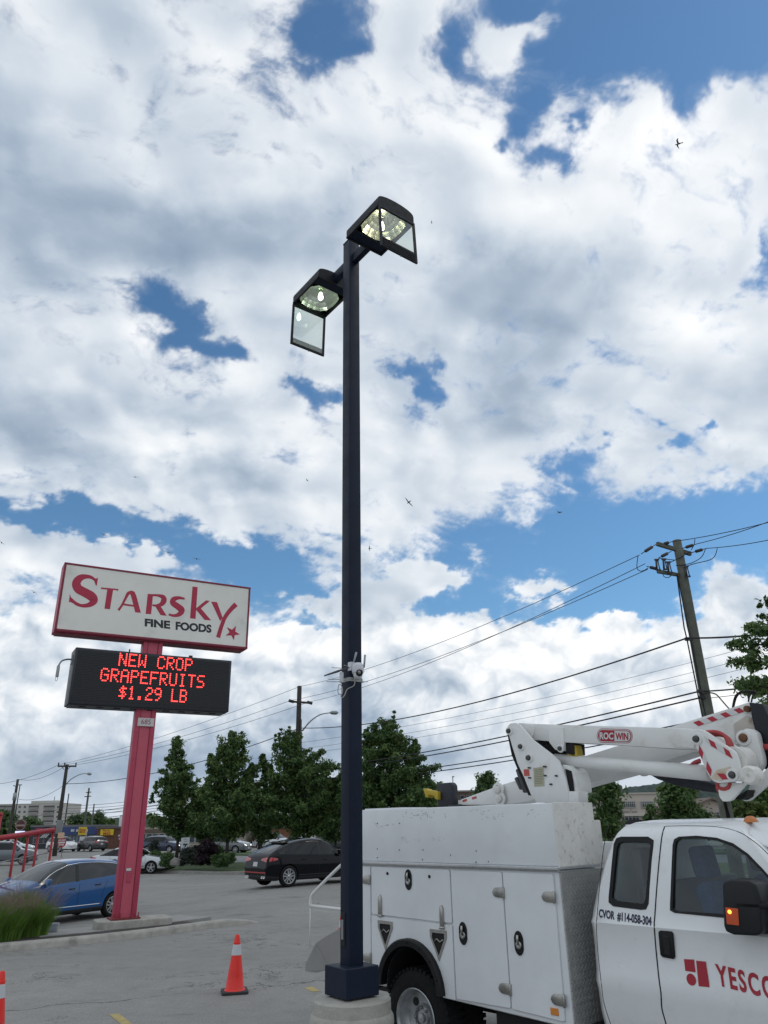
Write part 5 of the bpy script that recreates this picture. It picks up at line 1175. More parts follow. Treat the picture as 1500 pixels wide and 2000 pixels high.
    for key, polys in groups.items():
        used = {}; V = []; F = []; MI = []
        for p in polys:
            f = []
            for i in p.vertices:
                if i not in used: used[i] = len(V); V.append(src.vertices[i].co.copy())
                f.append(used[i])
            F.append(f); MI.append(p.material_index)
        m3 = bpy.data.meshes.new(key.split(':')[0]); m3.from_pydata(V, [], F)
        mats_ = [src.materials[k] for k in range(len(src.materials))]
        for mm in mats_: m3.materials.append(mm)
        m3.polygons.foreach_set('material_index', MI); m3.polygons.foreach_set('use_smooth', [True] * len(F)); m3.set_sharp_from_angle(angle=radians(40)); m3.update()
        ob = bpy.data.objects.new(key.split(':')[0], m3); COL.objects.link(ob); ob.parent = rt; objs[key] = ob
    bpy.data.objects.remove(o)
    def skin(x, z, side=1, off=.004):
        h = bvh.ray_cast(Vector((x, side * 2.0, z)), Vector((0, -side, 0))); return Vector((x, (h[0].y if h[0] else side * W / 2) + side * off, z))
    def skinx(y, z, end=1, off=.006):
        h = bvh.ray_cast(Vector((end * 4.0, y, z)), Vector((-end, 0, 0))); return Vector(((h[0].x if h[0] else end * L / 2) + end * off, y, z))
    # wheels
    wr = s['wr']
    for sx in (1, -1):
        for sy in (1, -1):
            cx, cy = sx * s['wb'] / 2, sy * (W / 2 - .115)
            e = bpy.data.objects.new('wheel', None); COL.objects.link(e); e.parent = rt
            q = MB(); q.lathe((cx, cy, wr), (0, sy, 0), [(-.10, wr * .66), (-.10, wr * .93), (-.07, wr), (.07, wr), (.10, wr * .94), (.104, wr * .80), (.096, wr * .70), (.06, wr * .68)], 32); q.build('tyre', RUBBER, e)
            q = MB(); q.lathe((cx, cy, wr), (0, sy, 0), [(.06, wr * .70), (.098, wr * .70), (.100, wr * .655), (.075, wr * .63), (.03, wr * .62)], 32)
            nsp = 5
            for k in range(nsp):
                for dd in (-.17, .17) if style != 'sedan' else (0,):
                    a = 2 * pi * k / nsp + pi / 2; c_, s_ = cos(a), sin(a); t = Vector((-s_, 0, c_)); r_ = Vector((c_, 0, s_)); o_ = Vector((cx, cy + sy * .085, wr))
                    p0 = o_ + r_ * wr * .10 + t * dd * wr * .35; p1 = o_ + r_ * wr * .66 + t * dd * wr * .95; hw = wr * (.055 if dd else .085)
                    q.prism([p0 - t * hw, p0 + t * hw, p1 + t * hw * .9, p1 - t * hw * .9], (0, -sy * .03, 0))
            q.lathe((cx, cy, wr), (0, sy, 0), [(.05, wr * .17), (.095, wr * .16), (.098, 0)], 16)
            q.build('rim', ALLOY, e, fixn=True)
            q = MB(); q.lathe((cx, cy, wr), (0, sy, 0), [(.028, wr * .64), (.03, 0)], 24); q.build('brake_disc', ALLOYD, e)
            q = MB(); q.grid([[(cx + wr * 1.10 * cos(a), cy + sy * d, wr + wr * 1.10 * sin(a)) for a in [pi * k / 14 - .15 + .3 * k / 14 * 1 for k in range(15)]] for d in (-.22, .07)]); q.build('wheel_liner', DARK, rt, fixn=False)
    if detail < 1: return rt
    # lamps, plate, grille
    fz = st[1][2] if style != 'hatch' else .78
    for sy in (1, -1):
        pts = [(W * .24, fz - .12), (W * .40, fz - .07), (W * .40, fz + .03), (W * .26, fz - .02)]
        P = [skinx(sy * y, z, 1, .012) for y, z in pts]; q = MB(); q.prism(P, (-.05, 0, 0)); q.build('headlight', HEADON if front_lit else HEADL, rt)
        tz = st[-3][2] - .10; half = .085 if style != 'sedan' else .075
        ys = np.linspace(W * .20, W * .405, 6); q = MB()                 # lamp wrapped round the rear corner: rear patch and side patch
        q.grid([[skinx(sy * y, tz + v * half * (.35 + .65 * (y - ys[0]) / (ys[-1] - ys[0])), -1, .012) for y in ys] for v in (-1, 0, 1)])
        xs2 = np.linspace(-L * .5 + .10, -L * .5 + .44, 6)
        q.grid([[skin(x, tz + .01 + v * half * (1.0 - .75 * (x - xs2[0]) / (xs2[-1] - xs2[0])), sy, .010) for x in xs2] for v in (-1, 0, 1)])
        q.build('tail_light', TAILL, rt, fixn=True)
    q = MB(); P = [skinx(y, z, 1, .010) for y, z in ((-W * .22, fz - .20), (W * .22, fz - .20), (W * .25, fz - .02), (-W * .25, fz - .02))]; q.prism(P, (-.05, 0, 0)); q.build('grille', CLAD, rt)
    pz = .80 if style in ('coupe_suv', 'suv') else .72
    q = MB(); P = [skinx(y, z, -1, .014) for y, z in ((-.15, pz - .075), (.15, pz - .075), (.15, pz + .075), (-.15, pz + .075))]; q.prism(P, (.02, 0, 0)); q.build('licence_plate', PLATEW, rt)
    q = MB(); P = [skinx(y, z, 1, .014) for y, z in ((-.15, .42), (.15, .42), (.15, .56), (-.15, .56))]; q.prism(P, (-.03, 0, 0)); q.build('licence_plate', PLATEW, rt)
    # mirrors
    mx = st[5][0] * L - .22; mz = st[6][2] + .09
    for sy in (1, -1):
        q = MB(); p = skin(mx, mz - .05, sy, 0); q.prism([(mx + .10, p.y + sy * .06, mz - .07), (mx - .06, p.y + sy * .03, mz - .07), (mx - .06, p.y + sy * .03, mz + .09), (mx + .05, p.y + sy * .06, mz + .09)], (0, sy * .16, 0)); q.build('door_mirror', paint, rt, bevel=.025, seg=2)
    if detail < 2: return rt
    # door seams, handles, pillar, trim line
    zb = lambda xf: np.interp(-xf, [-a[0] for a in st], [a[2] for a in st])
    for sy in (1, -1):
        for xs in ([(.225, .34), (.215, .6), (.21, .93)], [(-.005, .30), (-.01, .6), (-.015, .97)], [(-.205, .55), (-.215, .75), (-.245, .99)]):
            q = MB(); pp = [Vector((a * L, b_, 0)) for a, b_ in xs]; q.tube([skin(p.x, p.y, sy, -.001) for p in spline(pp, 6)], .006, 5); q.build('door_seam', DARK, rt)
        for a in (.045, -.165):
            z = zb(a) - .14; P0, P1 = skin(a * L + .09, z - .01, sy, .012), skin(a * L - .09, z, sy, .012); q = MB(); q.tube([P0, (P0 + P1) / 2 + Vector((0, sy * .018, 0)), P1], .015, 6); q.build('door_handle', paint if style == 'coupe_suv' else CLAD, rt)
        P = [skin(x * L, z, sy, .006) for x, z in ((pillar[0] + .012, zb(0) + .02), (pillar[0] - .012, zb(0) + .02), (pillar[0] - .022, H - .14), (pillar[0] + .004, H - .14))]; q = MB(); q.add(P, [range(4)], False); q.build('door_pillar', CLAD, rt, fixn=False)
        i0, i1 = g0, g1; tr = []
        for k in range(i0, i1 + 1):
            x, w, zr, zbk, wr_ = st[k][0] * L, W / 2 * st[k][4], st[k][3], st[k][2], W / 2 * st[k][5]
        xs_ = np.linspace(st[g0][0] * L - .02, st[g1][0] * L + .05, 16); top = []
        for x in xs_:
            zr = np.interp(-x / L, [-a[0] for a in st], [a[3] for a in st]); top.append(skin(x, zr - .085, sy, .003))
        q = MB(); q.tube([Vector(p) for p in top], .011 if style == 'hatch' else .007, 6); q.build('window_trim', CHROME if style in ('hatch', 'suv') else CLAD, rt)
        q = MB(); q.tube([skin(x, .40, sy, .004) for x in np.linspace(-.21 * L, .20 * L, 12)], .014, 6); q.build('sill_trim', CHROME if style == 'hatch' else CLAD, rt)
    # wiper, spoiler, exhausts
    if style in ('coupe_suv', 'hatch', 'suv'):
        ri = s['rwn'][0]; x = st[ri][0] * L; z = st[ri][3]
        q = MB(); q.prism([(x + .12, -W * .30, z + .035), (x + .12, W * .30, z + .035), (x - .12, W * .28, z - .005), (x - .12, -W * .28, z - .005)], (0, 0, .022)); q.build('roof_spoiler', paint, rt, bevel=.008, seg=1)
    if style == 'coupe_suv':
        for sy in (1, -1):
            for dy in (.52, .66):
                p = skinx(sy * dy, .36, -1, .0); q = MB(); q.lathe((p.x + .06, p.y, .36), (-1, 0, 0), [(0, .045), (.09, .045), (.09, .036), (.03, .034), (.03, 0)], 14); q.build('exhaust_tip', CHROME, rt)
        q = MB(); P = [skinx(y, z, -1, .008) for y, z in ((-W * .40, .50), (W * .40, .50), (W * .40, .54), (-W * .40, .54))]; q.prism(P, (.02, 0, 0)); q.build('rear_reflector', TAILL, rt)
    return rt

def world_dir(pxx, ang):
    """heading from an angle in the picture: 0 = to the right across the line of sight, 90 = straight away"""
    d = ray(pxx, 1700); az = atan2(d.x, d.y); return ang * pi / 180 - az
# black coupe-SUV in the middle distance: its near rear wheel stands at this point
def car_at(px, py, hd, sx, sy, style, z=None):
    s = STY[style]; p = on_ground(px, py); c, n = cos(hd), sin(hd); lx, ly = sx * s['wb'] / 2, sy * (s['W'] / 2 - .1)
    return Vector((p.x - (lx * c - ly * n), p.y - (lx * n + ly * c), p.z))
hd = world_dir(575, 33); car('black coupe-backed SUV parked beyond the cone, left of the lamp post', car_at(562, 1733, hd, -1, -1, 'coupe_suv'), hd, 'coupe_suv', mat('black_paint', (.003, .004, .006), .08, 0, spec=.24))
hd = world_dir(150, 180 + 37); car('bright blue hatchback parked behind the ornamental grass', car_at(214, 1791, hd, -1, 1, 'hatch'), hd, 'hatch', paint_mat('blue_paint', (.002, .075, .245), .12, 0, .40), glass=TINT2)
SILV = paint_mat('silver_paint', (.50, .52, .54), .25, .6, .8); GREYP = paint_mat('grey_paint', (.14, .15, .165), .25, .5, .8); NAVYP = paint_mat('dark_blue_paint', (.012, .02, .06), .2, .3, .9)
WHITEP = paint_mat('white_paint', (.70, .71, .71), .3, 0, .7); WINE = paint_mat('wine_paint', (.09, .012, .020), .22, .4, .9); DGREY = paint_mat('charcoal_paint', (.04, .042, .045), .25, .4, .8)
hd = world_dir(220, -22); car('silver sedan seen over the roof of the blue hatchback', Vector((*on_ground(196, 1708).xy, -.30)) + Vector((cos(hd) * 1.7, sin(hd) * 1.7 + .6, 0)), hd, 'sedan', SILV, detail=2)
FARC = 'cars along the road'
def far(label, px, py, ang, style, paint, lit=False, detail=1, name='passing_car', sc=1.0):
    p = on_ground(px, py); hd = world_dir(px, ang); return car(label, (p.x, p.y, p.z + .04), hd, style, paint, FARC, detail=detail, front_lit=lit, name=name, scale=sc)
far('dark blue SUV with a lit headlamp left of the white bed sign', 318, 1667, -35, 'suv', NAVYP, True)
far('grey SUV with both headlamps lit, behind the clipped bush', 443, 1668, -28, 'suv', GREYP, True)
far('wine red SUV behind the trees right of the grey SUV', 488, 1654, 175, 'suv', WINE)
far('silver SUV just behind the black SUV', 535, 1660, -30, 'suv', SILV)
far('white SUV facing the viewer behind the no entry sign', 119, 1664, -62, 'suv', WHITEP)
far('white pickup-sized car beside the blue shop', 153, 1652, -50, 'suv', WHITEP)
far('charcoal SUV in front of the blue shop', 177, 1663, 120, 'suv', DGREY)
far('white car with its tail to us beside the charcoal SUV', 186, 1655, 100, 'suv', WHITEP)
far('grey car under the brick shop, left of the red post', 236, 1657, -20, 'sedan', GREYP)
far('silver car with lit headlamps behind the red railing', 22, 1667, -15, 'sedan', SILV, True)
far('grey car moving behind the red railing, nearest the frame edge', 8, 1690, -8, 'suv', GREYP)
far('dark car at the edge of the red post, behind the bed', 292, 1660, -20, 'sedan', DGREY)
far('dark SUV half hidden by the lamp post', 668, 1664, -30, 'suv', DGREY)
far('white car parked behind the truck cab roof', 1188, 1612, 160, 'sedan', WHITEP, sc=1.0)

# ------------------------------------------------------------------ poles and wires
WOOD = mat('pole_wood', (.118, .124, .100), .9, var=.25, vscale=3, bump=.5, bscale=18, dirt=(.05, .045, .035), dscale=5, damt=.6)
WOODD = mat('dark_pole_wood', (.055, .048, .042), .9, var=.25, vscale=3)
GALV = mat('galvanised_steel', (.30, .32, .33), .5, .5, var=.1)
INSUL = mat('dark_insulator', (.03, .03, .033), .4)
WIRE = mat('black_wire', (.010, .010, .012), .6); WIREG = mat('grey_wire', (.10, .105, .11), .6)
UP = 'utility poles'
def pole(label, base, ztop, r0, r1, m=WOOD, name='utility_pole', group=UP, cat='pole'):
    t = thing(name, label, cat, base, 0, group); q = MB(); n = 6; h = ztop - base[2]
    q.tube([(0, 0, -.05 + (h + .05) * i / n) for i in range(n + 1)], [r0 + (r1 - r0) * i / n for i in range(n + 1)], 14); q.build('pole', m, t); return t
def loc(t, p): return Vector(p) - t.location
def bar(q, a, b, w, h=None):
    a, b = Vector(a), Vector(b); d = (b - a); M = d.to_track_quat('X', 'Z').to_matrix(); q.box((a + b) / 2, (d.length, w, h or w), M=M)
def cutout(t, p):                                                       # small porcelain switch
    q = MB(); p = Vector(p); q.tube([p, p + Vector((.03, 0, .34))], .035, 8); q.tube([p + Vector((.10, 0, .02)), p + Vector((.08, 0, .36))], .018, 6); q.box(p + Vector((.05, 0, .36)), (.16, .05, .05)); q.box(p + Vector((.05, 0, 0)), (.16, .05, .05)); q.build('cutout_switch', INSUL, t)
def strain(t, a, b):
    a, b = Vector(a), Vector(b); d = b - a; q = MB(); q.tube([a, b], .014, 6); q.tube([a + d * .28, a + d * .32, a + d * .72, a + d * .76], [.03, .055, .055, .03], 10); q.build('strain_insulator', INSUL, t)
# the tall pole at the right
YR = 24.0
ax = at_y(1322, 1057, YR); bx = Vector((ax.x, YR, 0))
rp = pole('tall weathered wooden pole with two crossarms behind the truck boom', bx, ax.z + .02, .20, .145)
def RP(px, py, dy=0.0): return loc(rp, at_y(px, py, YR + dy))
q = MB(); bar(q, RP(1283, 1062, -.25), RP(1349, 1082, .15), .10, .13); q.build('crossarm', WOOD, rp)
q = MB(); bar(q, RP(1284, 1116, -.2), RP(1326, 1123, .0), .09, .11); q.build('crossarm', WOOD, rp)
for a, b_ in (((1283, 1062), (1252, 1082)), ((1311, 1077), (1286, 1090)), ((1290, 1064), (1312, 1058)), ((1330, 1072), (1362, 1062)), ((1349, 1080), (1380, 1071)), ((1290, 1113), (1263, 1106))): strain(rp, RP(*a, -.1), RP(*b_, -.3))
for x, y in ((1283, 1113), (1297, 1112), (1306, 1118), (1341, 1126)): cutout(rp, RP(x, y, -.22))
q = MB()
for pts in ([(1246, 1086), (1244, 1108), (1250, 1115), (1258, 1114), (1266, 1109)], [(1286, 1090), (1300, 1092), (1318, 1094)], [(1294, 1118), (1297, 1126), (1305, 1128), (1311, 1124)], [(1320, 1105), (1336, 1103), (1352, 1099), (1370, 1088), (1378, 1072)], [(1340, 1106), (1360, 1100), (1385, 1094), (1396, 1086), (1401, 1071)], [(1350, 1074), (1356, 1063), (1357, 1053)], [(1310, 1098), (1330, 1088), (1349, 1077)]):
    q = MB(); q.tube(spline([RP(x, y, -.15) for x, y in pts], 4), .014, 5); q.build('jumper_wire', WIRE, rp)
for dx in (0, 7): q = MB(); q.tube([RP(1322 + dx * .2, 1122, -.1), RP(1336 + dx, 1225, -.1), RP(1342 + dx, 1250, -.1), RP(1366 + dx * .9, 1370, -.1), RP(1374 + dx, 1410, -.1), Vector((.0 - dx * .01, -.2, 2))], .022, 6); q.build('riser_cable', WIRE, rp)
q = MB(); q.box(RP(1343, 1248, -.12), (.16, .12, .10)); q.box(RP(1366, 1350, -.12), (.14, .12, .10)); q.box(RP(1371, 1362, -.12), (.14, .12, .10)); q.build('cable_clamp', INSUL, rp)
# the middle pole with a street lamp arm
YM = 57.0
mx_ = at_y(585, 1340, YM); mp = pole('wooden pole with a street lamp arm behind the maples', (mx_.x, YM, 0), mx_.z, .26, .17, WOODD)
def MP(px, py, dy=0.0): return loc(mp, at_y(px, py, YM + dy))
q = MB(); bar(q, MP(566, 1370, -.15), MP(606, 1373, -.15), .12, .14); q.build('crossarm', WOODD, mp)
for x, y in ((568, 1368), (604, 1371)): q = MB(); q.tube([MP(x - 4, y, -.2), MP(x + 6, y + 3, -.2)], .11, 8); q.build('pin_insulator', INSUL, mp)
def lamp_arm(t, F, pts, head):
    q = MB(); P = spline([F(*p) for p in pts], 6); q.tube(P, [.06 - .025 * i / (len(P) - 1) for i in range(len(P))], 8); a = q.build('lamp_arm', GALV, t)
    q = MB(); h0, h1 = F(*head[0]), F(*head[1]); q.tube([h0, h0.lerp(h1, .25), h0.lerp(h1, .75), h1], [.05, .14, .15, .04], 10); q.build('lamp_head', GALV, a)
lamp_arm(mp, MP, [(590, 1428), (606, 1409), (625, 1396), (646, 1392)], [(644, 1392), (661, 1392)])
q = MB(); q.tube([MP(588, 1405, -.25), MP(588, 1500, -.25)], .06, 6); q.build('conduit', INSUL, mp)
# the left pole
lb_ = on_ground(108, 1672); YL = lb_.y
lx = at_y(131, 1493, YL); lp = pole('dark wooden pole with crossarm, street lamp and grey transformer box, left of the red post', (lx.x, YL, lb_.z), lx.z, .24, .16, WOODD)
def LPp(px, py, dy=0.0): return loc(lp, at_y(px, py, YL + dy))
q = MB(); bar(q, LPp(113, 1496.5, -.2), LPp(149, 1496.5, -.2), .14, .16); bar(q, LPp(125, 1503, -.25), LPp(120, 1497, -.25), .05); bar(q, LPp(132, 1503, -.25), LPp(138, 1497, -.25), .05); q.build('crossarm', WOODD, lp)
for x in (114, 126, 148): q = MB(); p = LPp(x, 1495, -.2); q.tube([p, p + Vector((0, 0, .28))], [.05, .09], 8); q.build('pin_insulator', INSUL, lp)
lamp_arm(lp, LPp, [(128, 1533), (140, 1521), (158, 1512), (172, 1511)], [(170, 1511), (179, 1512)])
q = MB(); q.box(LPp(116, 1615, -.35), (.56, .4, 1.3)); q.build('transformer_box', mat('grey_box', (.20, .21, .21), .6), lp, bevel=.04)
# others on the far left and in the distance
def far_pole(label, base, toppx, r, m, **k):
    b_ = on_ground(*base); t = at_y(toppx[0], toppx[1], b_.y); return pole(label, (t.x, b_.y, b_.z), t.z, r, r * .7, m, **k), b_.y
t4, y4 = far_pole('wooden pole with a grey transformer can near the left edge', (20, 1668), (35, 1522), .2, WOODD)
q = MB(); p = loc(t4, at_y(29, 1556, y4 - .4)); q.lathe(p - Vector((0, 0, .4)), (0, 0, 1), [(0, .0), (0, .22), (.8, .22), (.85, 0)], 14); q.build('transformer_can', GALV, t4)
q = MB(); bar(q, loc(t4, at_y(26, 1534, y4)), loc(t4, at_y(31, 1536, y4)), .08); q.build('crossarm', WOODD, t4)
t5, y5 = far_pole('slim dark lamp pole beside the transformer pole', (27, 1650), (39, 1534), .13, mat('dark_pole', (.03, .03, .035), .5), name='lamp_pole', cat='street lamp')
q = MB(); q.box(loc(t5, at_y(39, 1533, y5)), (.62, .5, .14)); q.build('lamp_head', mat('dark_pole', (.03, .03, .035), .5), t5)
t6, y6 = far_pole('brown wooden pole with short crossarms above the yellow roof sign', (163, 1650), (174, 1539), .22, WOOD)
for yy, a, b_ in ((1548, 168, 178), (1556, 165, 178)): q = MB(); bar(q, loc(t6, at_y(a, yy, y6 - .2)), loc(t6, at_y(b_, yy - 1, y6 - .2)), .14); q.build('crossarm', WOODD, t6)
t7, y7 = far_pole('shorter far pole right of the brown one', (179, 1640), (184, 1570), .24, WOOD)
t8, y8 = far_pole('slim dark pole between the two wooden ones', (122, 1655), (134.5, 1550), .12, mat('dark_pole', (.03, .03, .035), .5), name='lamp_pole', cat='street lamp')
t9, y9 = far_pole('grey pole with a bracket in front of the dark flats', (627, 1655), (633, 1500), .16, GALV)
q = MB(); bar(q, loc(t9, at_y(633, 1508, y9)), loc(t9, at_y(622, 1500, y9)), .06); bar(q, loc(t9, at_y(621, 1500, y9)), loc(t9, at_y(634, 1500, y9)), .06); q.build('bracket', GALV, t9)
t10, y10 = far_pole('slim grey lamp pole rising behind the bucket liner', (884, 1640), (884, 1516), .10, GALV, name='lamp_pole', cat='street lamp')
q = MB(); bar(q, loc(t10, at_y(883, 1516.5, y10)), loc(t10, at_y(887.5, 1517, y10)), .22, .12); q.build('lamp_head', GALV, t10)
t11, y11 = far_pole('slim grey lamp pole behind the small trees, over the cab roof', (1302, 1632), (1293, 1500), .10, GALV, name='lamp_pole', cat='street lamp')
t12, y12 = far_pole('slim pale pole at the right edge under the boom plates', (1482, 1626), (1474, 1545), .08, GALV, name='lamp_pole', cat='street lamp')
# wires: hung between real points on those poles
PW = 'overhead wires'
def wire(label, a, b_, sag, r=.014, m=WIRE, n=18, name='power_line'):
    q = MB(); q.tube(catenary(a, b_, sag, n), r, 5); return tag(q.build(name, m, fixn=False), label, 'cable', PW)
def W(px, py, Y): return at_y(px, py, Y)
prim = [((1249, 1084), (585, 1341)), ((1260, 1101), (604, 1371)), ((1265, 1112), (568, 1368))]
nm_ = ['topmost', 'second', 'third']
for i, (a, b_) in enumerate(prim): wire('%s thin wire sloping from the crossarms of the tall pole down to the middle pole' % nm_[i], W(*a, YR - .3), W(*b_, YM - .2), .55, .013)
for i, (a, b_) in enumerate((((585, 1341), (114, 1494)), ((604, 1371), (148, 1494)), ((568, 1368), (126, 1494)))): wire('%s wire from the middle pole to the crossarm of the left pole' % nm_[i], W(*a, YM - .2), W(*b_, YL - .2), .45, .016)
for i, (a, b_) in enumerate((((1312, 1058), (1620, 985)), ((1362, 1062), (1620, 968)), ((1380, 1071), (1620, 1024)))): wire('%s wire leaving the tall pole towards the right edge' % nm_[i], W(*a, YR - .3), W(*b_, 19), .12, .013)
wire('thick black cable from the tall pole down to the middle pole', W(1340, 1247, YR - .2), W(590, 1422, YM - .2), .75, .028)
wire('thick black cable from the middle pole to the left pole', W(580, 1424, YM - .2), W(128, 1531, YL - .2), .9, .030)
wire('thick black cable from the tall pole into the tree at the right edge', W(1343, 1246, YR - .2), W(1600, 1221, 19), .1, .030)
for i, (a, b_) in enumerate((((1367, 1350), (590, 1502)), ((1371, 1362), (590, 1508)))): wire(['upper', 'lower'][i] + ' cable of the close pair passing behind the boom elbow', W(*a, YR - .2), W(*b_, YM - .2), .35, .026)
for i, (a, b_) in enumerate((((1400, 1400), (590, 1524)), ((1404, 1410), (590, 1531)))): wire(['upper', 'lower'][i] + ' cable of the low pair crossing behind the turret', W(*a, YR + 6), W(*b_, YM - .2), .4, .026)
for i, (a, b_) in enumerate((((590, 1502), (122, 1590)), ((590, 1508), (122, 1596)), ((590, 1524), (122, 1603)))): wire(nm_[i] + ' low cable behind the maples towards the left pole', W(*a, YM - .2), W(*b_, YL - .2), .5, .024)
for i, (a, b_) in enumerate((((1640, 1215), (560, 1454)), ((1640, 1238), (560, 1466)), ((1640, 1258), (560, 1475)))): wire(nm_[i] + ' faint far wire crossing behind the tall pole', W(*a, 40), W(*b_, 66), .7, .012, WIREG)
wire('cable with a splice leaving the tall pole to the right, above the boom', W(1376, 1350, YR - .2), W(1620, 1310, 19), .10, .024)
wire('thin wire under the spliced cable at the right', W(1378, 1364, YR - .2), W(1620, 1326, 19), .05, .010, WIREG)
q = MB(); q.tube(spline([W(x, y, YR - .3) for x, y in ((1372, 1356), (1385, 1353), (1398, 1356), (1408, 1366), (1424, 1384), (1440, 1396), (1460, 1440))], 5), .020, 6); tag(q.build('service_drop', WIRE, fixn=False), 'cable drooping from the tall pole behind the striped boom', 'cable', PW)
for i, (a, b_) in enumerate((((131, 1494), (36, 1522)), ((128, 1531), (37, 1561)), ((114, 1494), (-40, 1532)), ((126, 1575), (-40, 1606)))): wire(['upper wire from the left pole to the transformer pole', 'sagging cable from the left pole to the transformer pole', 'wire running from the left crossarm out of the frame', 'low wire passing the transformer pole out of the frame'][i], W(*a, YL - .2), W(*b_, y4 - .2), .6, .02)
for i, yy in enumerate((1574, 1579, 1584, 1588)): wire(['topmost', 'second', 'third', 'lowest'][i] + ' of the level wires behind the red post at the left', W(130, yy, YL + 10), W(420, yy - 42 + i * 4, YM + 30), .5, .022, WIREG)

# ------------------------------------------------------------------ trees and shrubs
def leaf_mat(name, a, b, c=None):
    m = bpy.data.materials.new(name); m.use_nodes = True; nt = m.node_tree; nt.nodes.clear(); g = NT(nt)
    out = g.node('ShaderNodeOutputMaterial'); df = g.node('ShaderNodeBsdfPrincipled'); tl = g.node('ShaderNodeBsdfTranslucent'); mx = g.node('ShaderNodeMixShader')
    at = g.node('ShaderNodeAttribute', attribute_name='tone'); col = g.mix(at.outputs['Fac'], a, b)
    if c: col = g.mix(g.mr(at.outputs['Fac'], .96, 1.0, 0, .7), col, c)
    df.inputs['Roughness'].default_value = .55; df.inputs['Specular IOR Level'].default_value = .35
    g.l.new(col, df.inputs['Base Color']); g.l.new(col, tl.inputs[0]); mx.inputs[0].default_value = .38
    g.l.new(df.outputs[0], mx.inputs[1]); g.l.new(tl.outputs[0], mx.inputs[2]); g.l.new(mx.outputs[0], out.inputs[0]); return m
LEAF = leaf_mat('maple_leaves', (.058, .122, .046), (.195, .285, .090), (.17, .18, .07))
LEAF2 = leaf_mat('dark_leaves', (.050, .105, .044), (.155, .230, .075))
LEAFP = leaf_mat('purple_leaves', (.022, .012, .020), (.050, .026, .038))
LEAFG = leaf_mat('grey_green_leaves', (.05, .07, .055), (.12, .14, .11))
LEAFY = leaf_mat('young_leaves', (.05, .085, .020), (.12, .15, .035))
BARK = mat('bark', (.055, .045, .036), .95, var=.3, vscale=6, bump=.6, bscale=20)
def leaves_mesh(name, centers, radii, per, size, seed, m, parent, up=.5, aspect=.62, flat=.75):
    """leaf-sized bent quads scattered round clump centres"""
    rs = np.random.RandomState(seed); C = np.repeat(np.array(centers), per, 0); Rr = np.repeat(np.array(radii), per)
    n = len(C); d = rs.normal(size=(n, 3)); d /= np.linalg.norm(d, axis=1)[:, None]; rad = rs.rand(n) ** .55 * (1 + .35 * (rs.rand(n) > .8))
    P = C + d * (Rr * rad)[:, None] * np.array([1, 1, flat])
    nr = d * .5 + rs.normal(size=(n, 3)) * .6 + np.array([0, 0, up]); nr /= np.linalg.norm(nr, axis=1)[:, None]
    t = np.cross(nr, rs.normal(size=(n, 3))); t /= np.linalg.norm(t, axis=1)[:, None]; b = np.cross(nr, t)
    s = size * (.6 + .8 * rs.rand(n))[:, None]; w = s * aspect
    tip = P + t * s * .6 - nr * s * .12; tail = P - t * s * .6; l = P + b * w * .5 + nr * s * .08 + t * s * .1; r = P - b * w * .5 + nr * s * .08 + t * s * .1
    V = np.stack([tail, l, tip, r], 1).reshape(-1, 3).astype(np.float32)
    me = bpy.data.meshes.new(name); me.vertices.add(len(V)); me.vertices.foreach_set('co', V.ravel())
    me.loops.add(4 * n); me.loops.foreach_set('vertex_index', np.arange(4 * n, dtype=np.int32)); me.polygons.add(n)
    me.polygons.foreach_set('loop_start', np.arange(0, 4 * n, 4, dtype=np.int32)); me.polygons.foreach_set('loop_total', np.full(n, 4, np.int32)); me.update()
    tone = np.repeat(np.clip(.45 + .28 * rs.normal(size=n) + np.repeat(.18 * rs.normal(size=len(centers)), per), 0, 1), 4).astype(np.float32)
    me.attributes.new('tone', 'FLOAT', 'POINT').data.foreach_set('value', tone); me.materials.append(m)
    o = bpy.data.objects.new(name, me); COL.objects.link(o); o.parent = parent; return o
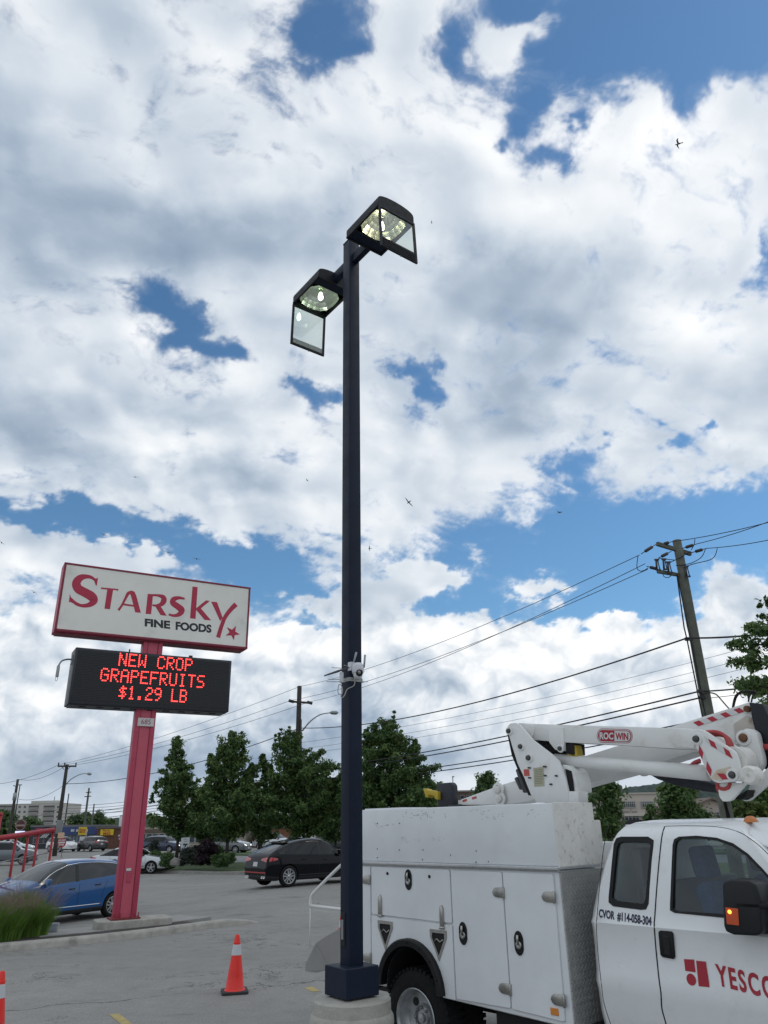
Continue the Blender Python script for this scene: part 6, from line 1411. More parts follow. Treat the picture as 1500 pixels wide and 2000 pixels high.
def tree(label, base, H, Rc, seed, name='maple_tree', leaf=LEAF, n_limb=62, per=52, size=.165, low=.22, top_pow=.62, clump=.40, shoots=12, group=None, wide=.36, trunk=.11, lean=(0, 0), leaders=()):
    t = thing(name, label, 'tree', base, 0, group); r = random.Random(seed)
    env = lambda f: Rc * (max(.0, (f - low * .7) / (wide - low * .7)) ** .5 if f < wide else max(.02, (1 - (f - wide) / (1 - wide)) ** top_pow))
    q = MB(); tp_ = [Vector((lean[0] * (i / 8) ** 2 + r.uniform(-.05, .05), lean[1] * (i / 8) ** 2 + r.uniform(-.05, .05), -.05 + H * .93 * i / 8)) for i in range(9)]; q.tube(tp_, [trunk * (1.25 if i == 0 else 1) * (1 - .10 * i) for i in range(9)], 9); q.build('trunk', BARK, t)
    cs, rr = [], []; lb = MB()
    for i in range(n_limb):
        if r.random() < .12: continue                                # missing limbs leave gaps
        f = low + (1 - low) * ((i + .5) / n_limb) ** 1.05; az = i * 2.39996 + r.uniform(-.5, .5); f0 = max(low * .85, f - .16 * (1 - f)); h0 = H * .93 * f0
        k = min(7, int(f0 * 8)); p0 = tp_[k].lerp(tp_[k + 1], f0 * 8 - k)
        L = env(f) * r.choice((.62, .85, 1.0, 1.15, 1.38)) * r.uniform(.9, 1.1); tip = Vector((p0.x + cos(az) * L, p0.y + sin(az) * L, H * f + r.uniform(-.02, .05) * H)); mid = p0.lerp(tip, .5) + Vector((0, 0, .06 * L))
        P = spline([p0, mid, tip], 4); lb.tube(P, [trunk * .36 * (1 - f * .5) * (1 - .8 * j / (len(P) - 1)) + .006 for j in range(len(P))], 5)
        nc = max(2, int(L / (clump * .45)))
        for j in range(nc):
            u = .28 + .72 * (j + r.random()) / nc; c = P[min(len(P) - 1, int(u * (len(P) - 1)))]; s = clump * r.uniform(.5, 1.15) * (1.15 - .35 * u)
            cs.append(c + Vector((r.uniform(-1, 1), r.uniform(-1, 1), r.uniform(-.6, .8))) * s * .7); rr.append(s)
    for ox, hf, wd in leaders:                                           # secondary leaders: side spires of their own
        for j in range(26):
            u = j / 25; z = H * (.38 + (hf - .38) * u); w = Rc * wd * (1 - u) ** .7 + .12
            for k in range(3): a = r.uniform(0, 2 * pi); cs.append(Vector((ox * Rc * (.55 + .45 * u) + cos(a) * w * r.random(), sin(a) * w * r.random(), z + r.uniform(-.1, .1)))); rr.append(clump * (.75 - .35 * u))
        lb.tube(spline([Vector((0, 0, H * .25)), Vector((ox * Rc * .5, 0, H * .42)), Vector((ox * Rc, 0, H * hf * .95))], 5), .03, 5)
    for i in range(shoots):                                              # upright shoots breaking the outline
        f = r.uniform(.45, .98); az = r.uniform(0, 2 * pi); L = env(f) * r.uniform(.6, 1.0); p = Vector((tp_[7].x + cos(az) * L, tp_[7].y + sin(az) * L, H * f)); h = H * r.uniform(.05, .12)
        for j in range(4): cs.append(p + Vector((r.uniform(-.08, .08), r.uniform(-.08, .08), h * j / 3))); rr.append(clump * .45 * (1 - .2 * j))
    for j in range(4): cs.append(tp_[8] + Vector((r.uniform(-.1, .1), r.uniform(-.1, .1), H * .02 * j))); rr.append(clump * .5)
    lb.build('limbs', BARK, t, fixn=False); leaves_mesh('crown', cs, rr, per, size, seed, leaf, t); return t
MG = 'young maples along the lot edge'
def at_line(px, py): return at_z(px, py, .13)
def tree_px(label, basepx, toppx, halfw_px, seed, **k):
    b_ = at_line(*basepx); top = at_y(toppx[0], toppx[1], b_.y); H = top.z - .13; w = (at_y(toppx[0] + halfw_px, 1560, b_.y).x - at_y(toppx[0] - halfw_px, 1560, b_.y).x) / 2
    return tree(label, (b_.x, b_.y, .12), H, w, seed, lean=((top.x - b_.x) * .8, 0), **k)
tree_px('pointed green maple just right of the red sign post', (345, 1682), (338, 1443), 60, 3, group=MG, wide=.36, top_pow=.95, leaders=((.75, .60, .30),))
tree_px('broad dark maple with a side spire, second from the red sign post', (443, 1684), (458, 1428), 62, 8, group=MG, wide=.40, top_pow=.58, n_limb=66, leaders=((-.72, .80, .30), (.62, .72, .30)))
tree_px('spreading maple in front of the middle pole, left of the lamp post', (592, 1680), (568, 1428), 90, 15, group=MG, wide=.46, top_pow=.58, n_limb=62, leaders=((-.95, .80, .28), (.85, .66, .30), (-.35, .70, .34)))
tree_px('rounded maple behind the truck, right of the lamp post', (765, 1680), (752, 1408), 84, 21, group=MG, wide=.48, top_pow=.50, n_limb=78, leaders=((.62, .84, .34), (-.55, .93, .32), (.95, .52, .3)))
tree_px('low leafy tree between the second and third maples', (505, 1672), (505, 1535), 52, 33, group=MG, wide=.5, top_pow=.5, n_limb=34, name='bushy_tree', leaf=LEAF2, low=.26)
tree_px('low leafy tree between the pointed maple and the broad one', (398, 1676), (395, 1545), 42, 34, group=MG, wide=.5, top_pow=.5, n_limb=30, name='bushy_tree', leaf=LEAF2, low=.28)
tree_px('low dark tree behind the lamp post', (655, 1668), (650, 1545), 40, 35, group=MG, wide=.5, top_pow=.5, n_limb=28, name='bushy_tree', leaf=LEAF, low=.24)
# big tree at the right edge, nearer than the others
tree('leafy tree with upright shoots cut by the right edge', (10.4, 16.2, 0), 7.5, 2.85, 41, n_limb=110, per=44, size=.095, low=.50, clump=.27, shoots=90, wide=.55, top_pow=.42, trunk=.14)
def far_tree(label, px, pytop, hw, Y, seed, leaf=LEAF2, name='leafy_tree', **k):
    top = at_y(px, pytop, Y); w = at_y(px + hw, pytop, Y).x - top.x; kk = dict(low=.10, wide=.42, top_pow=.55, n_limb=40, per=60, size=.30, clump=.9, shoots=4); kk.update(k)
    return tree(label, (top.x, Y, gz(top.x, Y)), top.z - gz(top.x, Y), w, seed, name=name, leaf=leaf, **kk)
FG = 'trees behind the truck'
far_tree('dark upright tree left of the pale office building', 1176, 1512, 28, 72, 51, LEAF, group=FG, top_pow=.4, wide=.5)
far_tree('twin-stemmed tree in front of the pale office building', 1327, 1520, 38, 66, 52, LEAF, group=FG, top_pow=.4, wide=.55)
far_tree('thin branching tree at the left of the twin-stemmed one', 1268, 1574, 13, 66, 53, LEAF, group=FG, n_limb=9, per=24, clump=.5)
far_tree('dark tree at the right edge behind the boom plates', 1500, 1525, 44, 60, 54, LEAF, group=FG)
far_tree('olive-green tree over the cab roof, between the tall pole and the right edge', 1440, 1560, 34, 64, 55, LEAF, group=FG)
far_tree('yellow-green shrub over the cab roof at the right', 1470, 1580, 30, 50, 56, LEAFY, group=FG, name='tall_shrub', low=.02)
far_tree('dark pine-like tree beyond the turret', 948, 1514, 30, 130, 57, LEAF2, group=FG, size=.5, clump=1.3)
far_tree('low green tree top just left of the bucket liner', 836, 1528, 20, 62, 58, LEAF, group=FG)
FL = 'trees by the far shops'
for i, (px, py, hw, Y, lb_) in enumerate(((4, 1592, 22, 130, 'dark tree at the left edge under the flats'), (150, 1597, 16, 260, 'round tree left of the brown pole on the skyline'), (168, 1590, 18, 280, 'taller tree behind the brown pole on the skyline'), (192, 1592, 18, 270, 'tree right of the brown pole on the skyline'), (214, 1603, 16, 300, 'low tree above the brick shop on the skyline'), (58, 1612, 14, 150, 'small dark tree behind the round sign'))):
    far_tree(lb_, px, py, hw, Y, 70 + i, LEAF2, group=FL, size=.8, clump=1.9, n_limb=24, per=50)
# planting bed: shrubs, boulders
def shrub(label, px, pytop, pybase, hw, seed, leaf, name='shrub', box=False, per=90, size=.10):
    b_ = at_line(px, pybase); top = at_y(px, pytop, b_.y).z - .13; w = at_y(px + hw, pybase, b_.y).x - b_.x; r = random.Random(seed); cs, rr = [], []
    t = thing(name, label, 'shrub', (b_.x, b_.y, .12), 0, 'shrubs in the planting bed')
    for i in range(60):
        a, f = r.uniform(0, 2 * pi), r.random() ** .5
        z = r.uniform(.08, .92) * top; k = 1.0 if box else (1 - (z / top) ** 2.2 * .75); cs.append(Vector((cos(a) * w * f * k, sin(a) * w * .75 * f * k, z))); rr.append(.18 if box else .22)
    q = MB()
    for i in range(7): a = r.uniform(0, 2 * pi); q.tube([(0, 0, 0), (cos(a) * w * .3, sin(a) * w * .3, top * .4), (cos(a) * w * .6, sin(a) * w * .5, top * .8)], [.02, .015, .006], 5)
    q.build('stems', BARK, t, fixn=False); leaves_mesh('foliage', cs, rr, per, size, seed, leaf, t)
shrub('clipped dark green bush at the right end of the bed', 437, 1667, 1690, 20, 1, LEAF2, box=True)
shrub('purple-leaved shrub in the middle of the bed', 404, 1638, 1689, 20, 2, LEAFP)
shrub('grey-green shrub below the white bed sign', 366, 1655, 1688, 17, 3, LEAFG, per=60)
shrub('dark low shrub at the left end of the bed', 302, 1664, 1689, 17, 4, LEAF2)
shrub('brownish shrub by the red sign post, left of the dark blue SUV', 297, 1640, 1684, 10, 5, LEAFG, per=40)
shrub('low shrub left of the boulder', 325, 1668, 1690, 12, 6, LEAF2)
shrub('purple shrub right behind the white bed sign', 384, 1652, 1687, 12, 7, LEAFP)
shrub('hedge piece behind the bed under the broad maple', 420, 1650, 1680, 14, 8, LEAF2)
shrub('small round bush by the white storefront', 641, 1640, 1658, 14, 9, LEAF2, per=60, size=.16)
ROCK = mat('boulder_stone', (.20, .19, .175), .9, var=.25, vscale=5, bump=.6, bscale=12)
for i, (px, py, w, lb_) in enumerate(((341, 1690, .30, 'larger grey boulder by the trunk of the pointed maple'), (331, 1690, .20, 'small grey boulder left of the larger one'))):
    b_ = at_line(px, py); r = random.Random(i); q = MB(); rows = [[Vector((cos(a) * w * cos(e) * r.uniform(.85, 1.1), sin(a) * w * cos(e) * r.uniform(.85, 1.1), .02 + w * 1.1 * (sin(e) + .25) * r.uniform(.9, 1.05))) for a in [2 * pi * k / 10 for k in range(10)]] for e in (-.25, .1, .5, .95, 1.4)]
    q.grid(rows, close=True); q.add(rows[-1], [range(10)], True); o = q.build('boulder', ROCK, loc=(b_.x, b_.y, .12)); tag(o, lb_, 'boulder', 'boulders in the bed')
# ornamental grass at the lower left: long arching blades and feathery purple-brown heads
def grass_clump(label, px, py, h, n, seed, rad):
    b_ = on_ground(px, py); t = thing('ornamental_grass', label, 'grass', (b_.x, b_.y, .08), 0, 'ornamental grass clumps'); rs = random.Random(seed); q = MB(); hq = MB(); tones = []
    for i in range(n):
        a = rs.uniform(0, 2 * pi); r0 = rad * rs.random() ** .6; L = h * rs.uniform(.55, 1.05) * (1 - .30 * r0 / rad); out = (rs.uniform(.10, .42) + .38 * (r0 / rad) * rs.random()) * L; wv = rs.uniform(.003, .006)
        b0 = Vector((cos(a) * r0, sin(a) * r0, 0)); d = Vector((cos(a + rs.uniform(-.8, .8)), sin(a + rs.uniform(-.8, .8)), 0)); s = Vector((-d.y, d.x, 0)).lerp(Vector((1, 0, 0)), .5).normalized()
        P = [b0 + d * out * u ** 2.0 + Vector((0, 0, L * (u - .22 * u ** 3))) for u in (0, .3, .6, .85, 1)]
        ws_ = (wv * 1.2, wv * 1.3, wv, wv * .6, .0006); o = len(q.v)
        q.add([p + s * k * w for p, w in zip(P, ws_) for k in (-1, 1)], [(2 * j, 2 * j + 1, 2 * j + 3, 2 * j + 2) for j in range(4)], True); tones += [rs.random()] * 10
        if rs.random() < .085:
            top = P[-1]; tipd = (P[-1] - P[-2]).normalized(); 
            stem = [P[2], top + Vector((0, 0, .10)), top + tipd * .25 + Vector((0, 0, .18))]; hq.tube(stem, [.002, .002, .001], 3)
            for k in range(16):
                u = k / 16; c = stem[1].lerp(stem[2], u); e = Vector((rs.uniform(-1, 1), rs.uniform(-1, 1), rs.uniform(.2, 1))) * .024 * (1.1 - u); hq.add([c, c + e + Vector((.004, 0, 0)), c + e * 1.4], [(0, 1, 2)])
    o = q.build('blades', leaf_mat('grass_blades_%d' % seed, (.075, .17, .022), (.21, .34, .07)), t, fixn=False)
    o.data.attributes.new('tone', 'FLOAT', 'POINT').data.foreach_set('value', np.array(tones, np.float32))
    hq.build('seed_heads', mat('seed_head', (.25, .18, .15), .9), t, fixn=False)
grass_clump('green ornamental grass clump with purple seed heads, in front of the blue hatchback', 48, 1842, .95, 2600, 1, .42)
grass_clump('ornamental grass clump at the left edge of the kerb bed', -8, 1850, .92, 2600, 2, .42)
grass_clump('ornamental grass clump cut off by the left edge', -50, 1856, 1.1, 1800, 3, .42)
grass_clump('ornamental grass clump farther back in the kerb bed', 22, 1828, 1.0, 1900, 4, .40)

# ------------------------------------------------------------------ buildings far off
def block(label, name, x0px, x1px, toppy, Y, depth, wall, cat='building', base=None, roof=None, skew=0.0):
    """a box-shaped building whose front stands at distance Y; returns thing and a mapper photo point -> local front point"""
    a = at_y(x0px, toppy, Y); b_ = at_y(x1px, toppy, Y); zt = (a.z + b_.z) / 2; x0, x1 = a.x, b_.x; g0 = gz((x0 + x1) / 2, Y) if base is None else base
    t = thing(name, label, cat, ((x0 + x1) / 2, Y, g0)); w = x1 - x0; h = zt - g0
    q = MB(); q.box((0, depth / 2, h / 2), (w, depth, h)); q.build('wall', wall, t)
    q = MB(); q.box((0, depth / 2, h + .12), (w + .3, depth + .3, .24)); q.build('roof', roof or mat('roof_edge', (.16, .16, .165), .8), t)
    def F(px, py, off=0.0):
        p = at_y(px, py, Y); return Vector((p.x - (x0 + x1) / 2, -off, p.z - g0))
    t['_w'] = w; del t['_w']; return t, F, w, h
WGL = mat('window_glass', (.045, .055, .065), .08, spec=.8); DGL = mat('dark_shop_glass', (.05, .06, .075), .12)
FRM = mat('window_frame', (.34, .34, .33), .6)
def win(t, F, x0, y0, x1, y1, m=None, frame=True, name='window', off=.05, mull=0, fm=None):
    a, b_ = F(x0, y0), F(x1, y1); c = (a + b_) / 2; w, h = abs(b_.x - a.x), abs(a.z - b_.z); fw = min(.12, w * .08)
    if frame:
        q = MB(); q.box((c.x, -off / 2, c.z + h / 2 - fw / 2), (w, off, fw)); q.box((c.x, -off / 2, c.z - h / 2 + fw / 2), (w, off, fw))
        for s_ in (-1, 1): q.box((c.x + s_ * (w / 2 - fw / 2), -off / 2, c.z), (fw, off, h - 2 * fw))
        for k in range(mull): q.box((c.x - w / 2 + w * (k + 1) / (mull + 1), -off / 2, c.z), (fw * .7, off * .9, h - 2 * fw))
        if mull: q.box((c.x, -off / 2 + .003, c.z + h * .18), (w - 2 * fw, off * .8, fw * .6))
        o = q.build(name, fm or FRM, t)
        q = MB(); q.box((c.x, -.008, c.z), (w - fw, .016, h - fw)); q.build('pane', m or WGL, o)
    else:
        q = MB(); q.box((c.x, -off / 2, c.z), (w, off, h)); q.build(name, m or WGL, t)
def lettering(t, txt, a, b_, h, m, name='lettering', bold=.02, off=.02, parent=None):
    """flat letters between two local points on a front (y = -off)"""
    vs, fs = text_mesh(txt, 1, bold, res=3); xs = [v[0] for v in vs]; ys = [v[1] for v in vs]; q = MB(); x0, x1, y0, y1 = min(xs), max(xs), min(ys), max(ys)
    q.add([(a.x + (x - x0) / (x1 - x0) * (b_.x - a.x), -off, a.z + (b_.z - a.z) * (x - x0) / (x1 - x0) + ((y - y0) / (y1 - y0) - .5) * h) for x, y in vs], fs, False); return q.build(name, m, parent or t, fixn=False)
# pale flats on the skyline at the left
CREAM = mat('cream_render', (.48, .46, .42), .85, var=.06, vscale=.3); RECESS = mat('balcony_recess', (.10, .095, .09), .8)
t, F, w, h = block('pale six storey flats with dark balconies, far behind the red railing', 'apartment_building', -60, 125, 1571, 420, 24, CREAM, roof=mat('pale_roof', (.40, .39, .37), .8))
for r in range(5):
    y = 1573.5 + r * 9.6
    for x0, x1 in ((-20, -8), (-4, 10), (12, 29), (57, 75), (86, 106)):
        win(t, F, x0 - r * .9, y, x1 - r * .9, y + 5.4, RECESS, False, 'balcony', .25)
        a, b_ = F(x0 - r * .9, y + 3.6), F(x1 - r * .9, y + 6.2); q = MB(); q.box(((a.x + b_.x) / 2, -.6, (a.z + b_.z) / 2), (b_.x - a.x, .16, .75)); q.build('balcony_rail', mat('balcony_grey', (.30, .29, .28), .7), t)
    for x in (37, 47, 112): win(t, F, x - r * .9, y + .6, x + 3.5 - r * .9, y + 4.4, WGL, False, 'window', .1)
for x in (97, 112): q = MB(); p = F(x, 1571); q.tube([p + Vector((0, 5, 0)), p + Vector((0, 5, 4))], .16, 6); q.build('aerial', INSUL, t)
q = MB(); p = F(80, 1568); q.box((p.x, 8, h + .9), (14, 8, 1.6)); q.build('roof_plant', CREAM, t)
# shops along the road
BLUEF = mat('blue_fascia', (.035, .06, .17), .6, var=.1, vscale=.6); BRICK = mat('brown_brick', (.13, .062, .045), .9, var=.2, vscale=2.0)
t, F, w, h = block('low shop with a blue fascia and glass front, left of the brick shop', 'shop_building', 123, 189, 1615, 112, 14, mat('grey_wall', (.16, .17, .19), .8))
win(t, F, 124, 1615.3, 188.5, 1630, BLUEF, False, 'fascia', .3)
for k in range(5): win(t, F, 126 + k * 6.4, 1631.5, 131.6 + k * 6.4, 1646, mat('shop_window', (.10, .13, .17), .1), True, 'window', .12)
for k in range(3): win(t, F, 166 + k * 7, 1632, 172 + k * 7, 1646, DGL, True, 'window', .12)
lettering(t, 'E7  CO', F(140, 1622), F(172, 1622), .55, mat('pale_letters', (.5, .52, .55), .5), off=.36) if False else None
for x0, x1 in ((141, 143.5), (145, 146.5), (151, 153.5), (171, 173)): win(t, F, x0, 1619.5, x1, 1624.5, mat('pale_letters', (.5, .52, .55), .5), False, 'fascia_mark', .36)
t, F, w, h = block('low brown brick shop with a yellow wall sign', 'shop_building', 190, 262, 1618, 108, 16, BRICK, roof=mat('brown_roof', (.12, .10, .09), .8))
win(t, F, 198, 1620, 222, 1631, mat('yellow_sign', (.62, .46, .02), .5), False, 'wall_sign', .25)
lettering(t, 'Party', F(202, 1622.8), F(217, 1622.8), .33, mat('sign_red', (.40, .03, .02), .5), 'sign_lettering', .03, .26); lettering(t, 'MAX', F(203, 1628), F(218, 1628), .36, mat('sign_red', (.40, .03, .02), .5), 'sign_lettering', .05, .26)
for x, y in ((233, 1632), (234, 1638)): win(t, F, x - 1.4, y - 1.6, x + 1.4, y + 1.6, mat('white_patch', (.5, .5, .5), .6), False, 'wall_plate', .1)
q = MB(); p = F(218, 1618); q.lathe((p.x, 4, h), (0, 0, 1), [(0, .42), (1.7, .42), (1.75, 0)], 12); q.build('roof_vent', mat('white_vent', (.55, .55, .54), .5), t)
t, F, w, h = block('dark shop with a striped awning behind the red railing', 'shop_building', 62, 121, 1615, 116, 14, mat('dark_wall', (.05, .05, .06), .8))
win(t, F, 68, 1616, 90, 1622, mat('navy_sign', (.02, .025, .08), .5), False, 'wall_sign', .2); win(t, F, 72, 1617.2, 84, 1620.8, mat('sign_red2', (.30, .03, .03), .5), False, 'sign_mark', .24)
for k in range(7): q = MB(); a, b_ = F(84 + k * 2, 1629), F(86 + k * 2, 1636); q.prism([(a.x, -.1, a.z), (b_.x, -.1, a.z), (b_.x, -1.2, b_.z), (a.x, -1.2, b_.z)], (0, .04, .04)); q.build('awning_strip', mat('awning_pale' if k % 2 else 'awning_dark', (.4, .4, .4) if k % 2 else (.08, .08, .08), .7), t)
for k in range(5): win(t, F, 66 + k * 10.5, 1636, 74 + k * 10.5, 1648, DGL, True, 'window', .1)
t, F, w, h = block('long beige shop seen under the maples', 'shop_building', 268, 470, 1612, 96, 14, mat('beige_wall', (.40, .36, .30), .85, var=.08, vscale=.5))
for k in range(16): win(t, F, 275 + k * 12, 1628, 284 + k * 12, 1646, DGL, True, 'window', .1)
win(t, F, 268.5, 1620, 469, 1623, mat('brown_band', (.12, .09, .07), .8), False, 'fascia', .15)
t, F, w, h = block('small brown brick building under the trees', 'shop_building', 497, 580, 1618, 100, 12, mat('orange_brick', (.20, .085, .05), .9, var=.2, vscale=2))
for k in range(5): win(t, F, 502 + k * 15, 1634, 511 + k * 15, 1648, DGL, True, 'window', .1)
t, F, w, h = block('dark grey flats with pale windows left of the lamp post', 'apartment_building', 586, 742, 1521, 135, 18, mat('dark_cladding_wall', (.065, .07, .068), .85), roof=mat('dark_roof', (.05, .05, .05), .8))
for r in range(5):
    for k in range(5): win(t, F, 642 - r * .8 + k * 26 - 52, 1534 + r * 16.6, 648.5 - r * .8 + k * 26 - 52, 1542.5 + r * 16.6, mat('pale_blind', (.42, .44, .46), .4), True, 'window', .12, 1)
t, F, w, h = block('white storefront with a red lettered canopy left of the lamp post', 'storefront', 588, 700, 1612, 94, 10, mat('white_render', (.60, .60, .59), .8))
win(t, F, 645, 1600, 700, 1611, mat('white_canopy', (.66, .65, .64), .6), False, 'canopy', 1.4); lettering(t, 'PHARMACY', F(650, 1606), F(690, 1606), .34, mat('canopy_red', (.35, .03, .05), .5), off=1.41) if False else None
win(t, F, 648, 1604, 690, 1607, mat('canopy_red', (.35, .03, .05), .5), False, 'canopy_band', 1.45)
for k in range(6): win(t, F, 596 + k * 17, 1618, 609 + k * 17, 1634, DGL, True, 'window', .1)
for k in range(2): win(t, F, 650 + k * 22, 1616, 666 + k * 22, 1650, DGL, True, 'door', .14, 1, mat('white_canopy', (.66, .65, .64), .6))
q = MB(); a, b_ = F(586, 1627), F(640, 1627); q.box(((a.x + b_.x) / 2, -3, a.z / 2), (b_.x - a.x, .2, a.z)); q.build('low_wall', mat('white_render', (.6, .6, .59), .8), t)
for k, x in enumerate((600, 609)):
    b_ = on_ground(x, 1656); tt = thing('newspaper_box', ['left', 'right'][k] + ' one of the two yellow boxes by the white storefront', 'box', b_, 0, 'yellow boxes'); q = MB(); q.box((0, 0, .75), (.55, .45, .95)); q.build('body', mat('box_yellow', (.50, .42, .10), .5), tt, bevel=.03); q = MB(); q.box((0, 0, .14), (.4, .3, .30)); q.build('foot', INSUL, tt); q = MB(); q.box((0, -.23, .9), (.40, .02, .40)); q.build('panel', PLATEW, tt)
# behind the truck
t, F, w, h = block('pale two storey office building with a lettered front, behind the truck boom', 'office_building', 1196, 1346, 1551, 112, 24, mat('office_cream', (.52, .46, .40), .85, var=.05, vscale=.4), roof=mat('office_roof', (.44, .40, .35), .8))
for x0, x1 in ((1213, 1242), (1250, 1278), (1286, 1312)): win(t, F, x0, 1565, x1, 1578, WGL, True, 'window', .15, 6)
win(t, F, 1198, 1565, 1204, 1578, WGL, True, 'window', .15, 1)
for x0, x1 in ((1198, 1208), (1212, 1250), (1254, 1275), (1284, 1312)): win(t, F, x0, 1593, x1, 1606, WGL, True, 'window', .15, 4)
win(t, F, 1196.5, 1589, 1345, 1592, mat('office_band', (.60, .55, .48), .8), False, 'ledge', .3)
lettering(t, 'Service Canada', F(1216, 1585.5), F(1244.5, 1586.3), .58, mat('office_letters', (.10, .085, .07), .6), 'lettering', .0, .06)
q = MB(); a, b_ = F(1211, 1612), F(1251, 1600); cx, wd = (a.x + b_.x) / 2, (b_.x - a.x); q.prism([(cx + wd / 2 * -cos(pi * k / 12), -.2, a.z + (b_.z - a.z) * sin(pi * k / 12) ** .6) for k in range(13)], (0, -2.2, 0)); q.build('awning', mat('dark_awning', (.03, .03, .035), .7), t)
q = MB(); a = F(1212, 1545); q.box((a.x, 8, h + .7), (4.2, 4, 1.3)); q.build('roof_plant', mat('dark_plant', (.09, .09, .09), .7), t)
def gable(label, x0, x1, peak, eave, Y, depth, wall, roofc):
    a = at_y(x0, eave, Y); b_ = at_y(x1, eave, Y); pz = at_y((x0 + x1) / 2, peak, Y).z; g0 = gz(a.x, Y); t = thing('gabled_house', label, 'house', ((a.x + b_.x) / 2, Y, g0)); w = b_.x - a.x; h = a.z - g0; H = pz - g0
    q = MB(); q.prism([(-w / 2, 0, 0), (w / 2, 0, 0), (w / 2, 0, h), (0, 0, H), (-w / 2, 0, h)], (0, depth, 0)); q.build('wall', wall, t)
    q = MB()
    for s_ in (-1, 1): q.prism([(s_ * (w / 2 + .5), -.5, h - .25), (0, -.5, H + .05), (0, -.5, H + .25), (s_ * (w / 2 + .5), -.5, h - .03)], (0, depth + 1, 0))
    q.build('roof', roofc, t)
    def F(px, py): p = at_y(px, py, Y); return Vector((p.x - t.location.x, 0, p.z - g0))
    return t, F
ht, F = gable('pinkish gabled house beside the foot of the tall wooden pole', 1352, 1428, 1562, 1577, 92, 14, mat('pink_render', (.42, .35, .31), .85), mat('brown_shingle', (.16, .12, .10), .9))
win(ht, F, 1366, 1584, 1392, 1598, mat('bright_pane', (.20, .22, .10), .1), True, 'window', .12, 2); win(ht, F, 1398, 1586, 1412, 1600, WGL, True, 'window', .12, 1)
q = MB(); a, b_ = F(1352, 1602), F(1428, 1606); q.box(((a.x + b_.x) / 2, -.1, (a.z + b_.z) / 2), (b_.x - a.x, .2, .35)); q.build('ledge', mat('brown_shingle', (.16, .12, .10), .9), ht)
ht, F = gable('white gabled house at the right edge behind the boom plates', 1460, 1494, 1560, 1580, 100, 10, mat('white_siding', (.60, .60, .58), .8), mat('grey_shingle', (.14, .14, .145), .9))
win(ht, F, 1470, 1582, 1482, 1592, WGL, True, 'window', .12, 1)
t, F, w, h = block('low brown flat-roofed building beyond the bucket liner', 'flat_building', 882, 932, 1546, 150, 14, mat('brown_wall', (.10, .065, .05), .85), roof=mat('pale_flat_roof', (.34, .33, .31), .8))
for k in range(4): win(t, F, 886 + k * 12, 1553, 895 + k * 12, 1561, DGL, True, 'window', .15)
win(t, F, 884, 1563, 930, 1570, mat('white_render', (.6, .6, .59), .8), False, 'band', .2)
# wooded ridges on the horizon
def ridge(label, pts, Y, depth, seed):
    n1 = Noise2(seed); P = [at_y(x, y, Y) for x, y in pts]; xs = np.linspace(P[0].x, P[-1].x, 260); zs = np.interp(xs, [p.x for p in P], [p.z for p in P])
    rows = []
    for j in range(26):
        u = j / 25; rows.append([(x, Y - depth + depth * u, 0) for x in xs])
    A = np.array(rows); bump = np.abs(n1.fbm(A[..., 0] / 26, A[..., 1] / 26, 1.0, 4, .6)) * 7.5 + n1.fbm(A[..., 0] / 140, A[..., 1] / 140, 1.0, 2) * 3
    prof = np.sin(np.clip(np.arange(26) / 25 * 1.05, 0, 1) * pi / 2) ** .8
    Z = prof[:, None] * (zs[None, :] - 4) + bump * np.minimum(1, prof[:, None] * 2); A[..., 2] = Z - 1
    q = MB(); q.grid([[tuple(p) for p in r] for r in A]); o = q.build('hill', mat('wooded_hill', (.030, .052, .042), .95, var=.5, vscale=.10, bump=.5, bscale=.3), fixn=False); tag(o, label, kind='structure')
ridge('wooded ridge behind the pale office building', [(900, 1580), (1120, 1555), (1180, 1536), (1240, 1522), (1330, 1515), (1400, 1527), (1500, 1542), (1800, 1555)], 620, 170, 3)
ridge('distant wooded hill behind the shops at the left', [(-400, 1612), (110, 1607), (160, 1600), (215, 1592), (250, 1592), (330, 1595), (520, 1600), (760, 1596), (1000, 1590)], 800, 200, 9)

# ------------------------------------------------------------------ cones, railing, signs, birds
ORANGE = mat('cone_orange', (.80, .030, .020), .45, var=.08, vscale=6, dirt=(.30, .05, .03), dscale=5, damt=.35)
CBASE = mat('cone_base_black', (.030, .030, .032), .75, bump=.2, bscale=60); CBAND = mat('cone_band', (.52, .54, .56), .35, var=.06)
def cone(label, px, py, s=1.0, rz=.3):
    t = thing('traffic_cone', label, 'traffic cone', on_ground(px, py), rz, 'orange traffic cones'); H = .71 * s
    q = MB(); f = rounded([(-.18 * s, -.18 * s, 0), (.18 * s, -.18 * s, 0), (.18 * s, .18 * s, 0), (-.18 * s, .18 * s, 0)], .04 * s); q.prism(f, (0, 0, .035 * s)); q.build('base', CBASE, t, bevel=.008, seg=2)
    R = lambda z: (.135 - (.135 - .028) * (z / H)) * s
    q = MB(); q.lathe((0, 0, 0), (0, 0, 1), [(.034 * s, .145 * s), (.045 * s, .138 * s)] + [(z * H, R(z * H)) for z in (.08, .3, .5, .6, .8, .84)] + [(.845 * H, R(.845 * H) + .006), (.865 * H, R(.865 * H) + .006), (.87 * H, R(.87 * H)), (.96 * H, R(.96 * H)), (.985 * H, R(.99 * H) * .85), (.99 * H, .012), (.96 * H, .01)], 32); q.build('body', ORANGE, t, autosm=50)
    q = MB(); q.lathe((0, 0, 0), (0, 0, 1), [(z * H, R(z * H) + .0035) for z in (.64, .70, .76, .82)], 32); q.build('reflective_band', CBAND, t, fixn=False)
cone('orange traffic cone with one white band on the open asphalt', 458, 1939, 1.0, .25)
cone('orange traffic cone cut off by the lower left edge', -19, 2048, 1.0, .1)
